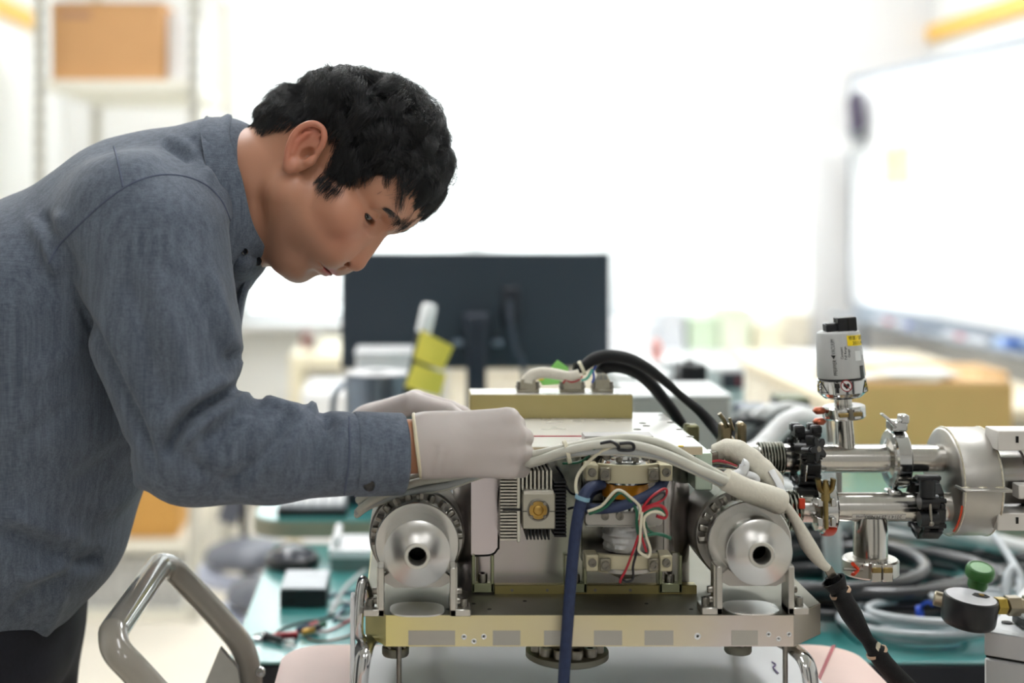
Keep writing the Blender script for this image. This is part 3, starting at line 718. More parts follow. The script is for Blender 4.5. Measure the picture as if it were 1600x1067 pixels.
m_skin = mat('skin', (200, 146, 116), .42, var=.03, scale=90, bump=.06, bscale=900, sss=.12)
nt = m_skin.node_tree; at = nt.nodes.new('ShaderNodeAttribute'); at.attribute_name = 'tint'
p = nt.nodes['Principled BSDF']; old = p.inputs['Base Color'].links[0].from_node
nt.links.new(at.outputs['Color'], p.inputs['Base Color'])
# hidden parts of the same body: wrists and forearms, trunk and legs, joined below the collar into one mesh
def hand_pts(l): return [tuple(W(*q)) for q in l]
bd = SDF((-.78, 1.36, .02), (.10, 1.98, 1.36), .0085)
T = dict(pel=W(-70, 980, 1.66), wai=W(-5, 790, 1.66), che=W(80, 490, 1.66), upp=W(220, 360, 1.66), nek=W(345, 300, 1.63))
bd.cone(T['pel'], T['wai'], .10, .095, .03, ys=.66, yc=1.66); bd.cone(T['wai'], T['che'], .09, .09, .03, ys=.62, yc=1.66); bd.cone(T['che'], T['upp'], .09, .06, .03, ys=.62, yc=1.66)
bd.cone(T['upp'], T['nek'], .06, .05, .03)
RS, RE, RW = W(238, 385, 1.49), W(292, 712, 1.447), W(655, 697, 1.464)
LS, LE, LW = W(255, 390, 1.84), W(290, 715, 1.83), W(572, 688, 1.70)
bd.cone(RS, RE, .048, .034, .02); bd.cone(RE, RW, .034, .0285, .01); bd.cone(LS, LE, .045, .034, .02); bd.cone(LE, LW, .034, .025, .01)
hipz = .83
for yy in (1.575, 1.745):
    bd.cone((-.50, yy, hipz), (-.49, yy, .47), .082, .05, .02); bd.cone((-.49, yy, .47), (-.54, yy, .08), .05, .034, .01)
    bd.cone((-.55, yy, .055), (-.40, yy, .05), .035, .03, .01)
bv, bf = bd.mesh(); bv = smooth_verts(bv, bf, 2)
V = np.concatenate([to_world(hv), bv]); Q = np.concatenate([hf, bf + len(hv)])
me = np_mesh('body', V, Q)
ca = me.color_attributes.new('tint', 'FLOAT_COLOR', 'POINT')
tint = np.ones((len(V), 4), np.float32); tint[:len(hv), :3] = skin; tint[len(hv):, :3] = lin((200, 140, 104))
ca.data.foreach_set('color', tint.ravel())
body = link_mesh('body', me, m_skin, man, 180)
headbvh = BVHTree.FromPolygons([Vector(v) for v in hv], [tuple(q) for q in hf])
# ---- eyes
m_eye = mat('eye white', (168, 158, 150), .12, var=.02, coat=.6); m_iris = mat('dark iris', (30, 20, 16), .08, coat=1.0)
for s in S2:
    c = MH @ Vector((64.2, s * 32.5, 11.5))
    e = MB().sphere(c, .0122, 24, 16).build('eyeball', m_eye, man)
    d = (MH.to_3x3() @ Vector((1, -.34, -.30))).normalized()
    MB().lathe([(.0001, .0004), (.0036, .0004), (.0072, -.0008), (.0074, -.0018)], c + d * .0119, d, 24, (False, False)).build('iris', m_iris, e)
# ---- hair
m_hair = mat('black hair', (17, 17, 21), .32, var=.25, scale=400, spec=.6)
HC, HR = np.array([-9, 0, 44.]), np.array([95, 74, 82.])
def hair_obj(name, P, R, m, parent):
    """P: strands x points x 3 (head space), R: radius per point in metres"""
    n, k, _ = P.shape
    hc = bpy.data.hair_curves.new(name); hc.add_curves([k] * n)
    hc.points.foreach_set('position', to_world(P.reshape(-1, 3)).astype(np.float32).ravel())
    ra = hc.attributes.get('radius') or hc.attributes.new('radius', 'FLOAT', 'POINT')
    ra.data.foreach_set('value', np.broadcast_to(R, (n, k)).astype(np.float32).ravel())
    hc.materials.append(m)
    o = bpy.data.objects.new(name, hc); COL.objects.link(o); put(o, parent); return o
NS = 36000
hn_ = normals(hv, hf)
if ((hv - HC) * hn_).sum() < 0: hn_ = -hn_
sv_ = scalp(hv); cand = np.where((sv_ > -2) & (np.abs(hv[:, 1]) < 80) & (hv[:, 0] < 90) & (hv[:, 2] > -58))[0]
pick = rng.choice(cand, NS); P0 = hv[pick] + rng.normal(0, .9, (NS, 3)); N0 = hn_[pick]; sc0 = sv_[pick]
a0_ = np.degrees(np.arctan2(np.abs(P0[:, 1]), P0[:, 0] + 9)); ok = (sc0 + rng.normal(0, 2.5, NS) > 0) & ((sc0 > 2.5) | (a0_ > 50)); P0, N0, sc0 = P0[ok], N0[ok], sc0[ok]; n = len(P0)
az0 = np.degrees(np.arctan2(np.abs(P0[:, 1]), P0[:, 0] + 9)); u0 = P0[:, 2]
top = np.clip((u0 - 40) / 45, 0, 1); front = np.clip(1 - az0 / 70, 0, 1)
# clumps
NC = 420; cidx = rng.choice(n, NC, replace=False); cp = P0[cidx]
cl = np.argmin(((P0[:, None, :] - cp[None, :, :]) ** 2).sum(2), axis=1)
cdev = rng.normal(size=(NC, 3)); ccurl = rng.normal(size=(NC, 3)); clen = rng.uniform(.75, 1.2, NC); clay = rng.uniform(.35, 1.15, NC)
bk = np.clip((az0 - 112) / 20, 0, 1) * np.clip((50 - u0) / 25, 0, 1)
Lh = (11 + 20 * np.clip(sc0 / 45, 0, 1) + 34 * top + 18 * top * front + 26 * front * np.clip(1 - sc0 / 30, 0, 1)) * clen[cl] * rng.uniform(.8, 1.08, n)
wd0 = np.linalg.norm(P0 - np.array([-78, 8, 92.]), axis=1)
lay = np.clip(wd0 / 55, .3, 1) * (2.0 + 6 * np.clip(sc0 / 30, 0, 1) + 10 * top + 1 * top * front) * clay[cl] * rng.uniform(.55, 1.1, n) * (1 - .35 * bk)
K = 11; whorl = np.array([-78, 8, 92.])
def grad(P):
    g = (P - HC) / HR ** 2; return g / np.linalg.norm(g, axis=1)[:, None]
def level(P): # distance outside the skull, mm
    q = (P - HC) / HR; r = np.linalg.norm(q, axis=1); return (r - 1) * np.linalg.norm(P - HC, axis=1) / np.maximum(r, 1e-6)
low_ = np.clip(np.maximum(bk, np.clip((20 - u0) / 20, 0, 1)), 0, 1)
nr = grad(P0) * (1 - low_)[:, None] + N0 * low_[:, None]; nr /= np.linalg.norm(nr, axis=1)[:, None]; lev0 = level(P0)
d = P0 - whorl; d -= nr * (d * nr).sum(1)[:, None]; d /= np.linalg.norm(d, axis=1)[:, None] + 1e-6
side = np.clip((az0 - 35) / 30, 0, 1) * (1 - top)
d = d + side[:, None] * np.array([-.30, 0, -.75]) + cdev[cl] * (.12 + .20 * top)[:, None] + rng.normal(0, .10, (n, 3))
back = np.clip((az0 - 115) / 30, 0, 1) * (1 - top); d = d + back[:, None] * np.array([.25, 0, -1.0])
d /= np.linalg.norm(d, axis=1)[:, None]
G = np.array([.82, 0, -.57])                       # straight down, seen from the bent head
PTS = np.zeros((n, K, 3)); PTS[:, 0] = P0 - nr * 1.5; pos = P0.copy(); ds = (Lh / (K - 1))[:, None]
for k in range(1, K):
    t = k / (K - 1)
    nn = grad(pos) * (1 - low_)[:, None] + N0 * low_[:, None]; lv = np.where(low_ > .3, ((pos - P0) * N0).sum(1), level(pos)); want = lay * (1 - math.exp(-3.2 * t))
    d = d + nn * np.clip((want - lv) / 6, -1.0, 1.2)[:, None] * .55 + G * (.05 + .16 * t * (top * front))[:, None] + ccurl[cl] * (.06 + .13 * top)[:, None] * t + rng.normal(0, .035, (n, 3))
    d /= np.linalg.norm(d, axis=1)[:, None]
    pos = pos + d * ds; lv = level(pos); lv = np.where(low_ > .3, ((pos - P0) * N0).sum(1), lv); low = lv < .6
    pos[low] += nn[low] * (.6 - lv[low])[:, None]
    # draw the tips of a clump together
    PTS[:, k] = pos
for k in range(2, K):
    m_ = np.zeros((NC, 3)); np.add.at(m_, cl, PTS[:, k]); m_ /= np.maximum(np.bincount(cl, minlength=NC), 1)[:, None]
    w = (.42 * (k / (K - 1)) ** 1.3 * (.35 + .65 * top))[:, None]
    PTS[:, k] = PTS[:, k] * (1 - w) + m_[cl] * w
for s_ in (.8, .6, .45, .3, .2):                     # keep the cut short over the brow: no strand lies below the hairline on the skin
    q_ = PTS.reshape(-1, 3); bad = ((q_[:, 2] < 42) & (np.abs(q_[:, 1]) < 58) & (q_[:, 0] > 28) & (level(q_) < 9)).reshape(n, K).any(1)
    R0_ = PTS[bad, :1]; PTS[bad] = R0_ + (PTS[bad] - R0_) * s_
rad = np.linspace(1, .35, K)[None, :] * .00019
hair = hair_obj('hair', PTS, rad, m_hair, man)
# flyaway curls over the crown
sel = np.where((top > .5) & (az0 < 120))[0]; sel = rng.choice(sel[(P0[sel, 0] > -25)], 320, replace=False)
K2 = 14; Pf = np.zeros((len(sel), K2, 3)); pos = P0[sel].copy(); nn = grad(pos)
dd = d[sel] * .8 + nn * .9 + rng.normal(0, .35, (len(sel), 3)); ax_ = rng.normal(size=(len(sel), 3)); ax_ /= np.linalg.norm(ax_, axis=1)[:, None]
for k in range(K2):
    Pf[:, k] = pos; dd = dd + np.cross(ax_, dd) * .20 - nn * .13 + G * .05; dd /= np.linalg.norm(dd, axis=1)[:, None]; pos = pos + dd * 4.0
    lv = level(pos); low = lv < 6; pos[low] += grad(pos[low]) * (6 - lv[low])[:, None]
hair_obj('loose_strands', Pf, np.linspace(1, .5, K2)[None, :] * .00022, m_hair, hair)
# fringe wisps hanging over the brow
rng = np.random.default_rng(23); NW = 20; st = []; wid = []
for c in range(NW):
    l0 = -52 + 70 * c / NW + rng.normal(0, 2); r0, _n = None, None
    o_ = np.array([-9, 0, 44.]); dv_ = np.array([math.cos(math.radians(l0 * .62)) * .80, math.sin(math.radians(l0 * .62)) * .80, .36 + rng.uniform(-.03, .10)])
    dv_ /= np.linalg.norm(dv_); hit = headbvh.ray_cast(Vector(o_ + dv_ * 160), Vector(-dv_))
    if hit[0] is None: continue
    base_, nb = np.array(hit[0]), np.array(hit[1]); Lw = rng.uniform(24, 40); sw = rng.uniform(-.55, -.05); cu = rng.uniform(-.05, .06)
    for k in range(24):
        pos = base_ + rng.normal(0, 2.0, 3); nn_ = nb + rng.normal(0, .03, 3); dd_ = nn_ * .40 + np.array([.22, sw - .22, -.85]) + rng.normal(0, .05, 3); row = [pos - nb]
        for j in range(1, 10):
            dd_ = dd_ + G * .03 - nn_ * .07 + np.array([0, cu, 0]) + rng.normal(0, .02, 3); dd_ /= np.linalg.norm(dd_); pos = pos + dd_ * Lw / 9
            near_ = headbvh.find_nearest(Vector(pos)); dist = (Vector(pos) - near_[0]).dot(near_[1])
            if dist < 1.0: pos = np.array(near_[0] + near_[1] * 1.0)
            row.append(pos.copy())
        if row[-1][2] > 37: st.append(row); wid.append(c)
st = np.array(st); wid = np.array(wid); tw = .6 * np.linspace(0, 1, 10)[None, :, None]
for c in set(wid.tolist()): st[wid == c] = st[wid == c] * (1 - tw) + st[wid == c].mean(0, keepdims=True) * tw
hair_obj('fringe', st, np.linspace(1, .35, 10)[None, :] * .00018, m_hair, hair)
# dense underlayer
nu, nv_ = 90, 60; vs = []; 
th = np.linspace(0, 2 * np.pi, nu, endpoint=False); ph = np.linspace(.02, np.pi * .86, nv_)
A, B = np.meshgrid(th, ph, indexing='ij'); U = np.stack([np.sin(B) * np.cos(A), np.sin(B) * np.sin(A), np.cos(B)], -1).reshape(-1, 3)
Pu = HC + U * HR; s_u = scalp(Pu); off = np.clip(s_u / 26, 0, 1) * 3.6 + np.clip((Pu[:, 2] - 50) / 50, 0, 1) * np.clip(s_u / 40, 0, 1) * 2 - 2.6
Pu = Pu + grad(Pu) * off[:, None]
Fq = [[i * nv_ + j, i * nv_ + j + 1, ((i + 1) % nu) * nv_ + j + 1, ((i + 1) % nu) * nv_ + j] for i in range(nu) for j in range(nv_ - 1)]
keep = s_u > -4
Fq = [q for q in Fq if all(keep[i] for i in q)]
link_mesh('hair_underlayer', np_mesh('hair_underlayer', to_world(Pu), np.array(Fq)), m_hair, hair, 180)
# ---- eyebrows, lashes
def on_face(l, u):
    r = headbvh.ray_cast(Vector((140, l, u)), Vector((-1, 0, 0))); return r[0], r[1]
for s in S2:
    st = []
    for i in range(430):
        t = rng.uniform(0, 1); l = 16 + 33 * t; w = 5.6 * (1 - .55 * t ** 2)
        u = 27 + 5.5 * math.sin(t * 2.2) - 1 * t + rng.uniform(-.5, .5) * w * 1.6
        c, nrm = on_face(s * l, u)
        if c is None: continue
        dv = Vector((-.5 * t, s * (.55 + .5 * t), .75 - 1.1 * t)).normalized(); L = rng.uniform(5, 8)
        st.append([tuple(c - nrm * .3), tuple(c + dv * L * .5 + nrm * .8), tuple(c + dv * L + nrm * .25)])
    hair_obj('eyebrow', np.array(st), np.array([[1, .8, .3]]) * .00012, m_hair, man)
    st = []
    for i in range(18):
        th = math.radians(24 + 56 * i / 17 + rng.normal(0, 1)); cs, sn = math.cos(th), math.sin(th)
        p0_ = np.array([64.5 + 15.4 * cs, s * (32.5 + 15.4 * sn), 13.0 - .8 * sn * sn]); dv_ = np.array([cs, s * sn, -.35]); Ll = rng.uniform(5.0, 7.5)
        st.append([p0_ - dv_ * 1.2, p0_ + dv_ * Ll * .5 + np.array([0, 0, -.8]), p0_ + dv_ * Ll + np.array([0, 0, -.2])])
    hair_obj('eyelashes', np.array(st), np.array([[1, .8, .3]]) * .00014, m_hair, man)
# ---- shirt
m_shirt = mat('grey blue chambray', (108, 119, 138), .85, scale=1.0, spec=.25)
nt = m_shirt.node_tree; N, L = nt.nodes, nt.links; p = N['Principled BSDF']
tc = N.new('ShaderNodeTexCoord'); outs = []
for scl, rot in (((900, 900, 26), .12), ((26, 900, 900), .0), ((150, 150, 5), .1)):
    mp = N.new('ShaderNodeMapping'); mp.inputs['Scale'].default_value = scl; mp.inputs['Rotation'].default_value = (0, rot, 0); L.new(tc.outputs['Object'], mp.inputs[0])
    z = N.new('ShaderNodeTexNoise'); z.inputs['Scale'].default_value = 1.0; z.inputs['Detail'].default_value = 1.5; L.new(mp.outputs[0], z.inputs['Vector']); outs.append(z.outputs[0])
a1 = N.new('ShaderNodeMath'); a1.operation = 'ADD'; L.new(outs[0], a1.inputs[0]); L.new(outs[1], a1.inputs[1])
a2 = N.new('ShaderNodeMath'); a2.operation = 'ADD'; L.new(a1.outputs[0], a2.inputs[0]); L.new(outs[2], a2.inputs[1])
mr = N.new('ShaderNodeMapRange'); mr.inputs['From Min'].default_value = 1.15; mr.inputs['From Max'].default_value = 1.85; L.new(a2.outputs[0], mr.inputs[0])
mx = N.new('ShaderNodeMix'); mx.data_type = 'RGBA'; mx.inputs['A'].default_value = (*lin((78, 87, 101)), 1); mx.inputs['B'].default_value = (*lin((109, 118, 132)), 1)
L.new(mr.outputs[0], mx.inputs['Factor']); L.new(mx.outputs['Result'], p.inputs['Base Color'])
bp = N.new('ShaderNodeBump'); bp.inputs['Strength'].default_value = .25; bp.inputs['Distance'].default_value = .0008; L.new(a1.outputs[0], bp.inputs['Height']); L.new(bp.outputs[0], p.inputs['Normal'])
p.inputs['Sheen Weight'].default_value = .15
sh = SDF((-.80, 1.33, .74), (.02, 2.0, 1.42), .0042)
sh.cone(W(-95, 1010, 1.66), W(-5, 800, 1.66), .128, .128, .05, ys=.68, yc=1.66)
sh.cone(W(-5, 800, 1.66), W(70, 490, 1.66), .128, .130, .05, ys=.64, yc=1.66)
sh.cone(W(70, 490, 1.66), W(208, 362, 1.66), .130, .100, .05, ys=.62, yc=1.66)
sh.cone(W(208, 362, 1.66), W(320, 335, 1.65), .100, .075, .04, ys=.62, yc=1.66)
sh.cone(W(330, 318, 1.64), W(352, 300, 1.63), .078, .070, .04)
sh.cone(W(318, 405, 1.635), W(348, 350, 1.63), .060, .052, .03)
sh.cone(W(104, 640, 1.64), W(48, 790, 1.64), .120, .102, .05, ys=.66, yc=1.66)
sh.cone(W(262, 290, 1.66), W(340, 268, 1.64), .058, .052, .04, ys=.62, yc=1.65)
sh.ell(W(384, 402, 1.60), (.020, .056, .022), .014)
sh.ell(W(70, 855, 1.60), (.065, .09, .05), .05)
sh.cone(W(215, 345, 1.50), W(255, 352, 1.50), .070, .056, .05); sh.cone(W(235, 330, 1.84), W(262, 350, 1.84), .070, .055, .05)
sh.cone(W(242, 392, 1.487), W(260, 520, 1.465), .079, .075, .012); sh.cone(W(260, 520, 1.465), W(292, 695, 1.447), .075, .056, .005)
sh.cone(W(292, 697, 1.447), W(430, 706, 1.447), .055, .0505, .02); sh.cone(W(430, 706, 1.447), W(585, 711, 1.458), .0505, .037, .012)
sh.cone(W(250, 380, 1.84), W(285, 690, 1.84), .066, .048, .02); sh.cone(W(285, 700, 1.84), W(515, 708, 1.725), .046, .032, .02)
hp, hn = W(40, 1022, 1.60), Vector((.42, 0, -1)).normalized(); sh.half(tuple(hp), tuple(hn))
sv, sf = sh.mesh(); sv = smooth_verts(sv, sf, 3)
vn = normals(sv, sf)
if ((sv - sv.mean(0)) * vn).sum() < 0: sf = sf[:, ::-1]; vn = -vn
U2 = np.stack([CX + sv[:, 0] * F / sv[:, 1], CY - (sv[:, 2] - H) * F / sv[:, 1]], 1)
FOLDS = [  # pleats in the cloth: path, half width, height in mm
    ([(383, 602), (340, 622), (296, 650), (266, 690), (262, 715)], 10, -9.5), ([(392, 616), (352, 640), (312, 668), (290, 705)], 14, 7), ([(365, 590), (318, 612), (280, 640), (250, 680)], 16, 5),
    ([(345, 665), (310, 690), (300, 720), (330, 745)], 11, -4.5), ([(400, 650), (370, 690), (350, 735)], 14, 3.5), ([(458, 640), (430, 690), (380, 740), (330, 762)], 12, -4), ([(478, 640), (455, 690), (420, 745)], 13, 3.5),
    ([(520, 648), (500, 690), (478, 760)], 9, -3), ([(540, 652), (528, 700), (520, 760)], 9, 3), ([(410, 622), (440, 632), (470, 640)], 8, 4), ([(495, 640), (510, 650), (515, 668)], 7, -4), ([(480, 632), (496, 636)], 8, 4),
    ([(240, 420), (268, 520), (300, 610)], 16, 3.2), ([(330, 420), (350, 500), (372, 560)], 12, 3.4), ([(305, 430), (330, 520), (358, 590)], 12, -3.2), ([(200, 430), (228, 540), (262, 640)], 14, -3),
    ([(366, 560), (380, 585), (398, 606)], 9, 6), ([(356, 545), (372, 575), (384, 600)], 8, -5),
    ([(45, 335), (75, 385), (110, 440), (135, 510)], 13, 4), ([(62, 330), (95, 380), (128, 440)], 11, -4), ([(85, 385), (120, 460), (165, 555), (215, 655), (246, 735)], 8, -6), ([(100, 330), (88, 380), (96, 430)], 14, 4),
    ([(262, 214), (285, 226), (312, 240)], 8, 1.8), ([(255, 226), (280, 242), (300, 255)], 6, -3), ([(300, 215), (330, 250), (352, 300)], 9, -3), ([(318, 262), (345, 300), (362, 350)], 9, 3),
    ([(0, 830), (60, 850), (105, 880)], 13, -4), ([(0, 800), (70, 822), (130, 845)], 15, 4), ([(30, 905), (80, 890), (125, 868)], 12, 5), ([(100, 870), (130, 880), (165, 872)], 13, -6), ([(20, 960), (60, 925), (105, 900)], 14, -4),
    ([(150, 800), (190, 780), (225, 745)], 14, 4), ([(110, 760), (160, 730), (205, 690)], 16, -3), ([(40, 600), (90, 560), (130, 540)], 18, 2.5), ([(20, 700), (90, 650), (150, 620)], 18, -2.5), ([(60, 1000), (85, 960), (100, 925)], 10, 3.5)]
disp = np.zeros(len(sv)); vis = np.clip((1.70 - sv[:, 1]) / .08, 0, 1)
for path, w, amp in FOLDS:
    C = np.array([(v.x, v.y) for v in crom([(a, b_, 0) for a, b_ in path], 6)]); best = np.full(len(sv), 1e9); tp = np.zeros(len(sv))
    m_ = (U2[:, 0] > C[:, 0].min() - 4 * w) & (U2[:, 0] < C[:, 0].max() + 4 * w) & (U2[:, 1] > C[:, 1].min() - 4 * w) & (U2[:, 1] < C[:, 1].max() + 4 * w)
    ii = np.where(m_)[0]
    for k in range(len(C) - 1):
        a, b_ = C[k], C[k + 1]; ab = b_ - a; t = np.clip(((U2[ii] - a) @ ab) / max((ab @ ab), 1e-6), 0, 1)
        dd_ = np.linalg.norm(U2[ii] - a - t[:, None] * ab, axis=1); up = dd_ < best[ii]
        best[ii[up]] = dd_[up]; tp[ii[up]] = (k + t[up]) / (len(C) - 1)
    disp += 1.7 * amp * .001 * np.exp(-(best / w) ** 2) * np.clip(np.minimum(tp, 1 - tp) * 5 + .15, 0, 1) * vis
rs = np.random.default_rng(5)
for i in range(26):                                 # slack in the cloth
    kx, kz = rs.normal(0, 22, 2); ky = rs.normal(0, 16)
    disp += .00045 * np.sin(sv @ np.array([kx + 12, ky, kz]) + rs.uniform(0, 6.3))
sv = sv + vn * disp[:, None]
shirt = link_mesh('shirt', np_mesh('shirt', sv, sf), m_shirt, man, 180)
shb = BVHTree.FromPolygons([Vector(v) for v in sv], [tuple(q) for q in sf])
def cast(px_, py_, lift=0.0, bvh=None):
    o_ = Vector((0, 0, H)); dv = (W(px_, py_, 1.5) - o_).normalized(); r = (bvh or shb).ray_cast(o_, dv)
    return None if r[0] is None else r[0] - dv * lift
m_seam = mat('shirt seam', (84, 92, 112), .9, var=.1, scale=300)
def seam(path, r=.0011):
    P = [cast(v.x, v.y, .0002) for v in crom([(a, b_, 0) for a, b_ in path], 7)]; P = [q for q in P if q is not None]
    if len(P) > 2: MB().tube(P, r, 6, raw=True).build('seam', m_seam, shirt)
seam([(76, 412), (92, 384), (125, 350), (165, 314), (205, 287), (245, 274), (285, 275), (320, 288), (345, 312), (360, 345)])
seam([(178, 229), (184, 252), (192, 292)]); seam([(545, 652), (546, 710), (538, 772)])
# cuffs
def cuff(a, b_, r0, r1, btn=None):
    ax = (b_ - a); Lc = ax.length
    c = MB().lathe([(r0 - .004, .002), (r0, 0), (r0 + .0012, .002), (r1 + .0012, Lc - .002), (r1, Lc), (r1 - .0022, Lc), (r0 - .004, .004)], a, ax, 48, (False, False), lambda k, i: .02 * math.sin(i * .26 + 1) + .008 * math.sin(i * .9)).build('cuff', m_shirt, shirt)
    return c
cf = cuff(W(552, 709, 1.457), W(629, 709, 1.468), .0425, .0412)
cuff(W(500, 712, 1.735), W(545, 702, 1.712), .034, .032)
m_btn = mat('black button', (16, 16, 20), .25, coat=.4)
def button(px_, py_, parent, r=.0052, D=None, bvh=None):
    pz = cast(px_, py_, .0003, bvh) if D is None else W(px_, py_, D)
    MB().lathe([(r, 0), (r, .0012), (r * .85, .002), (r * .6, .0014), (r * .2, .0014)], pz, (-pz.x * .2 - .1, -1, -.1), 18).build('button', m_btn, parent)
cfb = BVHTree.FromPolygons([v.co for v in cf.data.vertices], [tuple(q.vertices) for q in cf.data.polygons])
button(577, 758, shirt, .0062, None, cfb)
# collar: a folded leaf round the neck, points buttoned down at the front
ca_, cb_ = W(360, 182, 1.63), W(421, 400, 1.595)
cc_ = (ca_ + cb_) / 2; au = (cb_ - ca_).normalized(); Rr = (cb_ - ca_).length / 2; an = Vector((-.962, 0, -.27)); an = (an - au * an.dot(au)).normalized()
rows = []; nA = 72
for j, (rr0, dn) in enumerate(((.90, .030), (.95, .010), (.985, -.001), (1.02, -.001), (1.05, .004), (1.10, .018), (1.16, .033), (1.18, .0345), (1.16, .035), (1.06, .012))):
    row = []
    for i in range(nA):
        rr = rr0; a = 2 * math.pi * (i + .5) / nA; co, si = math.cos(a), math.sin(a)
        pt = max(0.0, co - .80) / .20                        # towards the throat the leaf lengthens into the points
        gap = 1 - .0 * pt
        ext = dn * (1 + (.35 * pt if dn > .015 else 0))
        bkf = max(0.0, -co); rr = rr - .07 * bkf * (rr > 1.05); ext = ext * (1 - .22 * bkf)
        row.append(cc_ + au * (Rr * rr * co * (1 + .02 * math.sin(3 * a))) + YA * (.080 * rr * si) + an * (ext + .0015 * math.sin(5 * a + j * .2)))
    rows.append(row)
q = MB(); vs = [v for r in rows for v in r]; fs = [(j * nA + i, j * nA + (i + 1) % nA, (j + 1) * nA + (i + 1) % nA, (j + 1) * nA + i) for j in range(len(rows) - 1) for i in range(nA)]
collar = q.add(vs, fs).build('collar', m_shirt, shirt, 60)
clb = BVHTree.FromPolygons([v.co for v in collar.data.vertices], [tuple(f.vertices) for f in collar.data.polygons])
button(382, 393, shirt, .004, None, clb); button(402, 408, shirt, .0052)
# front band under the collar
pl = [W(402, 388, 1.60), W(401, 410, 1.605), W(390, 430, 1.61), W(378, 462, 1.615), W(371, 500, 1.62), W(366, 545, 1.62)]
MB().tube(pl, .016, 10, 6, flat=.35, up=(0, 1, 0)).build('placket', m_shirt, shirt)
q = MB(); q.tube([W(396, 384, 1.585), W(398, 404, 1.588), W(394, 415, 1.59)], .012, 10, 5, flat=.6); q.build('collar_band', m_shirt, shirt)
# ---- trousers and shoes
m_tr = mat('navy trousers', (24, 26, 36), .85, var=.15, scale=200); m_shoe = mat('black shoe leather', (22, 21, 21), .4)
tr_ = SDF((-.75, 1.42, .05), (-.30, 1.90, .95), .009)
tr_.cone((-.50, 1.66, .87), (-.50, 1.66, .80), .112, .112, .03, ys=.68, yc=1.66)
for yy in (1.575, 1.745): tr_.cone((-.497, yy, .84), (-.49, yy, .47), .098, .064, .03); tr_.cone((-.49, yy, .47), (-.54, yy, .10), .064, .05, .02)
tv, tf = tr_.mesh(); tv = smooth_verts(tv, tf, 2)
link_mesh('trousers', np_mesh('trousers', tv, tf), m_tr, man, 180)
for yy in (1.575, 1.745):
    s_ = SDF((-.66, yy - .07, -.002), (-.30, yy + .07, .14), .006); s_.cone((-.57, yy, .055), (-.39, yy, .045), .045, .04, .02); s_.cone((-.56, yy, .06), (-.55, yy, .10), .045, .045, .02); s_.half((0, 0, .002), (0, 0, -1))
    a, c = s_.mesh(); link_mesh('shoe', np_mesh('shoe', smooth_verts(a, c, 1), c), m_shoe, man, 180)
# ---- gloves
m_glove = mat('white nitrile glove', (200, 191, 187), .5, var=.02, scale=25, bump=.05, bscale=160, sss=.05)
def glove(metas, fingers, thumb, wrist, lo, hi, extra=(), cut=None):
    g = SDF(lo, hi, .0016)
    for a, ra, b_, rb in wrist: g.cone(W(*a), W(*b_), ra, rb, .012)
    for a, ra, b_, rb in metas: g.cone(W(*a), W(*b_), ra, rb, .010)
    for fg in fingers + [thumb]:
        for (a, ra), (b_, rb) in zip(fg[:-1], fg[1:]): g.cone(W(*a), W(*b_), ra, rb, .0024)
    for c, r, k, op in extra: g.ell(W(*c), r, k, op)
    if cut: g.half(tuple(cut[0]), cut[1])
    v, q = g.mesh(); v = smooth_verts(v, q, 2, .5)
    return v, q
v, q = glove(
    [((668, 672, 1.458), .017, (792, 656, 1.456), .0125), ((665, 688, 1.454), .018, (803, 680, 1.452), .0125), ((665, 704, 1.454), .018, (804, 706, 1.453), .012), ((668, 719, 1.458), .0165, (796, 731, 1.458), .0112), ((690, 690, 1.462), .02, (760, 694, 1.464), .017)],
    [[((792, 656, 1.456), .0125), ((806, 664, 1.494), .0098), ((786, 676, 1.514), .0085), ((768, 688, 1.506), .0078)],
     [((803, 680, 1.452), .0125), ((819, 684, 1.490), .0098), ((797, 694, 1.512), .0085), ((776, 703, 1.502), .0078)],
     [((804, 706, 1.453), .012), ((821, 709, 1.488), .0094), ((798, 716, 1.508), .0082), ((777, 722, 1.498), .0075)],
     [((796, 731, 1.458), .0112), ((815, 733, 1.487), .0086), ((796, 737, 1.503), .0075), ((780, 740, 1.496), .0068)]],
    [((690, 680, 1.470), .016), ((730, 672, 1.490), .0115), ((768, 672, 1.499), .0098), ((792, 690, 1.500), .0086)],
    [((656, 696, 1.463), .0325, (690, 694, 1.459), .0310)], (-.02, 1.415, .98), (.165, 1.545, 1.115), cut=(W(651, 696, 1.463), (-.985, 0, -.12)))
nrm = normals(v, q); uu = np.stack([CX + v[:, 0] * F / v[:, 1], CY - (v[:, 2] - H) * F / v[:, 1]], 1)
dz = np.zeros(len(v))
for (a, b_, w, amp) in (((680, 700), (672, 735), 5, -.9), ((688, 706), (682, 738), 5, .8), ((694, 712), (690, 738), 4, -.6), ((806, 640), (812, 662), 7, 1.2)):
    a, b_ = np.array(a, float), np.array(b_, float); ab = b_ - a; t = np.clip(((uu - a) @ ab) / (ab @ ab), 0, 1); dz += amp * .001 * np.exp(-(np.linalg.norm(uu - a - t[:, None] * ab, axis=1) / w) ** 2)
ctr = v.mean(0)
if ((v - ctr) * nrm).sum() < 0: nrm = -nrm; q = q[:, ::-1]
v = v + nrm * dz[:, None]
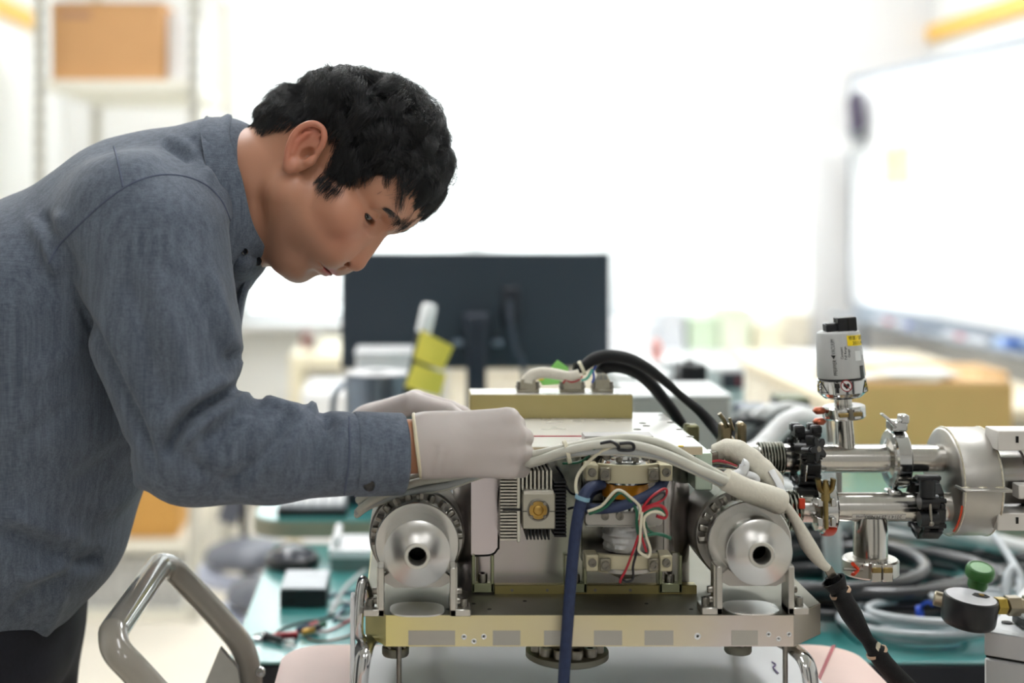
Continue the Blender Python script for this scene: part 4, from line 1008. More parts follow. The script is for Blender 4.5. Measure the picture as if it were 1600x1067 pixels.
# open the glove at the wrist: rolled cuff edge
gl_ = link_mesh('glove', np_mesh('glove', v, q), m_glove, man, 180)
cr_ = [W(652, 646, 1.463) + Vector((0, 0, 0))]
def cuff_ring(pts, r): MB().tube(pts, r, 8, 8, closed=True).build('rolled_edge', mat('glove rim', (224, 214, 186), .5), gl_)
wc = W(651, 696, 1.463)
ring = []
for i in range(16):
    a = 2 * math.pi * i / 16
    ring.append(W(651, 696, 1.463) + Vector((-.12, 0, .985)) * (.0322 * math.cos(a)) + YA * (.0322 * math.sin(a)) + Vector((.0008, 0, 0)))
cuff_ring(ring, .0021)
v, q = glove(
    [((575, 660, 1.690), .020, (643, 630, 1.662), .0135), ((575, 664, 1.700), .020, (650, 627, 1.680), .0135), ((575, 668, 1.708), .018, (650, 631, 1.698), .013), ((578, 672, 1.714), .017, (643, 640, 1.713), .0115)],
    [[((643, 630, 1.662), .0135), ((700, 641, 1.648), .0095), ((722, 655, 1.642), .0082), ((736, 665, 1.640), .0074)],
     [((650, 627, 1.680), .0135), ((703, 638, 1.668), .0095), ((724, 646, 1.662), .0084), ((738, 656, 1.660), .0074)],
     [((650, 631, 1.698), .013), ((700, 642, 1.690), .0092), ((722, 652, 1.684), .008), ((735, 661, 1.682), .0072)],
     [((643, 640, 1.713), .0115), ((688, 652, 1.710), .0084), ((708, 661, 1.706), .0074), ((719, 668, 1.704), .0068)]],
    [((600, 668, 1.672), .016), ((640, 676, 1.645), .0115), ((680, 680, 1.630), .0095), ((702, 677, 1.628), .0082)],
    [((556, 688, 1.703), .028, (588, 668, 1.697), .026)], (-.11, 1.60, .995), (.10, 1.76, 1.11), cut=(W(562, 680, 1.703), (-.92, 0, -.38)))
nrm = normals(v, q)
if ((v - v.mean(0)) * nrm).sum() < 0: q = q[:, ::-1]
link_mesh('glove', np_mesh('glove', v, q), m_glove, man, 180)
# ================================================================ VACUUM PIPEWORK TO THE RIGHT OF THE INSTRUMENT
vp = thing('vacuum_pipework', 'stainless vacuum pipes with bellows, clamps and a big drum right of the instrument', 'pipework', (.50, 1.62, .95))
DU, DL = 1.62, 1.60
ZU, ZL = PZ(716, DU), PZ(792, DL)
def hx(name, a, b_, prof, m, z, D, par=vp, n=32, angle=30, cap=(False, False)):
    """lathe along X: prof = (radius m, image column)"""
    x_ = PX(a, D)
    return MB().lathe([(r, PX(p_, D) - x_) for r, p_ in prof], (x_, D, z), XA, n, cap).build(name, m, par, angle)
rU = .0160
hx('pipe', 1140, 0, [(.0125, 1140), (.0125, 1162), (.015, 1166), (.015, 1184)], m_steelx, ZU, DU)
bp_ = []
for i in range(8):
    x_ = 1184 + i * 4.9; bp_ += [(.0150, x_), (.0186, x_ + 1.1), (.0190, x_ + 2.4), (.0186, x_ + 3.6), (.0150, x_ + 4.7)]
hx('bellows', 1184, 0, bp_, m_steel, ZU, DU)
hx('weld_collar', 1222, 0, [(.015, 1222), (.0165, 1224), (.0165, 1236), (.0155, 1240), (.0155, 1246)], m_steelx, ZU, DU)
hx('pipe', 1244, 0, [(.0155, 1244), (.0262, 1250), (.0262, 1257), (.0262, 1258), (.0262, 1266), (rU, 1271), (rU, 1384), (.0275, 1391), (.0275, 1397)], m_steelx, ZU, DU)
hx('pipe', 1397, 0, [(.0275, 1397), (.0275, 1403), (rU - .0005, 1409), (rU - .0005, 1492)], m_steelx, ZU, DU)
# black link clamps with a star knob / wing screw
def link_clamp(xc, z, D, R, n_l, a0, star):
    cl_ = thing('link_clamp', None, None, (xc, D, z)); cl_.parent = vp; cl_.matrix_parent_inverse = Matrix.Translation(-Vector(vp.location))
    for k in range(n_l):
        a = math.radians(a0 + 360 / n_l * k); d = Vector((0, math.cos(a), math.sin(a))); t = Vector((0, -math.sin(a), math.cos(a)))
        Rm = Matrix((XA, t, d)).transposed()
        q = MB(); p0 = Vector((xc, D, z)) + d * R
        w = 2 * R * math.tan(math.pi / n_l)
        q.box(p0 + d * .004, (.0215, w * .62, .0085), .0016, Rm)
        for sx in (-1, 1): q.box(p0 + d * .003 + XA * sx * .0075, (.0065, w * 1.0, .0062), .0014, Rm)
        lk = q.build('clamp_link', m_blackp, cl_)
        q = MB(); q.cyl(p0 + t * w * .5 + d * .003 - XA * .012, p0 + t * w * .5 + d * .003 + XA * .012, .0028, n=10); q.build('link_pin', m_blackp, cl_)
    return cl_
xk = PX(1256, DU)
lc1 = link_clamp(xk, ZU, DU, .0255, 8, 12, True)
for dx in (-.0095, .0095):                                    # hinge lugs on top
    for dy in (-.010, .006):
        MB().box((xk + dx - .002, DU - .012 + dy, ZU + .0365), (.0115, .012, .0095), .0018).build('hinge_lug', m_blackp, lc1)
MB().box((xk - .001, DU - .012, ZU + .0305), (.030, .022, .008), .002).build('hinge_block', m_blackp, lc1)
kc = W(1266, 701, 1.572); kd = Vector((.55, -.80, .10)).normalized(); ku, kv, kw = frame_of(kd)
sp = []
for i in range(40):
    a = 2 * math.pi * i / 40; r = .0118 + .0042 * math.cos(5 * a); sp.append((r * math.cos(a), r * math.sin(a)))
q = MB(); q.prism(sp, kc, ku, kv, kd * .010); q.prism([(a * .86, b_ * .86) for a, b_ in sp], kc + kd * .010, ku, kv, kd * .002); q.lathe([(.0062, -.018), (.007, 0)], kc, kd, 16)
q.build('star_knob', m_blackp, lc1, 50)
MB().lathe([(.0034, .0118), (.0034, .0126), (.0016, .0126), (.0016, .0122)], kc, kd, 14).build('knob_screw', m_bolt, lc1)
MB().tube([W(1261, 727, 1.572), W(1260, 738, 1.570), W(1259, 752, 1.572)], .0009, 6).build('locking_wire', m_chrome, lc1)
MB().box((xk - .004, DU - .018, ZU - .036), (.022, .022, .016), .003).build('clamp_foot', m_blackp, lc1)
# silver quick clamp between the tee and the drum
xq = PX(1400, DU)
MB().ring((xq, DU, ZU), XA, .0225, .0335, .0175, 44, .002).build('quick_clamp', m_chrome, vp)
q = MB(); q.box((xq - .002, DU - .008, ZU + .039), (.019, .020, .012), .002); q.box((xq + .004, DU - .012, ZU + .047), (.010, .014, .010), .0015)
q.tube([W(1398, 668, 1.60), W(1388, 655, 1.598), W(1377, 646, 1.597)], .0036, 8, flat=.4); q.build('clamp_lever', m_chrome, vp)
q = MB(); q.box((xq - .009, DU - .016, ZU - .0375), (.016, .018, .012), .002); q.build('clamp_hinge', m_chrome, vp)
# the drum
xd0, xd1 = .606, .6545; zd, Dd = PZ(751, 1.62), 1.62
MB().lathe([(.0001, 0), (.0575, 0), (.0600, .0018), (.0608, .004), (.0608, xd1 - xd0 - .004), (.0600, xd1 - xd0 - .0015), (.057, xd1 - xd0), (.0001, xd1 - xd0)], (xd0, Dd, zd), XA, 72, (False, False)).build('drum', m_satin, vp)
m_weld = mat('straw weld bead', (204, 198, 180), .35, 1.0, var=.2, scale=200)
for x_ in (xd0 + .0035, xd1 - .0035):
    MB().tube([(x_, Dd + .0606 * math.cos(a), zd + .0606 * math.sin(a)) for a in np.linspace(0, 2 * math.pi, 72, endpoint=False)], .0011, 6, closed=True, raw=True).build('weld_bead', m_weld, vp)
MB().tube([(xd0 + .001, Dd + .0598 * math.cos(a), zd + .0598 * math.sin(a)) for a in np.linspace(math.radians(196), math.radians(236), 16)], .0012, 6, raw=True).build('orange_reflection', mat('orange reflection tone', (222, 74, 32), .5), vp)  # orange reflection on the drum rim, put in as a coloured strip
q = MB(); q.bb(PX(1502, 1.556), PX(1576, 1.556), 1.545, 1.575, PZ(770, 1.545), PZ(765.5, 1.545), .0008); q.build('drum_lug', m_satin, vp)
for px_ in (1510, 1536, 1562): MB().sphere(W(px_, 762.5, 1.558), .0034, 10, 6, (1.6, 1, .5)).build('weld_spot', m_weld, vp)
# outlet beyond the drum
zr = PZ(745, 1.62)
hx('outlet_tube', 1560, 0, [(.034, 1550), (.034, 1600), (.043, 1606), (.043, 1622)], m_steel, zr, 1.62)
bp_ = []
for i in range(4):
    x_ = 1586 + i * 9; bp_ += [(.037, x_), (.0415, x_ + 2), (.042, x_ + 4.5), (.0415, x_ + 7), (.037, x_ + 8.6)]
hx('bellows', 1586, 0, bp_, m_steelx, zr, 1.62)
m_blk = mat('white painted block', (222, 218, 212), .45, .2, var=.02)
for (a, b_) in ((672, 703), (800, 828)):
    q = MB().bb(PX(1556, 1.57), PX(1668, 1.57), 1.565, 1.60, PZ(b_, 1.57), PZ(a, 1.57), .001).build('clamp_block', m_blk, vp)
    MB().bb(PX(1587, 1.565), PX(1591, 1.565), 1.5640, 1.570, PZ((a + b_) / 2 + 4, 1.565), PZ((a + b_) / 2 - 6, 1.565)).build('block_slot', m_dark, q)
MB().bb(PX(1590, 1.565), PX(1640, 1.565), 1.562, 1.58, PZ(779, 1.565), PZ(757, 1.565), .001).build('side_block', m_blk, vp)
# lower line
rL = .0163
hx('pipe', 1205, 0, [(.0150, 1205), (.0150, 1226)], m_steelx, ZL, DL)
bp_ = []
for i in range(4):
    x_ = 1222 + i * 6.4; bp_ += [(.0165, x_), (.0225, x_ + 1.4), (.0230, x_ + 3.1), (.0225, x_ + 4.8), (.0165, x_ + 6.2)]
hx('bellows', 1222, 0, bp_, m_steel, ZL - .004, DL)
hx('pipe', 1248, 0, [(.0160, 1246), (.0178, 1250), (.0178, 1268), (.0260, 1272), (.0260, 1287), (rL, 1293), (rL, 1438), (.0262, 1442), (.0262, 1452), (rL, 1458), (rL, 1494)], m_steelx, ZL, DL)
m_or = mat('orange red plastic', (224, 66, 30), .4, var=.05)
q = MB()
q.ring((PX(1290, DL), DL, ZL), XA, .0225, .0300, .0150, 40, .002); q.build('hinge_clamp', m_chrome, vp)
MB().tube([(PX(1290, DL), DL + .0306 * math.cos(a), ZL + .0306 * math.sin(a)) for a in np.linspace(math.radians(218), math.radians(275), 14)], .0062, 10, raw=True, flat=.25, up=(1, 0, 0)).build('orange_sleeve', m_or, vp)
m_brass = mat('dull brass', (158, 138, 92), .35, 1.0, var=.1, scale=60)
MB().cyl(W(1291, 826, 1.566), W(1290, 750, 1.566), .0026, n=10).build('clamp_screw', m_brass, vp)
q = MB()
for sx in (-1, 1):
    q.tube([W(1290, 772, 1.566), W(1290 + sx * 9, 765, 1.566), W(1290 + sx * 12, 748, 1.566)], .0050, 10, flat=.5, rf=lambda t: .7 + .5 * t)
q.lathe([(.0052, -.010), (.0045, .004), (.0028, .010)], W(1290, 768, 1.566), ZA, 14); q.build('wing_nut', m_brass, vp)
for (a, b_) in ((1275, 1284), (1296, 1304)):
    for (c_, d_) in ((777, 790), (807, 821)): MB().bb(PX(a, 1.572), PX(b_, 1.572), 1.565, 1.585, PZ(d_, 1.572), PZ(c_, 1.572), .0008).build('clamp_ear', m_chrome, vp)
MB().bb(PX(1249, 1.575), PX(1258, 1.575), 1.574, 1.5785, PZ(795, 1.575), PZ(779, 1.575), .0006).build('orange_tab', m_or, vp)
MB().tube([(PX(1240 + 0, DL), DL + .0195 * math.cos(a), ZL + .0195 * math.sin(a)) for a in np.linspace(math.radians(190), math.radians(330), 14)], .0024, 8, raw=True).build('orange_cord', m_or, vp)
xk2 = PX(1446, DL)
lc2 = link_clamp(xk2, ZL, DL, .0265, 7, 30, False)
q = MB(); q.cyl(W(1449, 748, 1.560), W(1449, 776, 1.560), .0085, n=16); q.box(W(1450, 746, 1.560), (.026, .012, .0055), .0015); q.build('wing_screw', m_blackp, lc2)
for py_ in (792, 819):
    q = MB(); q.cyl(W(1449, py_ - 8, 1.563) - XA * .009, W(1449, py_ - 8, 1.563) + XA * .011, .0085, n=16); q.build('hinge_barrel', m_blackp, lc2)
MB().cyl(W(1453, 787, 1.556), W(1455, 818, 1.556), .0018, n=8).build('hinge_pin', m_bolt, lc2)
MB().sphere(W(1455, 818, 1.556), .0032, 10, 6).build('pin_ball', m_bolt, lc2)
# printed label, upside down on the lower pipe
lbw = PX(1408, DL) - PX(1325, DL); aL = math.radians(-28)
def on_pipe(u, v):     # wrapped on the lower pipe; v is an arc length
    a = aL + v / rL
    return Vector((PX(1366.5, DL) + u, DL - (rL + .00035) * math.cos(a), ZL + (rL + .00035) * math.sin(a)))
vs = [tuple(on_pipe(u, v)) for v in np.linspace(-.0031, .0031, 5) for u in (-lbw / 2, lbw / 2)]
MB().add(vs, [(2 * i, 2 * i + 1, 2 * i + 3, 2 * i + 2) for i in range(4)]).build('printed_label', mat('label tape', (226, 224, 218), .5, var=.01), vp)
m_ink = mat('black ink', (28, 28, 30), .6, var=.02)
me = text('label_text', '2014.1.25 H.Nakajima', .0062, Matrix.Identity(4), m_ink, ext=0)
for v_ in me.vertices:
    x_, y_ = -v_.co.x * .93, -v_.co.y
    pp = on_pipe(x_, y_); a = aL + y_ / rL; v_.co = pp + Vector((0, -math.cos(a), math.sin(a))) * .0002
link_mesh('label_text', me, m_ink, vp, 180)
# branch downwards with its clamp
xt, Dt = PX(1360, DL), DL
def vz(prof, m, name, x_=xt, D=Dt, n=36, par=vp, ax=ZA, cap=(False, False)):
    return MB().lathe([(r, PZ(py, D) - PZ(prof[0][1], D)) for r, py in prof], (x_, D, PZ(prof[0][1], D)), ax, n, cap).build(name, m, par, 30)
vz([(.0190, 884), (.0190, 822), (.0180, 806)], m_steelx, 'branch_pipe')
vz([(.0001, 899), (.0175, 899), (.0175, 884)], m_steelx, 'blank_flange')
MB().ring((xt, Dt, PZ(884, Dt)), ZA, .0192, .0310, .0185, 48, .002).build('ring_clamp', m_alum, vp)
for dx in (-.0062, .0062):
    MB().box((xt + dx + .0005, Dt - .0335, PZ(893, 1.567)), (.0115, .012, .020), .001).build('clamp_ear', m_steelx, vp)
    MB().box((xt + dx + .0005, Dt - .0385, PZ(888.5, 1.567)), (.0105, .004, .0062), .001).build('ear_pad', m_brass, vp)
MB().cyl(W(1318, 889, 1.562), W(1348, 890, 1.562), .0017, n=8).build('clamp_screw', m_bolt, vp)
q = MB()
for sz in (-1, 1): q.tube([W(1341, 889.5, 1.562), W(1336, 889.5 + sz * 5, 1.562), W(1333, 889.5 + sz * 8, 1.56)], .0034, 8, flat=.6)
q.build('wing_nut', m_or, vp)
MB().tube([W(1344, 886, 1.558), W(1349, 882, 1.556), W(1352, 878, 1.556)], .0012, 6).build('spring_clip', m_chrome, vp)
# branch upwards carrying the gauge, with its slim support rod
gt = Vector((-.075, 0, 1)).normalized(); gb = Vector((PX(1323, DU), DU, ZU + .010))
def gpt(py): 
    t = (PZ(py, DU) - gb.z) / gt.z; return gb + gt * t
def gl_lathe(prof, m, name, par, n=40, cap=(False, False), angle=30):
    o_ = gpt(prof[0][1]); return MB().lathe([(r, (gpt(py) - o_).length) for r, py in prof], o_, gt, n, cap).build(name, m, par, angle)
gl_lathe([(.0105, 704), (.0096, 690), (.0092, 652), (.0150, 649), (.0150, 643)], m_steelx, 'branch_pipe', vp)
for px_, D, a, b_ in ((1312, 1.70, 612, 800), (1297, 1.70, 640, 690)):
    MB().cyl(W(px_, b_, D), W(px_ - 4, a, D), .0036, n=12).build('support_rod', m_satin, vp)
# brown toggle clamp where the pipe meets the instrument
q = MB(); tcn = W(1141, 676, 1.60)
q.box(tcn + Vector((-.006, 0, -.002)), (.012, .020, .026), .002); q.box(tcn + Vector((.011, -.004, 0)), (.010, .018, .026), .003)
q.tube([W(1136, 668, 1.59), W(1131, 656, 1.59), W(1124, 646, 1.59)], .0042, 8, flat=.6); q.tube([W(1146, 672, 1.585), W(1142, 660, 1.585), W(1140, 653, 1.585)], .0035, 8, flat=.5)
q.ring((tcn.x, 1.62, ZU), XA, .0165, .0275, .014, 36, .002)
q.build('toggle_clamp', mat('bronze toggle', (128, 116, 92), .35, 1.0, var=.1, scale=60), vp)
q = MB(); q.box(W(1080, 676, 1.66), (.016, .02, .020), .002); q.cyl(W(1074, 672, 1.655), W(1074, 662, 1.655), .003); q.cyl(W(1084, 674, 1.655), W(1084, 666, 1.655), .003); q.build('cable_socket', mat('olive socket', (120, 118, 88), .4, .8), vp)

# ---- pressure gauge head
ga = thing('vacuum_gauge', 'grey tapered vacuum gauge with black plug standing on the upper pipe', 'gauge', tuple(gpt(652)))
m_gb = mat('grey gauge housing', (190, 192, 192), .42, var=.02, scale=20)
G_ = lambda prof, m, name, par=None, **k: gl_lathe(prof, m, name, par or ga, **k)
G_([(.0150, 643), (.0150, 638), (.0098, 634), (.0098, 620)], m_steelx, 'gauge_neck')
G_([(.0098, 622), (.0205, 620), (.0255, 614), (.0262, 612), (.0272, 611), (.0272, 592), (.0250, 590)], m_chrome, 'gauge_base')
G_([(.0258, 591), (.0258, 587)], m_blackp, 'black_band')
hb = G_([(.0262, 588), (.0268, 586), (.0243, 523), (.0232, 518), (.0200, 516), (.0001, 515)], m_gb, 'gauge_housing')
pk = gpt(508); Rg = Matrix((Vector((gt.z, 0, -gt.x)), YA, gt)).transposed()
q = MB(); q.box(pk + Vector((.007, -.006, .002)), (.0215, .018, .016), .001, Rg); q.build('black_plug', m_blackp, ga)
q = MB(); q.box(pk + Vector((-.008, -.004, -.002)), (.016, .016, .010), .0015, Rg); q.build('plug_base', m_blackp, ga)
MB().box(pk + Vector((.0075, -.0155, .002)), (.0012, .0012, .015), 0, Rg).build('plug_seam', m_dark, ga)
ring_ = MB(); ring_.ring(gpt(643), gt, .0105, .0240, .0145, 44, .0018); ring_.build('neck_clamp', m_chrome, ga)
q = MB(); q.box(gpt(643) + Vector((0, -.0235, 0)), (.026, .006, .0045), .0006, Rg); q.build('clamp_band', m_brass, ga)
MB().cyl(gpt(651) + Vector((0, -.0262, 0)), gpt(635) + Vector((0, -.0262, 0)), .0028, n=10).build('clamp_rivet', m_bolt, ga)
m_cu = mat('copper red wing', (176, 96, 70), .35, .7, var=.08)
for dz in (-.006, .0065):
    q = MB(); q.box(gpt(649) + Vector((-.0300, -.006, dz)), (.014, .012, .0076), .003, Rg); q.build('wing_nut', m_cu, ga)
# prints on the housing: wrapped onto the cone
def wrap(u, py, lift=.0003):       # u: image columns from the axis, py: row
    c = gpt(py); r = .0268 + (.0243 - .0268) * (586 - py) / 63 if py < 588 else .0272
    x_ = u * DU / F / 1.0; a = math.asin(max(-1, min(1, x_ / r)))
    return c + Vector((math.sin(a), -math.cos(a), 0)) * (r + lift)
def patch(u0, u1, p0, p1, m, name, lift=.0003, nu=8, npp=4):
    vs = [tuple(wrap(u0 + (u1 - u0) * i / nu, p0 + (p1 - p0) * j / npp, lift)) for j in range(npp + 1) for i in range(nu + 1)]
    return MB().add(vs, [(j * (nu + 1) + i, (j + 1) * (nu + 1) + i, (j + 1) * (nu + 1) + i + 1, j * (nu + 1) + i + 1) for j in range(npp) for i in range(nu)]).build(name, m, ga, 180)
m_yl = mat('yellow sticker', (246, 214, 20), .45, var=.02); m_lb = mat('white sticker', (226, 228, 228), .5, var=.02)
ax_px = lambda py: CX + gpt(py).x * F / DU
patch(1313 - ax_px(528), 1344 - ax_px(528), 521, 537, m_yl, 'yellow_sticker')
patch(1326 - ax_px(550), 1337 - ax_px(550), 545, 560, m_lb, 'white_sticker'); patch(1338 - ax_px(548), 1346 - ax_px(548), 543, 552, m_lb, 'white_sticker')
patch(1334 - ax_px(577), 1342 - ax_px(577), 568, 586, m_blackp, 'black_slot')
def gtext(s, size_px, u, py, rot, m=m_ink, sx=1.0, lift=.0005):
    me = text('printing', s, 1.0, Matrix.Identity(4), m, ext=0)
    for v_ in me.vertices:
        a, b_ = v_.co.x * size_px * sx, v_.co.y * size_px
        if rot: a, b_ = -b_, a
        v_.co = wrap(u + a, py - b_, lift)
    return link_mesh('printing', me, m, ga, 180)
gtext('PFEIFFER', 7.0, 1296 - ax_px(572), 571, True, sx=.92); gtext('VACUUM', 7.0, 1293 - ax_px(538), 539, True, mat('grey ink', (96, 98, 100), .6), sx=.80)
me_ = MB(); tri = [wrap(1290.5 - ax_px(554), 552, .0005), wrap(1290.5 - ax_px(554) + 6, 552, .0005), wrap(1290.5 - ax_px(554) + 3, 558, .0005)]
me_.add([tuple(t) for t in tri], [(0, 1, 2)]).build('print_arrow', m_ink, ga, 180)
for i, s in enumerate(('Compact', 'Full Range', 'Gauge')): gtext(s, 5.2, 1305 + i * 5.4 - ax_px(550), 548, True, sx=.95)
gtext('修理／調整', 6.6, 1330 - ax_px(525), 525.5, False, sx=.88); gtext('2011.4', 6.8, 1331 - ax_px(533), 533, False)
# warning marks on the chrome base
def base_mark(u, py, kind):
    if kind == 'tri':
        V3 = [wrap(u - 6.5, py + 9, .0004), wrap(u + 6.5, py + 9, .0004), wrap(u + 3, py, .0004), wrap(u, py - 9, .0004), wrap(u - 3, py, .0004)]
        MB().add([tuple(v_) for v_ in V3], [(0, 1, 2, 3, 4)]).build('warning_triangle', m_yl, ga, 180)
        for s_ in (-1, 1):
            e_ = MB(); e_.tube([wrap(u + s_ * 6.5, py + 9, .0005), wrap(u + s_ * 3.2, py, .0005), wrap(u, py - 9, .0005)], .0004, 5, raw=True); e_.build('triangle_edge', m_ink, ga)
        e_ = MB(); e_.tube([wrap(u - 6.5, py + 9, .0005), wrap(u, py + 9, .0005), wrap(u + 6.5, py + 9, .0005)], .0004, 5, raw=True); e_.build('triangle_edge', m_ink, ga)
        e_ = MB(); e_.tube([wrap(u + 1, py - 4, .0006), wrap(u - 1.5, py + 2, .0006), wrap(u + 1.2, py + 2, .0006), wrap(u - .6, py + 7, .0006)], .00045, 5, raw=True); e_.build('flash_mark', m_ink, ga)
    elif kind == 'ban':
        P = [wrap(u + 8 * math.cos(a), py + 8.5 * math.sin(a), .0005) for a in np.linspace(0, 2 * math.pi, 28, endpoint=False)]
        disc = MB(); disc.add([tuple(wrap(u, py, .0004))] + [tuple(p_) for p_ in P], [(0, (i + 1) % 28 + 1, i + 1) for i in range(28)]); disc.build('sign_disc', m_lb, ga, 180)
        e_ = MB(); e_.tube(P, .0006, 6, closed=True, raw=True); e_.tube([wrap(u - 5.5, py - 6, .0007), wrap(u, py, .0007), wrap(u + 5.5, py + 6, .0007)], .0005, 5, raw=True); e_.build('prohibition_ring', mat('sign red', (150, 40, 44), .5), ga)
        hp_ = [(0, 5.5), (4.6, .4), (4.4, -2.6), (2.4, -4), (0, -2.4), (-2.4, -4), (-4.4, -2.6), (-4.6, .4)]
        MB().add([tuple(wrap(u + a, py + b_, .0006)) for a, b_ in hp_], [tuple(range(8))]).build('heart_mark', m_ink, ga, 180)
    else:
        e_ = MB(); e_.add([tuple(wrap(u + a, py + b_, .0005)) for a, b_ in ((-3, -5), (3, -5), (3.4, 2), (2, 2), (2, 10), (-2, 10), (-2, 2), (-3.4, 2))], [tuple(range(8))])
        e_.add([tuple(wrap(u + 2.2 * math.cos(a), py - 8 + 2.4 * math.sin(a), .0005)) for a in np.linspace(0, 6.283, 12, endpoint=False)], [tuple(range(12))]); e_.build('person_mark', m_ink, ga, 180)
uc = ax_px(601)
base_mark(1279.5 - uc, 602, 'tri'); base_mark(1311.5 - uc, 598, 'ban'); base_mark(1298.5 - uc, 600, 'man'); base_mark(1345 - uc, 600, 'tri')
# ================================================================ CABLES AND WIRES
m_wc = mat('white cable', (205, 204, 192), .5, var=.05, scale=60)
m_wc2 = mat('pale grey cable', (178, 182, 182), .45, var=.05, scale=60)
m_blue = mat('navy sleeve', (34, 47, 80), .6, var=.15, scale=200, bump=.2, bscale=700)
m_wb = mat('black wire', (18, 20, 26), .4); m_wr = mat('red wire', (172, 30, 44), .4); m_wg = mat('green wire', (22, 92, 66), .4); m_ww = mat('cream wire', (220, 214, 190), .5)
m_wrap = mat('wrapped cable sleeve', (218, 213, 198), .7, var=.04, scale=300, bump=.2, bscale=260)
m_mesh = mat('black braided sleeve', (14, 14, 16), .6, var=.4, scale=900, bump=.4, bscale=900, spec=.3)
m_tie = mat('cable tie', (214, 180, 150), .5)
# the white bundle the man is holding: several cables, one thing
wbn = thing('cable_bundle', 'white cable bundle held in the glove and arching over the pump column', 'cable', tuple(W(830, 715, 1.48)))
base_p = [(560, 790, 1.52), (585, 775, 1.50), (640, 755, 1.492), (700, 742, 1.488), (760, 728, 1.486), (830, 716, 1.478), (880, 703, 1.462), (935, 694, 1.452), (990, 693, 1.450), (1040, 704, 1.450), (1090, 728, 1.450), (1150, 757, 1.462), (1195, 772, 1.472)]
for i, (du, dv, dd, r, m) in enumerate(((0, -6, .004, .0042, m_wc), (2, 3, -.003, .0044, m_wc), (-2, 9, .003, .0040, m_wc2), (4, -1, .009, .0042, m_wc), (0, 6, .010, .0040, m_wc2), (-3, 12, .006, .0034, m_wc))):
    P = [W(a + du, b_ + dv * (1.4 if a < 760 else 1.0) + (3 * math.sin(k * 1.3 + i * 2)), D + dd) for k, (a, b_, D) in enumerate(base_p)]
    MB().tube(P, r, 10, 7).build('cable', m, wbn)
MB().tube([W(1132, 748, 1.462), W(1165, 765, 1.466), W(1200, 777, 1.472), W(1222, 786, 1.476)], .0138, 18, 6, rf=lambda t: .82 + .18 * t if t < .9 else .9).build('tape_wrap', m_wrap, wbn)
MB().ring(W(886, 706, 1.466), (1, 0, .25), .010, .0122, .004, 24).build('cable_tie', m_ww, wbn)
# slim branch that goes down to the braided sleeve
tb = thing('wrapped_cable', 'thin tape-wrapped cable running from the bundle down to the black braided sleeve', 'cable', tuple(W(1250, 820, 1.49)))
MB().tube([W(1214, 782, 1.474), W(1228, 790, 1.478), W(1246, 818, 1.486), W(1262, 850, 1.492), W(1280, 876, 1.496), W(1293, 888, 1.498)], .0072, 12, 8, rf=lambda t: .62 + .50 * math.exp(-((t - .62) / .22) ** 2)).build('wrapped_sleeve', m_wrap, tb)
q = MB(); d_ = (W(1304, 908, 1.50) - W(1291, 886, 1.498)).normalized(); Rc = Matrix((d_.cross(YA).normalized(), YA, d_)).transposed()
q.box(W(1298, 896, 1.499), (.0095, .006, .015), .0008, Rc); q.box(W(1304, 905, 1.50), (.012, .0075, .007), .0008, Rc); q.build('plug_shell', m_bolt, tb)
bs = thing('braided_cable', 'black braided cable sleeve hanging below the plug beside the base plate', 'cable', tuple(W(1350, 1000, 1.50)))
MB().tube([W(1300, 900, 1.502), W(1309, 920, 1.50), W(1322, 945, 1.50), W(1345, 985, 1.50), W(1366, 1014, 1.50), W(1392, 1048, 1.50), W(1462, 1120, 1.50), W(1545, 1230, 1.50)], .0150, 16, 7,
          rf=lambda t: float(np.interp(t, [0, .06, .12, .2, .34, .5, .62, 1], [.75, .6, .62, .98, 1.05, .62, .95, .95])), flat=.7).build('braid', m_mesh, bs)
MB().lathe([(.0085, 0), (.0100, .003), (.0125, .011), (.0130, .014), (.0110, .014), (.0085, .004)], W(1312, 924, 1.50), W(1297, 898, 1.50) - W(1312, 924, 1.50), 22, (False, False)).build('flared_end', m_mesh, bs)
for a, b_, r in ((1313, 926, .0112), (1370, 1019, .0112)): MB().ring(W(a, b_, 1.50), W(1345, 985, 1.5) - W(1322, 945, 1.5), r - .001, r + .0006, .003, 24).build('cable_tie', m_tie, bs)
q = MB(); q.tube([W(1372, 1012, 1.49), W(1374, 1004, 1.49), W(1372, 1018, 1.49), W(1400, 1048, 1.49)], .002, 6, 5); q.build('tie_tail', m_ww, bs)
# blue sleeved cable
bc = thing('sleeved_cable', 'dark blue sleeved cable looped round the pump column and hanging over the plate edge', 'cable', tuple(W(900, 850, 1.44)))
MB().tube([W(1036, 752, 1.49), W(1028, 764, 1.462), W(1004, 778, 1.452), W(968, 791, 1.450), W(930, 795, 1.456), W(915, 788, 1.47), W(925, 768, 1.500), W(950, 760, 1.525)], .0062, 12, 7, flat=.8).build('cable_loop', m_blue, bc)
MB().tube([W(940, 757, 1.470), W(922, 762, 1.455), W(909, 782, 1.445), W(901, 820, 1.442), W(895, 870, 1.440), W(891, 920, 1.437), W(888, 960, 1.434), W(885, 1000, 1.432), W(881, 1060, 1.430), (PX(879, 1.425), 1.425, .785), (PX(878, 1.41), 1.405, .771), (PX(876, 1.38), 1.36, .769), (.145, 1.27, .769)], .0063, 12, 7, flat=.85).build('cable_drop', m_blue, bc)
MB().ring(W(910, 778, 1.445), (.3, 0, 1), .0066, .0078, .004, 20).build('cable_tie', mat('pale blue tie', (130, 170, 190), .5), bc)
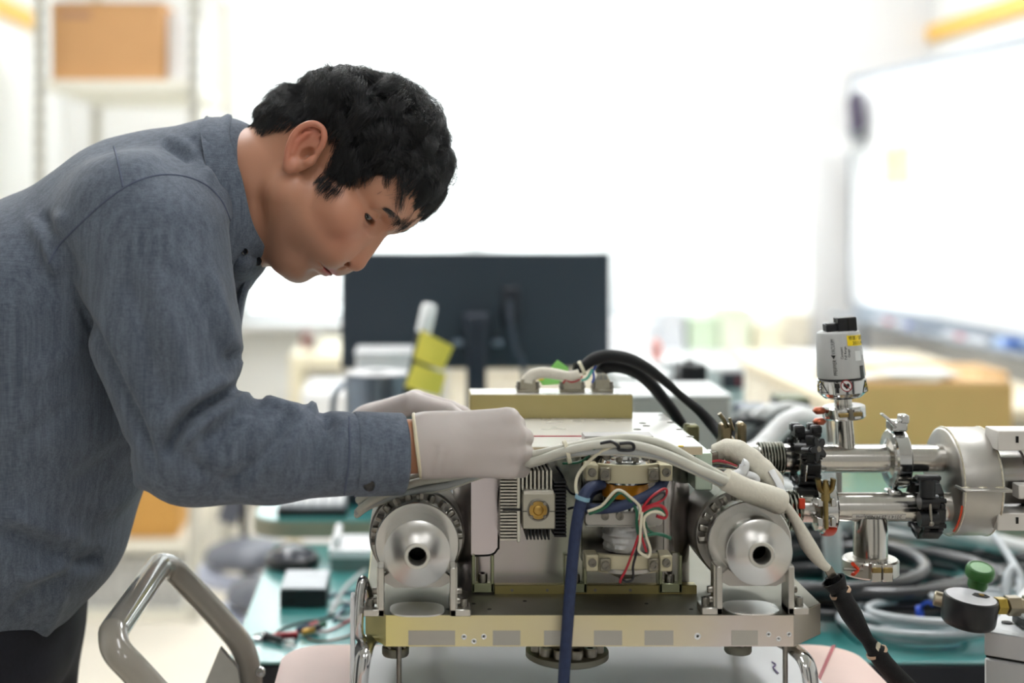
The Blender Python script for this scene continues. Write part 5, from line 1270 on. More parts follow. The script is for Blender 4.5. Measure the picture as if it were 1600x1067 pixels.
# the thin loose wires round the pump column
def wire(pts, m, lab, r=.0013, name='wire', grp='loose wires round the pump column'):
    o_ = MB().tube([W(*p_) for p_ in pts], r, 8, 8).build(name, m); tag(o_, lab, 'wire', grp); return o_
wire([(918, 799, 1.449), (940, 790, 1.447), (964, 766, 1.446), (985, 777, 1.445), (1000, 793, 1.445), (997, 812, 1.445)], m_ww, 'cream wire bent into a peak across the amber band of the pump column', .0015)
wire([(920, 803, 1.449), (945, 793, 1.4465), (968, 770, 1.4465), (986, 784, 1.446), (995, 800, 1.445), (995, 820, 1.445), (999, 845, 1.446)], m_wg, 'green wire lying along the peaked cream wire on the pump column', .0016)
wire([(958, 697, 1.447), (938, 706, 1.452), (915, 726, 1.455), (902, 745, 1.455), (900, 765, 1.452), (906, 780, 1.449)], m_ww, 'cream wire bowing out left of the upper clamp', .0017)
wire([(942, 692, 1.446), (930, 700, 1.452), (920, 712, 1.458), (905, 722, 1.47), (880, 724, 1.49)], m_wg, 'green wire running left from the top of the pump column', .0013)
wire([(938, 693, 1.446), (955, 690, 1.443), (966, 697, 1.442), (968, 703, 1.442), (988, 703, 1.442), (990, 696, 1.442), (984, 692, 1.442), (968, 693, 1.442)], m_wb, 'black wire looped on top of the pump column', .0017)
wire([(1003, 795, 1.446), (1016, 778, 1.446), (1036, 764, 1.447), (1042, 768, 1.448), (1034, 782, 1.447), (1010, 792, 1.446), (1004, 798, 1.446)], m_wr, 'upper red wire loop right of the pump column', .0013)
wire([(1006, 794, 1.4475), (1022, 775, 1.4475), (1034, 769, 1.4475), (1039, 774, 1.4475), (1028, 785, 1.4475), (1012, 789, 1.4475)], m_wb, 'black wire loop inside the upper red loop', .0013)
wire([(1003, 802, 1.445), (1016, 793, 1.445), (1032, 790, 1.446), (1041, 800, 1.447), (1038, 809, 1.447), (1026, 806, 1.446)], m_wr, 'lower red wire loop at the right end of the middle clamp', .0019)
wire([(1002, 806, 1.4435), (1012, 799, 1.4435), (1024, 794, 1.4445), (1034, 798, 1.4455), (1040, 806, 1.4465)], m_wg, 'green wire curving inside the lower red loop', .0014)
wire([(1003, 800, 1.4425), (1001, 822, 1.4425), (1000, 845, 1.4435), (998, 860, 1.445), (1008, 868, 1.446), (1014, 869, 1.446), (1016, 858, 1.446), (1009, 835, 1.4445), (1006, 812, 1.443), (1016, 801, 1.442), (1030, 800, 1.444), (1038, 805, 1.446)], m_ww, 'cream wire in a long loop down to the lower clamp', .0015)
wire([(1001, 803, 1.444), (1000, 820, 1.444), (1004, 843, 1.445), (1010, 862, 1.446)], m_wr, 'short red wire inside the long cream loop', .0013)
wire([(998, 836, 1.444), (988, 865, 1.445), (978, 890, 1.448), (970, 905, 1.45), (969, 910, 1.452)], m_wr, 'red wire slanting down across the lower clamp', .0013)
wire([(999, 838, 1.446), (994, 865, 1.447), (989, 885, 1.449), (989, 903, 1.451), (980, 909, 1.452), (968, 902, 1.455)], m_wb, 'black wire slanting down beside the red one across the lower clamp', .0013)
wire([(1003, 838, 1.4455), (1015, 835, 1.4455), (1025, 834, 1.4455), (1036, 836, 1.446), (1048, 841, 1.447)], m_wg, 'green tie wire with a flat tail right of the foil wrap', .0018)
wire([(1008, 815, 1.446), (1012, 826, 1.446), (1020, 832, 1.446), (1030, 836, 1.4475)], m_wg, 'short green wire joining the flat tail', .001)
wire([(888, 795, 1.49), (896, 793, 1.485), (905, 796, 1.48), (912, 800, 1.48)], m_wb, 'black wire leaving the right side of the finned heat sink', .0014)
wire([(868, 728, 1.49), (878, 742, 1.50), (885, 760, 1.50), (893, 771, 1.49), (903, 772, 1.48)], m_wb, 'black wire curving over the black fins of the heat sink', .0012)
wire([(812, 737, 1.50), (795, 741, 1.50), (783, 752, 1.50), (779, 775, 1.51), (779, 800, 1.525)], m_wb, 'black wire curving left of the silver fins', .0012)
# connector cables on the yellow box
x0_, D0_, z0_ = conns[0]
c1 = thing('taped_cable', 'beige taped cable arching from the first connector on the yellow box', 'cable', (x0_, D0_, z0_))
MB().tube([(x0_, D0_, z0_ - .004), W(826, 592, 1.712), W(834, 585, 1.712), W(850, 582, 1.71), (W(872, 585, 1.705)), W(890, 588, 1.70), W(905, 584, 1.70)], .0065, 12, 8, rf=lambda t: 1.25 - .35 * t).build('taped_sleeve', m_wrap, c1)
rw = random.Random(4)
cols = [m_ww, m_wc2, m_wr, m_ww, m_wc, m_wr, m_wc2]
x1_, D1_, z1_ = conns[1]; x2_, D2_, z2_ = conns[2]
wt1 = thing('wire_tuft', 'fan of red and white wires on the second connector of the yellow box', 'wire', (x1_, D1_, z1_), 'wire tufts on the yellow box')
for i in range(10):
    t = -1 + i / 4.5
    MB().tube([(x1_ + t * .0095, D1_ + rw.uniform(-.004, .004), z1_ - .003), (x1_ + t * .007 + .001, D1_ - .003, z1_ + .006 + rw.uniform(0, .003)), tuple(W(901 + t * 3, 583 + rw.uniform(-2, 2), 1.708))], .0010, 6, 5).build('wire', cols[i % 7], wt1)
MB().tube([W(880, 599, 1.698), W(884, 594, 1.697), W(893, 597, 1.697), W(903, 594, 1.697), (W(910, 588, 1.70))], .0011, 6, 6).build('wire', m_wr, wt1)
wt2 = thing('wire_tuft', 'fan of grey and blue wires on the third connector of the yellow box', 'wire', (x2_, D2_, z2_), 'wire tufts on the yellow box')
for i in range(8):
    t = -1 + i / 3.5
    MB().tube([(x2_ + t * .009, D2_ + rw.uniform(-.004, .004), z2_ - .003), (x2_ + t * .005, D2_ - .002, z2_ + .005), tuple(W(938 + t * 3, 584 + rw.uniform(-2, 2), 1.71))], .0010, 6, 5).build('wire', [m_wc2, m_ww, m_wc][i % 3], wt2)
MB().tube([W(925, 598, 1.70), W(928, 590, 1.70), W(927, 580, 1.705), W(931, 572, 1.71)], .0014, 6, 6).build('wire', mat('blue wire', (50, 80, 170), .4), wt2)
MB().tube([W(908, 594, 1.70), W(916, 592, 1.70), W(921, 586, 1.70), W(925, 578, 1.705)], .0018, 6, 6).build('wire', mat('teal wire', (96, 178, 156), .5), wt2)
k1 = thing('braided_cable', 'upper black braided cable arching from the yellow box down to the bronze toggle', 'cable', tuple(W(1000, 575, 1.70)), 'black cables from the yellow box')
MB().tube([W(896, 574, 1.708), W(908, 575, 1.708), W(926, 562, 1.71), (W(950, 556, 1.71)), W(980, 560, 1.71), W(1010, 574, 1.71), W(1040, 597, 1.71), W(1065, 619, 1.71), W(1092, 641, 1.705), W(1112, 663, 1.70), W(1128, 684, 1.68), W(1138, 700, 1.66)], .0086, 14, 7,
          rf=lambda t: float(np.interp(t, [0, .03, .08, .2, .4, .62, .8, 1], [1.0, .75, .85, 1.12, 1.05, .70, 1.02, .9])), flat=.8).build('braid', m_mesh, k1)
k2 = thing('braided_cable', 'lower black braided cable curving from the yellow box behind the cover plate', 'cable', tuple(W(1000, 600, 1.72)), 'black cables from the yellow box')
MB().tube([W(938, 582, 1.715), W(945, 574, 1.72), W(965, 572, 1.725), W(990, 579, 1.73), W(1015, 598, 1.735), W(1038, 625, 1.74), W(1058, 652, 1.745), W(1072, 678, 1.75), W(1080, 720, 1.75)], .0093, 14, 7, rf=lambda t: float(np.interp(t, [0, .1, .3, 1], [.8, 1.05, 1.1, .85])), flat=.8).build('braid', m_mesh, k2)
MB().ring(W(909, 575, 1.708), (1, 0, .45), .0072, .0092, .004, 20).build('cable_tie', m_ww, k1)
m_gp = mat('green paper tag', (150, 226, 120), .6, var=.03); m_yp = mat('yellow paper tag', (240, 212, 80), .6, var=.03)
def tag_paper(pts, m, lab):
    o_ = MB(); a = [W(*p_) for p_ in pts]; c_ = sum(a, Vector()) / len(a)
    o_.add([tuple(v_) for v_ in a] + [tuple(v_ + Vector((0, .0006, 0))) for v_ in a], [tuple(range(len(a)))[::-1], tuple(range(len(a), 2 * len(a)))] + [(i, (i + 1) % len(a), len(a) + (i + 1) % len(a), len(a) + i) for i in range(len(a))])
    tag(o_.build('paper_tag', m), lab, 'paper tag', 'paper tags among the connectors')
tag_paper([(853, 582, 1.732), (871, 562, 1.735), (888, 574, 1.74), (888, 584, 1.738), (868, 586, 1.735)], m_gp, 'green paper tag standing up behind the beige taped cable')
tag_paper([(838, 590, 1.728), (850, 588, 1.73), (878, 588, 1.735), (876, 600, 1.73), (848, 602, 1.725)], m_gp, 'light green paper tag lying under the beige taped cable')
tag_paper([(835, 588, 1.724), (851, 590, 1.726), (849, 594, 1.724), (838, 594, 1.722)], m_yp, 'small yellow paper tag under the beige taped cable')
# taped white loom beside the pipes
lm = thing('cable_loom', 'loose white taped loom curling between the cover plate and the right drum', 'cable', tuple(W(1170, 715, 1.53)))
MB().tube([W(1118, 708, 1.55), W(1132, 702, 1.545), W(1150, 704, 1.54), W(1172, 718, 1.535), W(1192, 735, 1.53), W(1208, 752, 1.525), W(1212, 772, 1.52)], .0100, 14, 7, rf=lambda t: .9 + .35 * math.sin(t * 3.1) + .05 * math.sin(t * 40)).build('taped_sleeve', m_wrap, lm)
MB().tube([W(1148, 743, 1.515), W(1160, 737, 1.515), W(1163, 726, 1.515), (W(1160, 724, 1.515))], .0055, 10, 6).build('heat_shrink', m_white, lm)
MB().tube([W(1150, 745, 1.518), W(1168, 742, 1.518), W(1180, 746, 1.518), W(1182, 752, 1.518)], .0042, 10, 6).build('heat_shrink', m_white, lm)
for i in range(12):
    y_ = 721 + (i % 6) * 3.6 + rw.uniform(-1, 1)
    MB().tube([W(1112, y_, 1.53 + rw.uniform(-.006, .006)), W(1130 + rw.uniform(-4, 4), y_ - 1 + rw.uniform(-2, 2), 1.525), W(1152, 729 + (y_ - 722) * .5, 1.52)], .0010, 6, 5).build('wire', [m_wr, m_ww, m_wb, m_ww, m_wc2, m_wr][i % 6], lm)
q = MB(); q.box(W(1113, 715, 1.545), (.010, .016, .016), .001); q.build('plug_shell', m_bolt, lm)
MB().tube([W(1205, 735, 1.52), W(1215, 752, 1.515), W(1222, 768, 1.51), W(1226, 780, 1.50)], .0060, 10, 6, flat=.5).build('tape_tail', m_white, lm)
# ================================================================ CART
m_pink = mat('pink vinyl pad', (232, 200, 188), .45, var=.03, scale=14, bump=.06, bscale=120)
m_tubeg = mat('grey brown painted tube', (160, 154, 144), .16, var=.02, coat=.8)
m_sheet = mat('white work sheet', (236, 236, 236), .35, var=.015, scale=10, bump=.15, bscale=14)
m_dk = mat('dark rubber', (30, 31, 34), .6)
cart = thing('cart', 'trolley with a pink padded top and a bent grey tube handle', 'cart', (.19, 1.45, 0))
zp = .76; xl, xr, yb, yf = -.152, .538, 1.735, 1.15
MB().prism([(a + (xl + xr) / 2, b_ + (yb + yf) / 2) for a, b_ in rrect(xr - xl, yb - yf, .055, 8)], (0, 0, zp - .035), XA, YA, (0, 0, .032)).build('pad', m_pink, cart, 40)
MB().prism([(a + (xl + xr) / 2, b_ + (yb + yf) / 2) for a, b_ in rrect(xr - xl - .007, yb - yf - .007, .052, 8)], (0, 0, zp - .004), XA, YA, (0, 0, .004)).build('pad_top', m_pink, cart, 40)
MB().prism([(PX(1298, 1.733), 1.728), (PX(1304, 1.733), 1.728), (PX(1277, 1.58), 1.58), (PX(1271, 1.58), 1.58)], (0, 0, zp), XA, YA, (0, 0, .0005)).build('red_stripe', m_red, cart)
MB().bb(xl - .01, xr + .01, yf - .02, yb - .01, zp - .065, zp - .035, .004).build('deck', m_tubeg, cart)
for x_ in (xl + .04, xr - .04):
    for y_ in (yf + .05, yb - .06):
        MB().bb(x_ - .02, x_ + .02, y_ - .02, y_ + .02, .10, zp - .065, .003).build('post', m_tubeg, cart)
        q = MB(); q.cyl((x_ - .015, y_, .05), (x_ + .015, y_, .05), .05, n=24, bev=.004); w_ = q.build('caster', m_dk, cart)
MB().bb(xl + .02, xr - .02, yf + .03, yb - .04, .18, .21, .003).build('lower_shelf', m_tubeg, cart)
zh = .868; xh = -.297
hp = [(-.18, 1.405, .735), (-.205, 1.402, .765), (-.265, 1.40, .832), (-.288, 1.402, .856), (-.2955, 1.418, .867), (xh, 1.44, zh), (xh, 1.55, zh), (xh, 1.665, zh), (-.294, 1.69, .8665), (-.284, 1.705, .858), (-.262, 1.708, .835), (-.222, 1.708, .792), (-.202, 1.708, .766), (-.192, 1.708, .735), (-.188, 1.708, .70), (-.160, 1.708, .70)]
MB().tube(hp, .0148, 20, 6).build('handle', m_tubeg, cart)
q = MB(); q.prism([(-.224, .772), (-.203, .748), (-.196, .70), (-.256, .70), (-.243, .727)], (0, 1.690, 0), XA, ZA, (0, -.012, 0)); q.build('handle_bracket', mat('satin grey bracket', (176, 176, 174), .3, .7), cart)
q = MB(); q.prism([(-.200, .715), (-.198, .70), (-.16, .70), (-.16, .715)], (0, 1.40, 0), XA, ZA, (0, .31, 0)); q.build('handle_mount', m_tubeg, cart)
MB().hexbolt((-.178, 1.700, .738), (0, -1, 0), .006, .006).build('bolt', m_chrome, cart)
o_ = MB(); n1, n2 = 24, 16; rs_ = random.Random(2); xs0, xs1 = -.062, .462
vs = []
for j in range(n2 + 1):
    for i in range(n1 + 1):
        x_, y_ = xs0 + (xs1 - xs0) * i / n1, 1.20 + .525 * j / n2
        vs.append((x_, y_, zp + .0008 + .0012 * max(0, math.sin(x_ * 34 + y_ * 21) * math.sin(y_ * 47 + 1))))
o_.add(vs, [(j * (n1 + 1) + i, j * (n1 + 1) + i + 1, (j + 1) * (n1 + 1) + i + 1, (j + 1) * (n1 + 1) + i) for j in range(n2) for i in range(n1)])
ws = o_.build('work_sheet', m_sheet, None, 180); tag(ws, 'white paper sheet spread on the pink pad under the instrument', 'sheet')
MB().tube([(PX(1206, 1.66), 1.66, zp + .0022), (PX(1212, 1.65), 1.65, zp + .0022), (PX(1208, 1.64), 1.64, zp + .0022), (PX(1216, 1.62), 1.62, zp + .0022)], .0008, 5, 6).build('ink_scribble', mat('violet ink', (90, 60, 130), .6), ws)

# ================================================================ GREEN WORKBENCH
m_mat = mat('green bench mat', (62, 146, 144), .34, var=.05, scale=5, rvar=.05, spec=.9, coat=2.0)
m_bedge = mat('dark bench edge', (34, 36, 44), .5); m_leg = mat('grey steel leg', (150, 150, 150), .45, .3)
zbn = .70; bx0_, bx1_, by0, by1 = -.238, 1.98, 1.85, 2.49
bench = thing('workbench', 'workbench with a green mat and dark front edge behind the instrument', 'workbench', (.87, 2.17, 0))
MB().bb(bx0_, bx1_, by0, by1, zbn - .035, zbn - .004, .003).build('bench_board', m_bedge, bench)
MB().bb(bx0_ + .001, bx1_, by0 + .001, by1, zbn - .004, zbn, .001).build('mat', m_mat, bench)
for x_ in (bx0_ + .06, .9, bx1_ - .06):
    for y_ in (by0 + .06, by1 - .06): MB().bb(x_ - .02, x_ + .02, y_ - .02, y_ + .02, 0, zbn - .035, .003).build('leg', m_leg, bench)
def Db(py, z=zbn): return (H - z) * F / (py - CY)
# mouse
D = Db(893); c = W(453, 893, D)
ms_ = thing('computer_mouse', 'black and grey computer mouse on the green mat', 'mouse', tuple(c))
def mouse_body(z0_, z1_, k):
    vs, fs, n_, m_ = [], [], 36, 14
    for j in range(m_ + 1):
        t = j / m_; s__ = math.cos(t * math.pi / 2) ** .55
        for i in range(n_):
            a = 2 * math.pi * i / n_
            x_ = .043 * math.copysign(abs(math.cos(a)) ** 1.0, math.cos(a)) * s__; y_ = .055 * math.copysign(abs(math.sin(a)) ** 1.0, math.sin(a)) * s__
            zz_ = z0_ + (z1_ - z0_) * math.sin(t * math.pi / 2) * (1 - .28 * max(0, x_ / .043))
            vs.append((c.x + x_, c.y + .045 + y_, zbn + zz_))
    for j in range(m_):
        for i in range(n_): fs.append((j * n_ + i, j * n_ + (i + 1) % n_, (j + 1) * n_ + (i + 1) % n_, (j + 1) * n_ + i))
    return MB().add(vs, fs)
mouse_body(.002, .031, 1).build('shell', mat('mouse grey top', (58, 60, 68), .25), ms_, 180)
MB().lathe([(.9, 0), (1, .3), (1, .7), (.93, 1)], (0, 0, 0), ZA, 28).build('skirt', m_blackp, ms_)
sk = [o for o in ms_.children if o.name.startswith('skirt')][0]
for v_ in sk.data.vertices: v_.co = Vector((c.x + v_.co.x * .0445, c.y + .045 + v_.co.y * .057, zbn + v_.co.z * .017))
MB().cyl((c.x - .003, c.y + .080, zbn + .0235), (c.x + .003, c.y + .080, zbn + .0235), .006, n=16).build('wheel', m_dk, ms_)
# black drive box
D = Db(950); x0_, x1_ = PX(437, D), PX(510, D)
bxk = thing('drive_box', 'small black box with a pale grey lid on the green mat by the wires', 'box', (x0_, D, zbn))
MB().bb(x0_, x1_, D, D + .105, zbn, zbn + .026, .002).build('case', m_blackp, bxk)
MB().bb(x0_ + .001, x1_ - .001, D + .001, D + .104, zbn + .026, zbn + .0295, .001).build('lid', mat('pale grey lid', (176, 180, 186), .3), bxk)
MB().bb(x0_ + .012, x0_ + .022, D - .0005, D + .002, zbn + .009, zbn + .013).build('socket', m_dark, bxk)
# white router with a tray
D = Db(893); x0_ = PX(515, D)
ro = thing('white_router', 'white rounded tray-shaped device with a dark base left of the left drum', 'device', (x0_, D, zbn))
MB().prism([(a + x0_ + .055, b_ + D + .055) for a, b_ in rrect(.11, .11, .012)], (0, 0, zbn), XA, YA, (0, 0, .022)).build('base', mat('grey green base', (110, 128, 126), .4), ro)
MB().prism([(a + x0_ + .055, b_ + D + .055) for a, b_ in rrect(.114, .114, .016)], (0, 0, zbn + .022), XA, YA, (0, 0, .012)).build('shell', m_white, ro)
MB().bb(x0_ + .004, x0_ + .016, D + .01, D + .11, zbn + .034, zbn + .055, .004).build('side_wall', m_white, ro)
D = Db(842); x0_ = PX(532, D)
bk2 = thing('black_box', 'flat black box with a white top behind the white rounded device', 'box', (x0_, D, zbn))
MB().bb(x0_, x0_ + .10, D, D + .07, zbn, zbn + .028, .002).build('case', m_blackp, bk2); MB().bb(x0_, x0_ + .10, D, D + .07, zbn + .028, zbn + .031, .001).build('lid', m_white, bk2)
# wires and clips on the mat
def onb(px_, py_, up=.002): D = Db(py_); return (PX(px_, D), D, zbn + up)
def bwire(pts, m, lab, r=.0016, grp='wires on the green mat', name='wire'):
    o_ = MB().tube([onb(*p_) for p_ in pts], r, 8, 7).build(name, m); return tag(o_, lab, 'wire', grp)
bwire([(396, 1003), (420, 1000), (440, 985), (470, 975), (500, 970), (530, 962), (560, 955)], m_dk, 'thin black wire crossing the mat in front of the drive box')
bwire([(430, 998), (450, 996), (480, 985), (510, 988), (540, 975), (566, 962)], m_wr, 'thin red wire along the mat beside the clips', .0014)
bwire([(480, 1000), (500, 1004), (530, 1000), (560, 990)], mat('brown wire', (120, 70, 50), .5), 'brown wire at the front of the mat near the pink pad', .0014)
bwire([(508, 936), (530, 930), (550, 928), (575, 920)], m_blue, 'blue wire leaving the right side of the drive box', .0024)
bwire([(520, 950), (540, 920), (556, 905), (575, 890)], m_wc2, 'pale grey cable bending right of the drive box', .0038)
bwire([(516, 962), (528, 945), (548, 945), (556, 958), (544, 970), (526, 968)], m_wc2, 'pale grey loop of cable beside the drive box', .0036)
bwire([(522, 972), (540, 950), (560, 940), (580, 935)], m_blue, 'second blue wire crossing the grey loop', .002)
def clip(px_, py_, ang, m, lab):
    p_ = Vector(onb(px_, py_, .006)); d_ = Vector((math.cos(ang), math.sin(ang), 0))
    o_ = thing('crocodile_clip', lab, 'clip', tuple(p_), 'crocodile clips')
    MB().tube([p_, p_ + d_ * .018, p_ + d_ * .036], .0052, 10, 4, rf=lambda t: .6 + .5 * t).build('boot', m, o_)
    for s__ in (-1, 1): MB().tube([p_ - d_ * .002, p_ - d_ * .012 + Vector((0, 0, s__ * .003)), p_ - d_ * .024 + Vector((0, 0, s__ * .0012))], .0024, 6, 4, flat=.6).build('jaw', m_chrome, o_)
clip(424, 1000, .1, m_wr, 'red crocodile clip on the green mat'); clip(442, 1008, 2.4, m_wb, 'black crocodile clip beside the red one')
o_ = thing('component_bundle', 'small bundle of coloured components and leads by the crocodile clips', 'component', onb(470, 995), None)
for i, (m, dx) in enumerate(((m_gold, 0), (m_wb, .008), (m_blue, -.008), (m_wg, .015), (m_wr, .004))):
    p_ = Vector(onb(472, 996, .006)) + Vector((dx, i * .006, .002 * (i % 2))); MB().cyl(p_, p_ + Vector((.016, .010, .003)), .0045, n=12, bev=.001).build('component', m, o_)
# black hose coils
m_hose = mat('black rubber hose', (32, 33, 38), .34, var=.15, coat=.5); m_gh = mat('grey cable', (186, 192, 196), .35, coat=.3); m_teal = mat('teal thin cable', (40, 118, 122), .4)
def ringpts(cx_, cy_, rx, ry, z0_, dz, a0, a1, n_): return [(cx_ + rx * math.cos(a), cy_ + ry * math.sin(a), z0_ + dz * i / n_) for i, a in enumerate(np.linspace(a0, a1, n_))]
hc_ = thing('hose_coil', 'big loose coil of black hose on the green mat under the vacuum pipes', 'hose', (.68, 2.15, zbn))
rh = .0105
for i, (cx_, cy_, rx, ry, zz_, a0) in enumerate(((.66, 2.13, .205, .135, .011, 0), (.70, 2.16, .20, .15, .022, .6), (.64, 2.17, .215, .14, .033, 1.4), (.68, 2.12, .18, .125, .044, 2.5), (.60, 2.15, .17, .15, .052, 3.6))):
    MB().tube(ringpts(cx_, cy_, rx, ry, zbn + zz_ - .0, .010, a0, a0 + 6.1, 40), rh, 12, 1, raw=True).build('hose_turn', m_hose, hc_)
h2 = thing('hose_coil', 'second black hose lying in arcs beside the base plate on the mat', 'hose', (.56, 1.98, zbn))
for i in range(4):
    MB().tube([(.47 - i * .016, 2.30, zbn + .012), (.505 - i * .012, 2.16, zbn + .013 + .002 * i), (.545 - i * .004, 2.02 + i * .016, zbn + .013 + .003 * i), (.52 + i * .008, 1.93 + i * .012, zbn + .012), (.44, 1.90 + i * .010, zbn + .011)], .0088, 12, 8).build('hose_turn', mat('grey black hose', (70, 70, 82), .35, coat=.3) if i in (1, 3) else m_hose, h2)
h3 = thing('thick_hose', 'thick black hose in a wide arc across the back of the mat', 'hose', (1.1, 2.3, zbn))
MB().tube([(.45, 2.36, zbn + .016), (.70, 2.345, zbn + .016), (.95, 2.335, zbn + .018), (1.02, 2.25, zbn + .02), (.98, 2.16, zbn + .016)], .0145, 12, 8).build('hose', m_hose, h3)
h4 = thing('thick_hose', 'thick black hose running off to the right behind the green valve knob', 'hose', (1.1, 2.1, zbn))
MB().tube([(.90, 2.22, zbn + .016), (1.05, 2.24, zbn + .016), (1.25, 2.20, zbn + .016), (1.5, 2.24, zbn + .016)], .015, 12, 8).build('hose', m_hose, h4)
gcl = thing('cable_coil', 'grey cable coiled near the front edge of the green mat, tied with blue ties', 'cable', (.70, 1.97, zbn))
for i, (cx_, cy_, rx, ry, a0, a1) in enumerate(((.70, 1.945, .060, .036, .5, 6.6), (.715, 1.975, .095, .072, 1.5, 7.4), (.71, 1.955, .118, .070, .5, 6.4), (.72, 1.965, .105, .058, 0, 5.8), (.76, 1.950, .13, .062, 2.2, 7.6), (.80, 1.985, .07, .038, 1.0, 7.0))):
    MB().tube(ringpts(cx_, cy_, rx, ry, zbn + .006 + i * .008, .004, a0, a1, 36), .0052, 10, 1, raw=True).build('cable_turn', m_gh, gcl)
m_bt = mat('bright blue tie', (28, 74, 190), .35)
for (px_, py_, a) in ((1447, 975, .4), (1437, 992, -.5), (1487, 985, .9)):
    p_ = Vector(onb(px_, py_, .030)); MB().ring(p_, (math.cos(a), math.sin(a), .2), .0085, .0112, .006, 18).build('cable_tie', m_bt, gcl); MB().tube([p_ + Vector((0, 0, .009)), p_ + Vector((.010, -.004, .017)), p_ + Vector((.016, -.006, .012))], .002, 6, 4).build('tie_tail', m_bt, gcl)
bwire([(1287, 925), (1292, 945), (1310, 975), (1335, 1003), (1348, 1005), (1352, 990)], m_teal, 'thin teal cable hanging in a loop right of the base plate', .0022, 'teal cables on the green mat')
bwire([(1280, 942), (1300, 946), (1330, 950)], m_teal, 'short teal cable end lying on the mat right of the base plate', .0022, 'teal cables on the green mat')
bc2 = thing('grey_cable', 'two grey cables hanging down in a narrow loop right of the green knob', 'cable', (1.02, 1.95, zbn))
MB().tube([W(1552, 835, 2.05), W(1578, 872, 2.0), W(1592, 905, 1.95), W(1594, 945, 1.92), W(1584, 985, 1.90), (PX(1570, 1.9), 1.9, zbn + .008)], .0056, 10, 8).build('cable', m_gh, bc2)
MB().tube([W(1572, 960, 1.93), W(1574, 905, 1.95), W(1583, 888, 1.96), W(1594, 900, 1.95), W(1600, 935, 1.93), W(1598, 985, 1.91), (PX(1596, 1.9), 1.9, zbn + .008)], .0056, 10, 8).build('cable', m_gh, bc2)
lc_ = thing('pale_cable', 'loose pale grey cables lying on the back of the mat behind the lower pipe', 'cable', (.75, 2.4, zbn))
for i in range(3): MB().tube([(.50 + .05 * i, 2.20 + .04 * i, zbn + .070), (.62 + .03 * i, 2.32, zbn + .072 + .008 * i), (.80, 2.335 + .008 * i, zbn + .050), (1.0, 2.34, zbn + .02)], .008, 10, 8).build('cable', m_wc2, lc_)

# ================================================================ pressure regulator and aluminium unit, bottom right
m_apnt = mat('white aluminium profile', (206, 208, 210), .38, .35, var=.02)
ux, uy, uz = PX(1538, 1.60), 1.60, PZ(986, 1.60)
au_ = math.radians(-34); Ru = Matrix.Rotation(au_, 3, 'Z')
unit = thing('aluminium_unit', 'white aluminium equipment cabinet with slotted profile edge at the right edge below the gauge', 'cabinet', (ux + .2, uy, 0))
def ub(a0, a1, b0, b1, z0_, z1_, name, m, bev=.001):
    c_ = Vector((ux, uy, 0)) + Ru @ Vector(((a0 + a1) / 2, (b0 + b1) / 2, 0)); c_.z = (z0_ + z1_) / 2
    return MB().box(c_, (a1 - a0, b1 - b0, z1_ - z0_), bev, Ru).build(name, m, unit)
ub(0, .40, 0, .30, 0, uz - .030, 'cabinet_body', m_apnt, .002)
ub(0, .40, 0, .016, uz - .027, uz, 'profile_rail', m_apnt); ub(0, .40, .019, .30, uz - .027, uz - .001, 'top_plate', m_apnt); ub(.001, .40, .004, .29, uz - .0305, uz - .026, 'profile_groove', m_dark, 0)
ub(-.0008, .002, .006, .011, uz - .058, uz - .038, 'slot', m_dark, 0)
c_ = Vector((ux, uy, uz)) + Ru @ Vector((.014, .05, 0)); MB().lathe([(.006, -.0005), (.006, .0004), (.002, .0004)], c_, ZA, 16).build('tapped_hole', m_dark, unit)
pg = thing('pressure_regulator', 'black pressure gauge with a green valve knob and brass fittings at the right edge', 'gauge', (PX(1510, 1.60), 1.60, uz))
gtl = Vector((.10, -.10, 1)).normalized(); gc_ = W(1512, 972, 1.60)
MB().lathe([(.026, -.002), (.0288, .001), (.0296, .004), (.0296, .026), (.0287, .029), (.0268, .0300), (.025, .0292), (.0001, .0290)], gc_, gtl, 56, (True, False)).build('gauge_case', m_blackp, pg)
MB().lathe([(.0268, .0301), (.0001, .0306)], gc_, gtl, 56, (False, False)).build('case_back', mat('pale case back', (226, 226, 232), .3, .2), pg)
gu = (XA - gtl * XA.dot(gtl)).normalized(); gv = gtl.cross(gu)
MB().prism([(a, b_) for a, b_ in ((.002, .004), (.008, .011), (.018, .010), (.022, .003), (.016, -.002), (.006, -.001))], gc_ + gtl * .0303, gu, gv, gtl * .0008).build('case_opening', m_dark, pg)
MB().lathe([(.003, 0), (.003, .001), (.001, .0012)], gc_ + gtl * .0312 + gu * .013 + gv * .004, gtl, 12).build('case_screw', m_gold, pg)
m_br2 = mat('brass fitting', (196, 170, 84), .28, 1.0, var=.06); m_ni = mat('nickel fitting', (176, 166, 146), .28, 1.0, var=.06)
ay = W(1556, 946, 1.60); axd = Vector((1, .10, -.03)).normalized()
MB().lathe([(.0098, 0), (.0098, .0105)], ay, axd, 6).build('brass_nut', m_br2, pg)
MB().lathe([(.0085, 0), (.0118, .002), (.0118, .016), (.0085, .018), (.0085, .022), (.0118, .024), (.0118, .042), (.009, .044), (.009, .10)], ay + axd * .0105, axd, 6).build('hex_fitting', m_ni, pg)
MB().cyl(W(1482, 940, 1.615), W(1459, 934, 1.62), .0085, n=18, bev=.001).build('side_port', m_ni, pg); MB().cyl(W(1484, 938, 1.62), W(1500, 938, 1.63), .006, n=14).build('side_tube', m_ni, pg)
kb = W(1523, 936, 1.655); kdv = Vector((.05, -.30, .95)).normalized()
MB().lathe([(.0095, 0), (.0085, .010), (.0080, .026)], kb, kdv, 18).build('valve_stem', m_ni, pg)
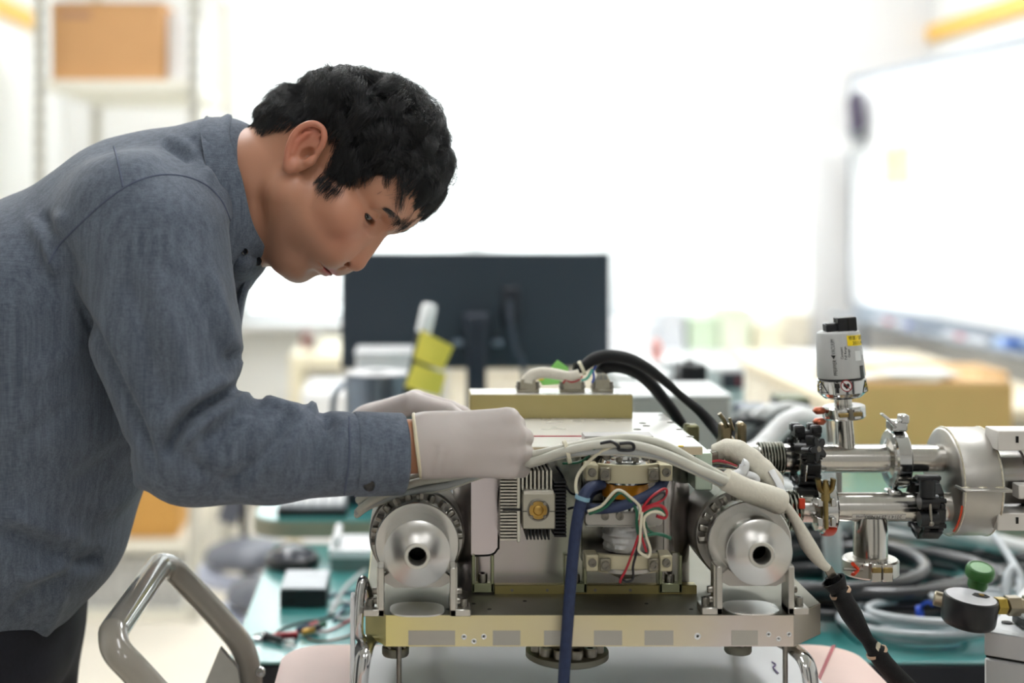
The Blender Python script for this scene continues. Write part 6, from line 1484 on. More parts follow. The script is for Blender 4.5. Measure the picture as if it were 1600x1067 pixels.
MB().lathe([(.0095, .019), (.0112, .022), (.0108, .032), (.0155, .035), (.0163, .038), (.0161, .043), (.0150, .046), (.0128, .047), (.0118, .0462), (.0001, .0460)], kb - kdv * .004, kdv, 40, (True, False)).build('valve_knob', mat('green plastic knob', (58, 118, 52), .42, var=.08), pg)
MB().lathe([(.0115, .0424), (.0001, .0428)], kb, kdv, 32, (False, False)).build('knob_disc', mat('pale green disc', (150, 196, 146), .4), pg)
q = MB(); q.bb(PX(1592, 1.62), PX(1625, 1.62), 1.60, 1.64, uz - .002, PZ(962, 1.62), .002); q.build('black_post', m_blackp, pg)
# ================================================================ DESK WITH MONITOR
m_dedge = mat('beige desk edge', (150, 148, 128), .45, var=.03)
zd_ = .738; dy0, dy1 = 2.50, 3.35
desk = thing('desk', 'desk with a green top and rounded beige edge behind the workbench', 'desk', (.5, 2.9, 0))
pol = [(a + .53, b_ + (dy0 + dy1) / 2) for a, b_ in rrect(1.62, dy1 - dy0, .06, 8)]
MB().prism(pol, (0, 0, zd_ - .030), XA, YA, (0, 0, .027)).build('desk_edge', m_dedge, desk, 40)
MB().prism([((a - .53) * .995 + .53, (b_ - 2.925) * .992 + 2.925) for a, b_ in pol], (0, 0, zd_ - .003), XA, YA, (0, 0, .003)).build('desk_top', m_mat, desk, 40)
for x_ in (-.12, 1.28):
    for y_ in (dy0 + .07, dy1 - .07): MB().bb(x_ - .02, x_ + .02, y_ - .02, y_ + .02, 0, zd_ - .03, .003).build('leg', m_leg, desk)
kx, kd0 = PX(432, 2.53), 2.53
kbd = thing('keyboard', 'white keyboard with a dark base on the desk, partly under the sleeve', 'keyboard', (kx, kd0, zd_))
MB().bb(kx, kx + .125, kd0, kd0 + .40, zd_, zd_ + .014, .003).build('base', m_blackp, kbd); MB().bb(kx + .002, kx + .123, kd0 + .002, kd0 + .398, zd_ + .014, zd_ + .018, .002).build('top_case', mat('keyboard grey', (150, 154, 160), .45), kbd)
k0 = MB().bb(kx + .006, kx + .021, kd0 + .008, kd0 + .023, zd_ + .018, zd_ + .025, .002).build('key', m_white, kbd)
for i in range(6):
    for j in range(20):
        if i or j: shared(k0, Matrix.Translation((i * .0195, j * .0195, 0)))
mn = thing('monitor', 'dark monitor seen from behind, standing on the desk', 'monitor', (.14, 3.02, zd_))
m_mon = mat('dark blue grey monitor back', (36, 47, 58), .5, var=.03, scale=4); m_mst = mat('monitor stand grey', (44, 50, 62), .4, .3)
mD = 3.0; mx0, mx1 = PX(533, mD), PX(952.5, mD); mz0, mz1 = PZ(576, mD), PZ(395, mD)
MB().bb(mx0, mx1, mD, mD + .018, mz0, mz1, .004).build('back_cover', m_mon, mn); MB().bb(mx0 + .004, mx1 - .004, mD + .018, mD + .0195, mz0 + .004, mz1 - .004).build('screen', mat('screen glass', (14, 15, 18), .1), mn)
MB().bb(PX(784, mD), PX(812, mD), mD - .012, mD, PZ(510, mD), PZ(448, mD), .004).build('socket_panel', mat('darker panel', (26, 32, 42), .5), mn)
MB().bb(PX(726, mD - .03), PX(764, mD - .03), mD - .03, mD, PZ(520, mD - .03), PZ(490, mD - .03), .004).build('stand_bracket', m_mst, mn)
MB().bb(PX(729, mD - .05), PX(760, mD - .05), mD - .05, mD - .03, zd_ + .01, PZ(493, mD - .05), .003).build('stand_post', m_mst, mn)
for a in (708, 770): MB().cyl(W(a, 536, mD - .006), W(a + 14, 536, mD - .006), .006, n=12).build('stand_screw', mat('bright stand screw', (126, 140, 156), .3, .5), mn)
MB().bb(PX(690, mD), PX(800, mD), mD - .12, mD + .09, zd_, zd_ + .012, .004).build('stand_base', m_mst, mn)
MB().tube([W(796, 470, mD - .012), W(797, 500, mD - .02), W(805, 545, mD - .02), W(818, 580, mD - .02), (PX(830, 2.99), 2.99, zd_ + .005)], .0055, 8, 8).build('power_cable', mat('dim cable', (62, 70, 84), .5), mn)
# metal vessel, white carton, pen holder with marker and notes
m_pot = mat('grey metal vessel', (128, 138, 152), .3, .85, var=.05, scale=3)
vD = 2.66; vx = PX(590, vD); vt = PZ(583, vD)
ves = thing('metal_vessel', 'grey metal vessel with a bright rim below the monitor', 'vessel', (vx, vD, zd_))
MB().lathe([(.0001, 0), (.058, 0), (.060, .004), (.060, vt - zd_ - .004), (.0625, vt - zd_ - .002), (.0625, vt - zd_), (.057, vt - zd_), (.057, .01), (.0001, .01)], (vx, vD, zd_), ZA, 48, (False, False)).build('vessel_body', m_pot, ves)
MB().tube([(vx - .060, vD, vt - .02), (vx - .078, vD - .01, vt - .035), (vx - .082, vD - .01, vt - .08), (vx - .062, vD, vt - .11)], .006, 10, 6).build('vessel_handle', m_pot, ves)
MB().ring((vx, vD, vt + .001), ZA, .020, .058, .003, 40).build('vessel_lid', m_white, ves)
cD = 2.83
ctn = thing('white_carton', 'white carton behind the metal vessel below the monitor', 'box', (PX(600, cD), cD, zd_))
MB().bb(PX(556, cD), PX(645, cD), cD, cD + .12, zd_, PZ(556, cD), .004).build('carton_body', m_white, ctn); MB().bb(PX(554, cD), PX(647, cD), cD - .002, cD + .122, PZ(556, cD), PZ(549, cD), .003).build('carton_lid', m_white, ctn)
pD = 2.56
cup = thing('pen_holder', 'black pen holder behind the rear glove', 'pen holder', (PX(640, pD), pD, zd_))
ctop = PZ(626, pD); q = MB(); q.lathe([(.0001, 0), (.030, 0), (.030, ctop - zd_), (.027, ctop - zd_), (.027, .006), (.0001, .006)], (PX(636, pD), pD, zd_), ZA, 32, (False, False)); q.build('holder_cup', m_blackp, cup)
m1, m0_ = W(672, 474, pD), W(634, 640, pD); md = (m1 - m0_).normalized()
mk = thing('marker_pen', 'white-capped marker pen leaning in the pen holder in front of the monitor', 'pen', tuple(m0_))
MB().lathe([(.011, .0), (.012, .01), (.012, (m1 - m0_).length - .052)], m0_, md, 24).build('barrel', m_blackp, mk)
MB().lathe([(.0135, -.054), (.0140, -.052), (.0140, -.008), (.011, -.001), (.004, 0)], m1, md, 24).build('cap', mat('white cap', (244, 246, 250), .3), mk)
m_note = mat('yellow sticky note', (240, 226, 96), .6, var=.03, scale=10)
def note(p, lab):
    A, B, C, Dd_ = [W(a, b_, d_) for a, b_, d_ in p]; vs, n_ = [], 8
    for j in range(n_ + 1):
        for i in range(n_ + 1):
            s__, t = i / n_, j / n_; v_ = A.lerp(B, s__).lerp(Dd_.lerp(C, s__), t); v_.y -= .010 * math.sin(s__ * math.pi) * .6 + .004 * s__ * s__; vs.append(tuple(v_))
    k_ = len(vs); vs2 = vs + [(x_, y_ + .0007, z_) for x_, y_, z_ in vs]
    fs = [(j * (n_ + 1) + i, j * (n_ + 1) + i + 1, (j + 1) * (n_ + 1) + i + 1, (j + 1) * (n_ + 1) + i) for j in range(n_) for i in range(n_)]
    fs += [tuple(k_ + t for t in f[::-1]) for f in fs]
    tag(MB().add(vs2, fs).build('sticky_note', m_note, None, 180), lab, 'sticky note', 'sticky notes on the marker')
note([(658, 515, 2.545), (709, 541, 2.545), (692, 578, 2.545), (646, 560, 2.545)], 'upper yellow sticky note wrapped on the marker pen')
note([(647, 567, 2.540), (697, 584, 2.540), (688, 618, 2.540), (632, 604, 2.540)], 'lower yellow sticky note wrapped on the marker pen')
# ================================================================ EQUIPMENT ON THE BENCH AND DESK, RIGHT OF THE MONITOR
m_eq = mat('pale grey instrument case', (178, 178, 172), .45, var=.02); m_eqw = mat('white instrument case', (226, 228, 228), .4, var=.015)
eD = 2.30
e1 = thing('instrument_case', 'large pale grey instrument case with a white top behind the cover plate', 'equipment', (PX(1060, eD), eD, zbn))
ez = PZ(617, eD); ex0, ex1 = PX(985, eD), PX(1143, eD)
MB().bb(ex0, ex1, eD, eD + .17, zbn, ez - .004, .004).build('case_body', m_eq, e1); MB().bb(ex0 - .001, ex1 + .001, eD - .001, eD + .171, ez - .004, ez, .003).build('case_top', m_eqw, e1)
for i in range(6): MB().bb(ex1 - .001, ex1 + .0006, eD + .03 + i * .02, eD + .04 + i * .02, ez - .10, ez - .03).build('vent_slot', m_dk, e1)
fD = 2.72
e2 = thing('instrument_case', 'low white instrument case with a black handle block, right of the monitor', 'equipment', (PX(1010, fD), fD, zd_))
MB().bb(PX(962, fD), PX(1054, fD), fD, fD + .26, zd_, PZ(588, fD) - .004, .006).build('case_body', m_eqw, e2); MB().bb(PX(962, fD), PX(1054, fD), fD, fD + .26, PZ(588, fD) - .004, PZ(588, fD), .003).build('case_top', m_eqw, e2)
MB().bb(PX(1056, fD), PX(1099, fD), fD - .04, fD + .03, zd_, PZ(570, fD - .04), .003).build('handle_block', m_blackp, e2); MB().cyl(W(1070, 566, fD), W(1085, 566, fD), .006, n=12).build('handle_knob', m_blackp, e2)
gD = 3.0
e3 = thing('instrument_case', 'white instrument case with a dark front panel, further right on the desk', 'equipment', (PX(1120, gD), gD, zd_))
MB().bb(PX(1085, gD), PX(1165, gD), gD, gD + .22, zd_, PZ(574, gD), .005).build('case_body', m_eqw, e3); MB().bb(PX(1129, gD - .01), PX(1162, gD - .01), gD - .012, gD, PZ(606, gD), PZ(582, gD), .002).build('dark_panel', mat('dark panel', (52, 52, 60), .4), e3)
MB().bb(PX(1152, gD - .014), PX(1158, gD - .014), gD - .014, gD - .012, PZ(602, gD), PZ(588, gD)).build('red_display', mat('dim red display', (140, 60, 70), .4), e3)
rD = 3.12
tag(MB().lathe([(.013, 0), (.014, .008), (.014, .032), (.008, .038), (.008, .044), (.0001, .046)], W(1026, 560, rD), ZA, 20).build('red_bottle', mat('pink red bottle', (240, 182, 176), .4)), 'small red bottle behind the white case right of the monitor', 'bottle')
bpk = bpy.data.objects['red_bottle']; dz_ = zd_ - W(1026, 560, rD).z
# it stands on a white paper stack
ps = thing('paper_stack', 'white stack of paper under the small red bottle on the desk', 'paper', (PX(1000, rD), rD, zd_), None)
pzt = W(1026, 560, rD).z; npk = 6
for i in range(npk): MB().bb(PX(975, rD) + .002 * (i % 2), PX(1068, rD) - .002 * (i % 3), rD - .05, rD + .12, zd_ + (pzt - zd_) * i / npk, zd_ + (pzt - zd_) * (i + .93) / npk, .001).build('paper_pad', m_white, ps)
# cable jumble right of the grey case
cj = [(1150, 1190, 625, 690, 2.36), (1200, 1262, 640, 686, 2.34)]
jb = thing('meter_box', 'small dark grey meter box between the grey case and the gauge', 'equipment', (PX(1190, 2.36), 2.36, zbn))
MB().bb(PX(1163, 2.36), PX(1215, 2.36), 2.36, 2.45, zbn, PZ(640, 2.36), .004).build('case', mat('blue grey case', (70, 78, 96), .4), jb); MB().bb(PX(1168, 2.36), PX(1210, 2.36), 2.357, 2.361, PZ(690, 2.36), PZ(652, 2.36), .002).build('front_panel', m_blackp, jb)
jb2 = thing('meter_box', 'olive topped black box just left of the gauge neck', 'equipment', (PX(1240, 2.40), 2.40, zbn))
MB().bb(PX(1218, 2.40), PX(1268, 2.40), 2.40, 2.47, zbn, PZ(628, 2.40), .004).build('case', m_blackp, jb2); MB().bb(PX(1220, 2.40), PX(1266, 2.40), 2.401, 2.469, PZ(628, 2.40), PZ(622, 2.40), .001).build('lid', mat('olive lid', (110, 118, 84), .4), jb2)
MB().bb(PX(1225, 2.398), PX(1245, 2.398), 2.397, 2.401, PZ(662, 2.398), PZ(640, 2.398), .001).build('label_plate', m_white, jb2)
jr = random.Random(9)
cb3 = thing('cable_jumble', 'tangle of black and grey cables heaped left of the gauge', 'cable', (PX(1200, 2.3), 2.32, zbn))
for i in range(9):
    cx_, cy_ = jr.uniform(.56, .64), jr.uniform(2.30, 2.335); z_ = jr.uniform(.90, .98)
    P = [(PX(1150, 2.3) - .01, 2.32, z_ - jr.uniform(.05, .1)), (cx_ - .04, cy_ - .02, z_), (cx_, cy_ - .01, z_ + jr.uniform(0, .025)), (cx_ + .05, cy_, z_ - .02), (PX(1275, 2.3), cy_, z_ - jr.uniform(.05, .12))]
    MB().tube(P, jr.uniform(.0045, .008), 10, 8).build('cable', [m_hose, m_wc2, m_hose, m_eqw, m_hose][i % 5], cb3)
MB().tube([(.55, 2.30, zbn + .01), (.553, 2.305, .85), (.56, 2.31, .90), (.60, 2.31, .93), (.65, 2.315, .88), (.665, 2.32, zbn + .01)], .007, 10, 8).build('cable', m_hose, cb3)
hs2 = thing('white_hose', 'thick white hose arching between the cover plate and the gauge', 'hose', (PX(1230, 2.05), 2.05, zbn))
MB().tube([W(1150, 712, 2.0), W(1180, 705, 2.02), W(1205, 683, 2.04), W(1228, 660, 2.05), W(1250, 652, 2.06), W(1275, 662, 2.08), W(1290, 690, 2.10), (PX(1300, 2.12), 2.12, .80), (PX(1305, 2.14), 2.14, zbn + .016)], .0140, 14, 8).build('hose', m_eqw, hs2)
wh = thing('white_hose', 'white hose lying along the back of the bench under the pipes', 'hose', (.9, 2.45, zbn))
MB().tube([(PX(1100, 2.25), 2.25, .83), (PX(1150, 2.22), 2.22, .865), (PX(1240, 2.20), 2.20, .85), (PX(1300, 2.24), 2.24, .80), (PX(1370, 2.3), 2.3, zbn + .09), (1.05, 2.32, zbn + .02)], .015, 14, 8).build('hose', m_eqw, wh)
# cardboard carton
m_card = mat('tan cardboard', (222, 176, 112), .75, var=.04, scale=8, bump=.05, bscale=60); m_card2 = mat('light cardboard', (214, 176, 126), .75, var=.04, scale=8); m_cream2 = mat('cream paper', (240, 226, 196), .7, var=.03)
kD = 3.02
cbx = thing('cardboard_box', 'large tan cardboard box on the desk behind the drum and pipes', 'box', (PX(1450, kD), kD, zd_))
kx0, kx1, kz = PX(1335, kD), PX(1583, kD), PZ(601, kD)
MB().bb(kx0, kx1, kD, kD + .16, zd_, kz, .003).build('carton_body', m_card, cbx)
MB().box(((kx0 + kx1) / 2, kD + .22, kz + .004), (kx1 - kx0, .11, .004), .001, Matrix.Rotation(.12, 3, 'X')).build('rear_flap', m_card2, cbx)
MB().box((kx0 - .03, kD + .05, kz - .01), (.07, .095, .004), .001, Matrix.Rotation(.4, 3, 'Y')).build('side_flap', m_card2, cbx)
MB().box(((kx0 + kx1) / 2, kD + .05, kz + .003), (kx1 - kx0, .095, .004), .001).build('front_flap', m_card2, cbx)
pp = thing('paper_pile', 'cream papers piled on the cardboard box', 'paper', (PX(1420, kD), kD + .06, kz), None)
for i in range(5): MB().box((PX(1400 + 12 * i, kD), kD + .065, kz + .0065 + i * .0032), (.20 - .012 * i, .10, .0028), .0005, Matrix.Rotation(.05 * (i - 2), 3, 'Z')).build('paper_sheet', m_cream2 if i % 2 else m_white, pp)
# low cabinet along the right wall
cab = thing('low_cabinet', 'low beige cabinet with a pale wood top under the whiteboard', 'cabinet', (1.6, 4.0, 0))
m_wt = mat('pale wood top', (240, 228, 202), .5, var=.05, scale=12, stretch=(6, .5, 1)); m_wb2 = mat('off-white cabinet', (232, 226, 212), .5)
MB().bb(1.06, 1.68, 3.42, 4.75, .775, .80, .003).build('cabinet_top', m_wt, cab); MB().bb(1.10, 1.67, 3.45, 4.73, .05, .775, .003).build('cabinet_body', m_wb2, cab)
for i in range(3): 
    d_ = MB().bb(1.092, 1.10, 3.46 + i * .42, 3.86 + i * .42, .08, .76, .003).build('cabinet_door', m_wb2, cab); MB().bb(1.080, 1.092, 3.50 + i * .42, 3.52 + i * .42, .46, .58, .002).build('handle', m_chrome, d_)
for i, (x_, y_, sx_, sy_, h_, m, lb) in enumerate(((1.22, 3.62, .22, .30, .030, m_cream2, 'cream folder lying on the low cabinet'), (1.45, 3.85, .26, .20, .05, m_card2, 'flat tan box on the low cabinet'), (1.28, 4.25, .24, .30, .04, m_white, 'white binder lying on the low cabinet'))):
    q = MB(); q.bb(x_ - sx_ / 2, x_ + sx_ / 2, y_ - sy_ / 2, y_ + sy_ / 2, .80, .80 + h_, .003); tag(q.build(('folder', 'flat_box', 'binder')[i], m), lb, ('folder', 'box', 'binder')[i])
# ================================================================ WHITEBOARD
wA, wB = Vector((1.74, 5.60, 0)), Vector((1.885, 3.30, 0)); wd_ = (wB - wA).normalized(); wn = Vector((-wd_.y, wd_.x, 0)); wn = wn if wn.x < 0 else -wn; wl = (wB - wA).length
wb_ = thing('whiteboard', 'large whiteboard in a grey frame with a pen tray near the right wall', 'whiteboard', (1.8, 4.4, 0))
Rw = Matrix((wd_, wn, ZA)).transposed()
z0w, z1w = .885, 1.785
def wbox(s0, s1, n0, n1, z0_, z1_, name, m, par=wb_, bev=.002):
    c_ = wA + wd_ * ((s0 + s1) / 2) + wn * ((n0 + n1) / 2); c_.z = (z0_ + z1_) / 2
    return MB().box(c_, (s1 - s0, abs(n1 - n0), z1_ - z0_), bev, Rw).build(name, m, par)
m_wbs = mat('whiteboard enamel', (244, 245, 247), .18, var=.01); m_wbf = mat('whiteboard frame', (148, 156, 168), .4, .3)
wbox(.02, wl - .02, -.006, .006, z0w + .02, z1w - .02, 'board_face', m_wbs)
wbox(0, wl, -.012, .012, z1w - .022, z1w, 'frame', m_wbf); wbox(0, wl, -.012, .012, z0w, z0w + .022, 'frame', m_wbf); wbox(0, .022, -.012, .012, z0w, z1w, 'frame', m_wbf); wbox(wl - .022, wl, -.012, .012, z0w, z1w, 'frame', m_wbf)
wbox(.06, wl - .06, .012, .11, z0w - .035, z0w - .027, 'pen_tray', m_wbf); wbox(.06, wl - .06, .104, .11, z0w - .035, z0w - .015, 'tray_lip', m_wbf)
wbox(.06, wl - .06, .0, .012, z0w - .035, z0w, 'tray_back', m_wbf)
for s__ in (.10, wl - .10):
    wbox(s__ - .02, s__ + .02, -.02, .0, .06, z0w, 'stand_leg', m_wbf); wbox(s__ - .02, s__ + .02, -.14, .03, .02, .06, 'stand_foot', m_wbf)
def witem(s__, n_, z_, size, name, m, lb, cat, grp=None):
    c_ = wA + wd_ * s__ + wn * n_; c_.z = z_; q = MB(); q.box(c_, size, min(size) * .25, Rw); return tag(q.build(name, m), lb, cat, grp)
zt_ = z0w - .027
witem(1.42, .06, zt_ + .018, (.13, .06, .036), 'board_eraser', mat('pale blue eraser felt', (176, 202, 240), .7), 'pale blue board eraser on the whiteboard tray', 'eraser')
ero = bpy.data.objects['board_eraser']; MB().box(wA + wd_ * 1.47 + wn * .085 + ZA * (zt_ + .030), (.05, .035, .024), .004, Rw).build('blue_grip', mat('blue grip', (28, 96, 190), .4), ero)
for s__, rgb, lb in ((.45, (226, 130, 140), 'pink marker on the far end of the whiteboard tray'), (.62, (150, 160, 220), 'pale violet marker on the whiteboard tray'), (1.02, (236, 160, 166), 'pink marker in the middle of the whiteboard tray'), (1.18, (236, 238, 240), 'white marker beside the board eraser')):
    c_ = wA + wd_ * s__ + wn * .055; c_.z = zt_ + .009; o_ = thing('board_marker', lb, 'marker', tuple(c_), 'markers on the whiteboard tray')
    MB().cyl(c_ - wd_ * .06, c_ + wd_ * .03, .009, n=14, bev=.002).build('barrel', m_white, o_); MB().cyl(c_ + wd_ * .03, c_ + wd_ * .07, .0095, n=14, bev=.002).build('cap', mat('marker cap %s' % lb[:4], rgb, .4), o_)
# blue spray bottle hanging over the near end of the tray
c_ = wA + wd_ * 2.02 + wn * .06; c_.z = zt_ + .022; bb_ = thing('spray_bottle', 'blue bottle lying on the near end of the whiteboard tray', 'bottle', tuple(c_))
MB().lathe([(.010, -.012), (.021, 0), (.022, .015), (.022, .17), (.018, .19), (.008, .20)], c_ - wd_ * .04, wd_, 24).build('bottle_body', mat('blue bottle', (44, 96, 186), .35), bb_); MB().cyl(c_ + wd_ * .155, c_ + wd_ * .19, .010, n=14).build('cap', m_blackp, bb_)
# things held on the board by magnets
def wpaper(s0, s1, z0_, z1_, name, m, lb, cat='paper', t=.003): return tag(wbox(s0, s1, .006, .006 + t, z0_, z1_, name, m, None, .001), lb, cat)
hk = thing('whiteboard_eraser_pad', 'dark slanted eraser pad hanging on the upper left of the whiteboard', 'eraser', tuple(wA + wd_ * .18), None)
c_ = wA + wd_ * .17 + wn * .046; c_.z = 1.635
MB().box(c_, (.10, .03, .15), .006, Rw @ Matrix.Rotation(-.25, 3, 'Y')).build('pad_body', mat('dark violet pad', (62, 52, 74), .7), hk); MB().box(c_ + Vector((0, 0, -.085)) - wd_ * .02, (.12, .05, .025), .004, Rw).build('pad_hook', mat('grey hook', (120, 124, 130), .5), hk)
cu_ = wA + wd_ * .10 + wn * .078; cu_.z = 1.485
ch_ = thing('white_magnet_cup', 'white cup holder stuck to the left edge of the whiteboard', 'cup', tuple(cu_))
MB().lathe([(.0001, 0), (.055, 0), (.062, .07), (.058, .07), (.052, .005), (.0001, .005)], cu_, ZA, 28, (False, False)).build('cup_body', m_white, ch_)
wpaper(.34, .58, 1.36, 1.50, 'pinned_photo', mat('yellow green print', (222, 206, 150), .6, col2=(190, 200, 190), scale=14), 'small yellowish picture pinned on the whiteboard', 'picture')
wpaper(.30, .55, 1.52, 1.68, 'pinned_paper', mat('pale print', (232, 234, 226), .6, var=.03, scale=20), 'pale sheet pinned above the yellowish picture on the whiteboard')
# ================================================================ SHELF UNIT AT THE LEFT
m_sh = mat('ivory steel shelf', (240, 237, 224), .5, var=.02); m_shp = mat('grey shelf post', (204, 202, 192), .5, var=.04)
sx0, sx1, sy0, sy1 = PX(62, 4.4), PX(303, 4.4), 4.40, 5.20
shf = thing('shelf_unit', 'ivory steel shelf unit behind the man, with slotted posts', 'shelf', ((sx0 + sx1) / 2, 4.8, 0))
for x_ in (sx0, sx1):
    for y_ in (sy0, sy1):
        po = MB(); po.bb(x_ - .018, x_ + .018, y_ - .002, y_ + .002, 0, 2.4); po.bb(x_ - .018, x_ - .014, y_, y_ + .035, 0, 2.4); po = po.build('post', m_shp, shf)
        if y_ == sy0:
            s0_ = MB().bb(x_ - .004, x_ + .004, y_ - .0028, y_ - .001, 1.32, 1.345).build('post_slot', m_dk, po)
            for k in range(1, 20): shared(s0_, Matrix.Translation((0, 0, .05 * k)))
for z_ in (.03, .245, .62, 1.10, 1.675, 2.15):
    MB().bb(sx0 + .02, sx1 - .02, sy0 + .004, sy1 - .004, z_ - .035, z_, .003).build('shelf_board', m_sh, shf)
MB().bb(sx1 - .004, sx1 + .004, sy0 + .03, sy1, 2.02, 2.06).build('side_brace', m_sh, shf); MB().bb(sx1 - .004, sx1 + .004, sy0 + .03, sy1, 1.56, 1.60).build('side_brace', m_sh, shf)
bxs = thing('cardboard_box', 'brown cardboard box on the top shelf behind the man', 'box', (PX(165, 4.45), 4.45, 1.675))
bz0, bz1 = 1.676, PZ(6, 4.45); q0, q1 = PX(80, 4.45), PX(255, 4.45)
m_bc = mat('brown cardboard', (206, 158, 108), .75, var=.03, scale=6)
MB().bb(q0, q1, 4.45, 4.95, bz0, bz1, .004).build('carton_body', m_bc, bxs); MB().bb(q0 - .002, q1 + .002, 4.448, 4.70, bz1, bz1 + .005, .001).build('lid_flap', m_bc, bxs)
MB().bb(PX(92, 4.449), PX(142, 4.449), 4.4485, 4.4505, PZ(28, 4.449), PZ(18, 4.449)).build('printed_band', mat('brown print', (176, 136, 110), .75), bxs)
q = MB().bb(PX(262, 4.5), PX(293, 4.5), 4.5, 4.9, 1.676, PZ(20, 4.5), .003); tag(q.build('lit_box_side', m_white), 'white block standing in for the lit side of the brown cardboard box on the top shelf', 'box')  # light on the cardboard box's side face, put in as a white block
q = MB().bb(PX(150, 4.45), PX(276, 4.45), 4.45, 4.95, .246, PZ(748, 4.45), .004); tag(q.build('cardboard_box', mat('orange cardboard', (212, 160, 84), .75, var=.03)), 'orange tan cardboard box on the lower shelf seen under the forearm', 'box')
def basket(x0_, x1_, y_, z0_, z1_, lb):
    o_ = thing('storage_basket', lb, 'basket', ((x0_ + x1_) / 2, y_ + .2, z0_), 'baskets under the shelf')
    MB().bb(x0_, x1_, y_, y_ + .40, z0_, z0_ + .01, .003).build('base', m_bas, o_)
    b = MB(); b.bb(x0_, x1_, y_, y_ + .006, z1_ - .02, z1_, .002); b.bb(x0_, x1_, y_ + .394, y_ + .40, z1_ - .02, z1_, .002); b.bb(x0_, x0_ + .006, y_, y_ + .40, z1_ - .02, z1_, .002); b.bb(x1_ - .006, x1_, y_, y_ + .40, z1_ - .02, z1_, .002); b.build('rim', m_bas, o_)
    n_ = 12
    for k in range(n_):
        x_ = x0_ + (x1_ - x0_) * (k + .5) / n_; MB().bb(x_ - .008, x_ + .008, y_, y_ + .004, z0_, z1_ - .018).build('slat', m_bas, o_)
    MB().bb(x0_ + .01, x1_ - .01, y_ + .02, y_ + .38, z0_ + .012, z1_ - .04).build('contents', mat('grey contents', (196, 196, 194), .7, var=.2, scale=20), o_)
m_bas = mat('pale grey basket', (216, 216, 214), .5)
basket(sx0 + .04, sx1 - .04, 4.44, .031, .185, 'pale slatted basket on the bottom board of the shelf unit')
# ================================================================ STOOLS
m_seat = mat('charcoal stool seat', (104, 107, 118), .4, var=.06, scale=30); m_ringw = mat('pale blue seat ring', (190, 196, 216), .4)
def stool(x_, y_, z_, lb, backrest):
    o_ = thing('stool', lb, 'stool', (x_, y_, 0), 'round lab stools')
    MB().lathe([(.0001, -.004), (.098, -.004), (.109, .003), (.111, .011), (.102, .027), (.072, .041), (.04, .046), (.0001, .047)], (x_, y_, z_ - .06), ZA, 44, (False, False)).build('seat', m_seat, o_)
    MB().ring((x_, y_, z_ - .090), ZA, .090, .126, .030, 44, .004).build('seat_ring', m_ringw, o_)
    MB().cyl((x_, y_, .09), (x_, y_, z_ - .09), .022).build('column', m_chrome, o_)
    for k in range(5):
        a = 2 * math.pi * k / 5 + .3; e_ = Vector((x_ + .19 * math.cos(a), y_ + .19 * math.sin(a), .065))
        MB().tube([(x_, y_, .10), (x_ + .11 * math.cos(a), y_ + .11 * math.sin(a), .085), e_], .014, 10, 4).build('leg', m_dk, o_)
        MB().sphere(e_ - Vector((0, 0, .037)), .028, 12, 8, (.6, 1, 1)).build('caster', m_dk, o_)
    if backrest:
        MB().box((x_ - .045, y_ + .15, z_ + .10), (.050, .014, .22), .005, Matrix.Rotation(.28, 3, 'Y')).build('backrest_bar', m_seat, o_)
        MB().tube([(x_, y_ + .05, z_ - .08), (x_ - .03, y_ + .15, z_ - .06), (x_ - .035, y_ + .155, z_ + .05)], .010, 10, 6).build('backrest_support', m_dk, o_)
stool(PX(391, 3.42), 3.42, PZ(836, 3.42), 'round charcoal stool with a backrest bar, the farther of the two', True)
stool(PX(436, 2.98), 2.98, PZ(892, 2.98), 'round charcoal stool without a backrest, the nearer of the two', False)
# ================================================================ FURNITURE UNDER THE WINDOW
sdk = thing('side_table', 'cream side table under the window behind the man', 'table', (-.2, 5.4, 0))
m_crt = mat('cream laminate', (240, 232, 206), .5, var=.02); tz = PZ(555, 5.1)
MB().bb(PX(452, 5.1), PX(640, 5.1), 5.1, 5.75, tz - .05, tz, .004).build('table_top', m_crt, sdk); MB().bb(PX(452, 5.1), PX(474, 5.1), 5.1, 5.75, 0, tz - .05, .003).build('side_panel', m_crt, sdk); MB().bb(PX(618, 5.1), PX(640, 5.1), 5.1, 5.75, 0, tz - .05, .003).build('side_panel', m_crt, sdk)
MB().bb(PX(474, 5.1), PX(618, 5.1), 5.70, 5.74, .1, tz - .05).build('back_panel', mat('grey tan panel', (150, 142, 118), .6), sdk)
rl = thing('tape_roll', 'pale roll standing inside the cream side table', 'roll', (PX(510, 5.2), 5.2, .3)); 
sb = MB().bb(PX(478, 5.15), PX(560, 5.15), 5.18, 5.6, .30, .33, .003).build('inner_shelf', m_crt, sdk)
MB().ring((PX(515, 5.2), 5.25, .33 + .19), YA, .14, .19, .06, 40, .005).build('roll_ring', m_white, rl)
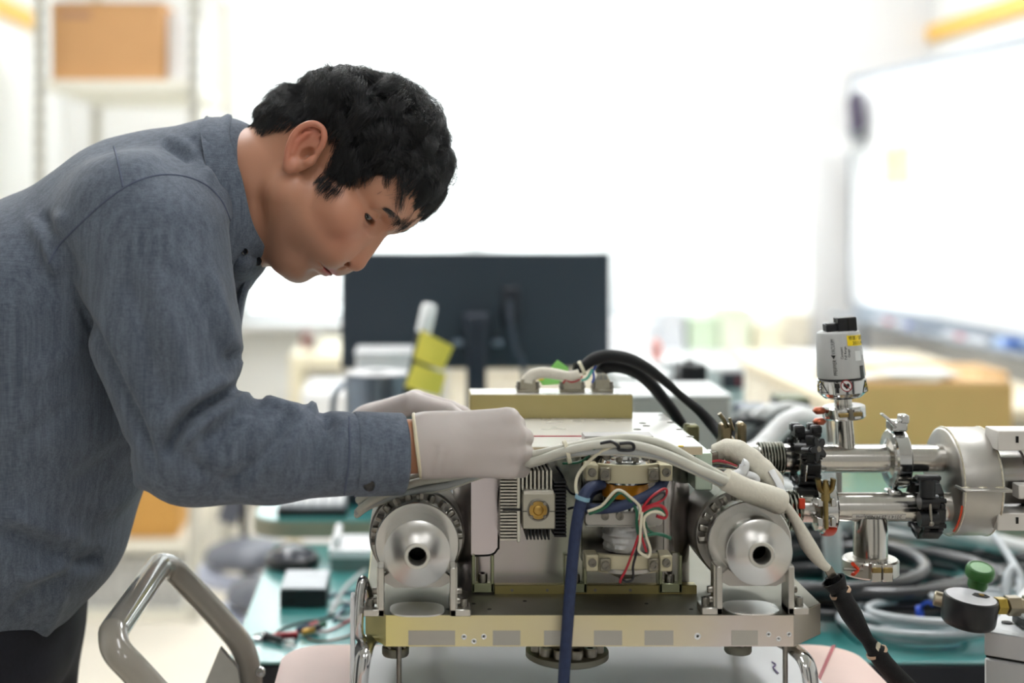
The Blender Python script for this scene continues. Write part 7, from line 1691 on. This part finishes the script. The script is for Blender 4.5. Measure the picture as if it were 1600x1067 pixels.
tag(MB().bb(PX(470, 4.6), PX(560, 4.6), 4.6, 4.95, 0, PZ(612, 4.6), .01).build('white_cabinet', m_white), 'white cabinet in front of the cream side table', 'cabinet')
for i, (a, m, lb) in enumerate(((480, mat('dark red tin', (120, 60, 60), .5), 'dark red tin on the cream side table'), (492, m_eq, 'grey tin on the cream side table'))):
    c_ = Vector((PX(a, 5.3), 5.3, tz)); tag(MB().lathe([(.0001, 0), (.022, 0), (.022, .06), (.018, .066), (.0001, .066)], c_, ZA, 20, (False, False)).build('small_tin', m), lb, 'tin')
ctb = thing('counter', 'white counter with cluttered boxes under the windows', 'counter', (.9, 5.7, 0)); czt = PZ(560, 5.3)
MB().bb(PX(700, 5.3), PX(1290, 5.3), 5.3, 6.05, czt - .04, czt, .004).build('counter_top', m_white, ctb); MB().bb(PX(705, 5.3), PX(1285, 5.3), 5.34, 6.03, 0, czt - .04, .003).build('counter_body', m_wb2, ctb)
jr = random.Random(21)
spec = [(990, 60, 46, (230, 230, 232)), (1050, 40, 60, (214, 216, 220)), (1100, 44, 52, (206, 222, 196)), (1150, 46, 70, (226, 232, 210)), (1205, 40, 44, (240, 232, 206)), (1245, 40, 56, (236, 228, 210))]
nm_ = ['grey white box on the counter, farthest toward the monitor', 'pale grey box on the counter under the window', 'pale green box on the counter under the window', 'tall pale green box on the counter under the window', 'small cream box on the counter by the pillar', 'cream box at the pillar end of the counter']
for (a, w_, h_, rgb), lb in zip(spec, nm_):
    y_ = 5.45 + jr.uniform(0, .2); o_ = thing('storage_box', lb, 'box', (PX(a, y_), y_, czt), 'boxes on the counter under the window'); mm = mat(lb[:12], rgb, .6, var=.04)
    x_ = PX(a, y_); hw = w_ / 2 * y_ / F; hh = h_ * y_ / F
    MB().bb(x_ - hw, x_ + hw, y_, y_ + .2, czt, czt + hh * .85, .004).build('box_body', mm, o_); MB().bb(x_ - hw - .003, x_ + hw + .003, y_ - .003, y_ + .203, czt + hh * .85, czt + hh, .003).build('box_lid', mm, o_)
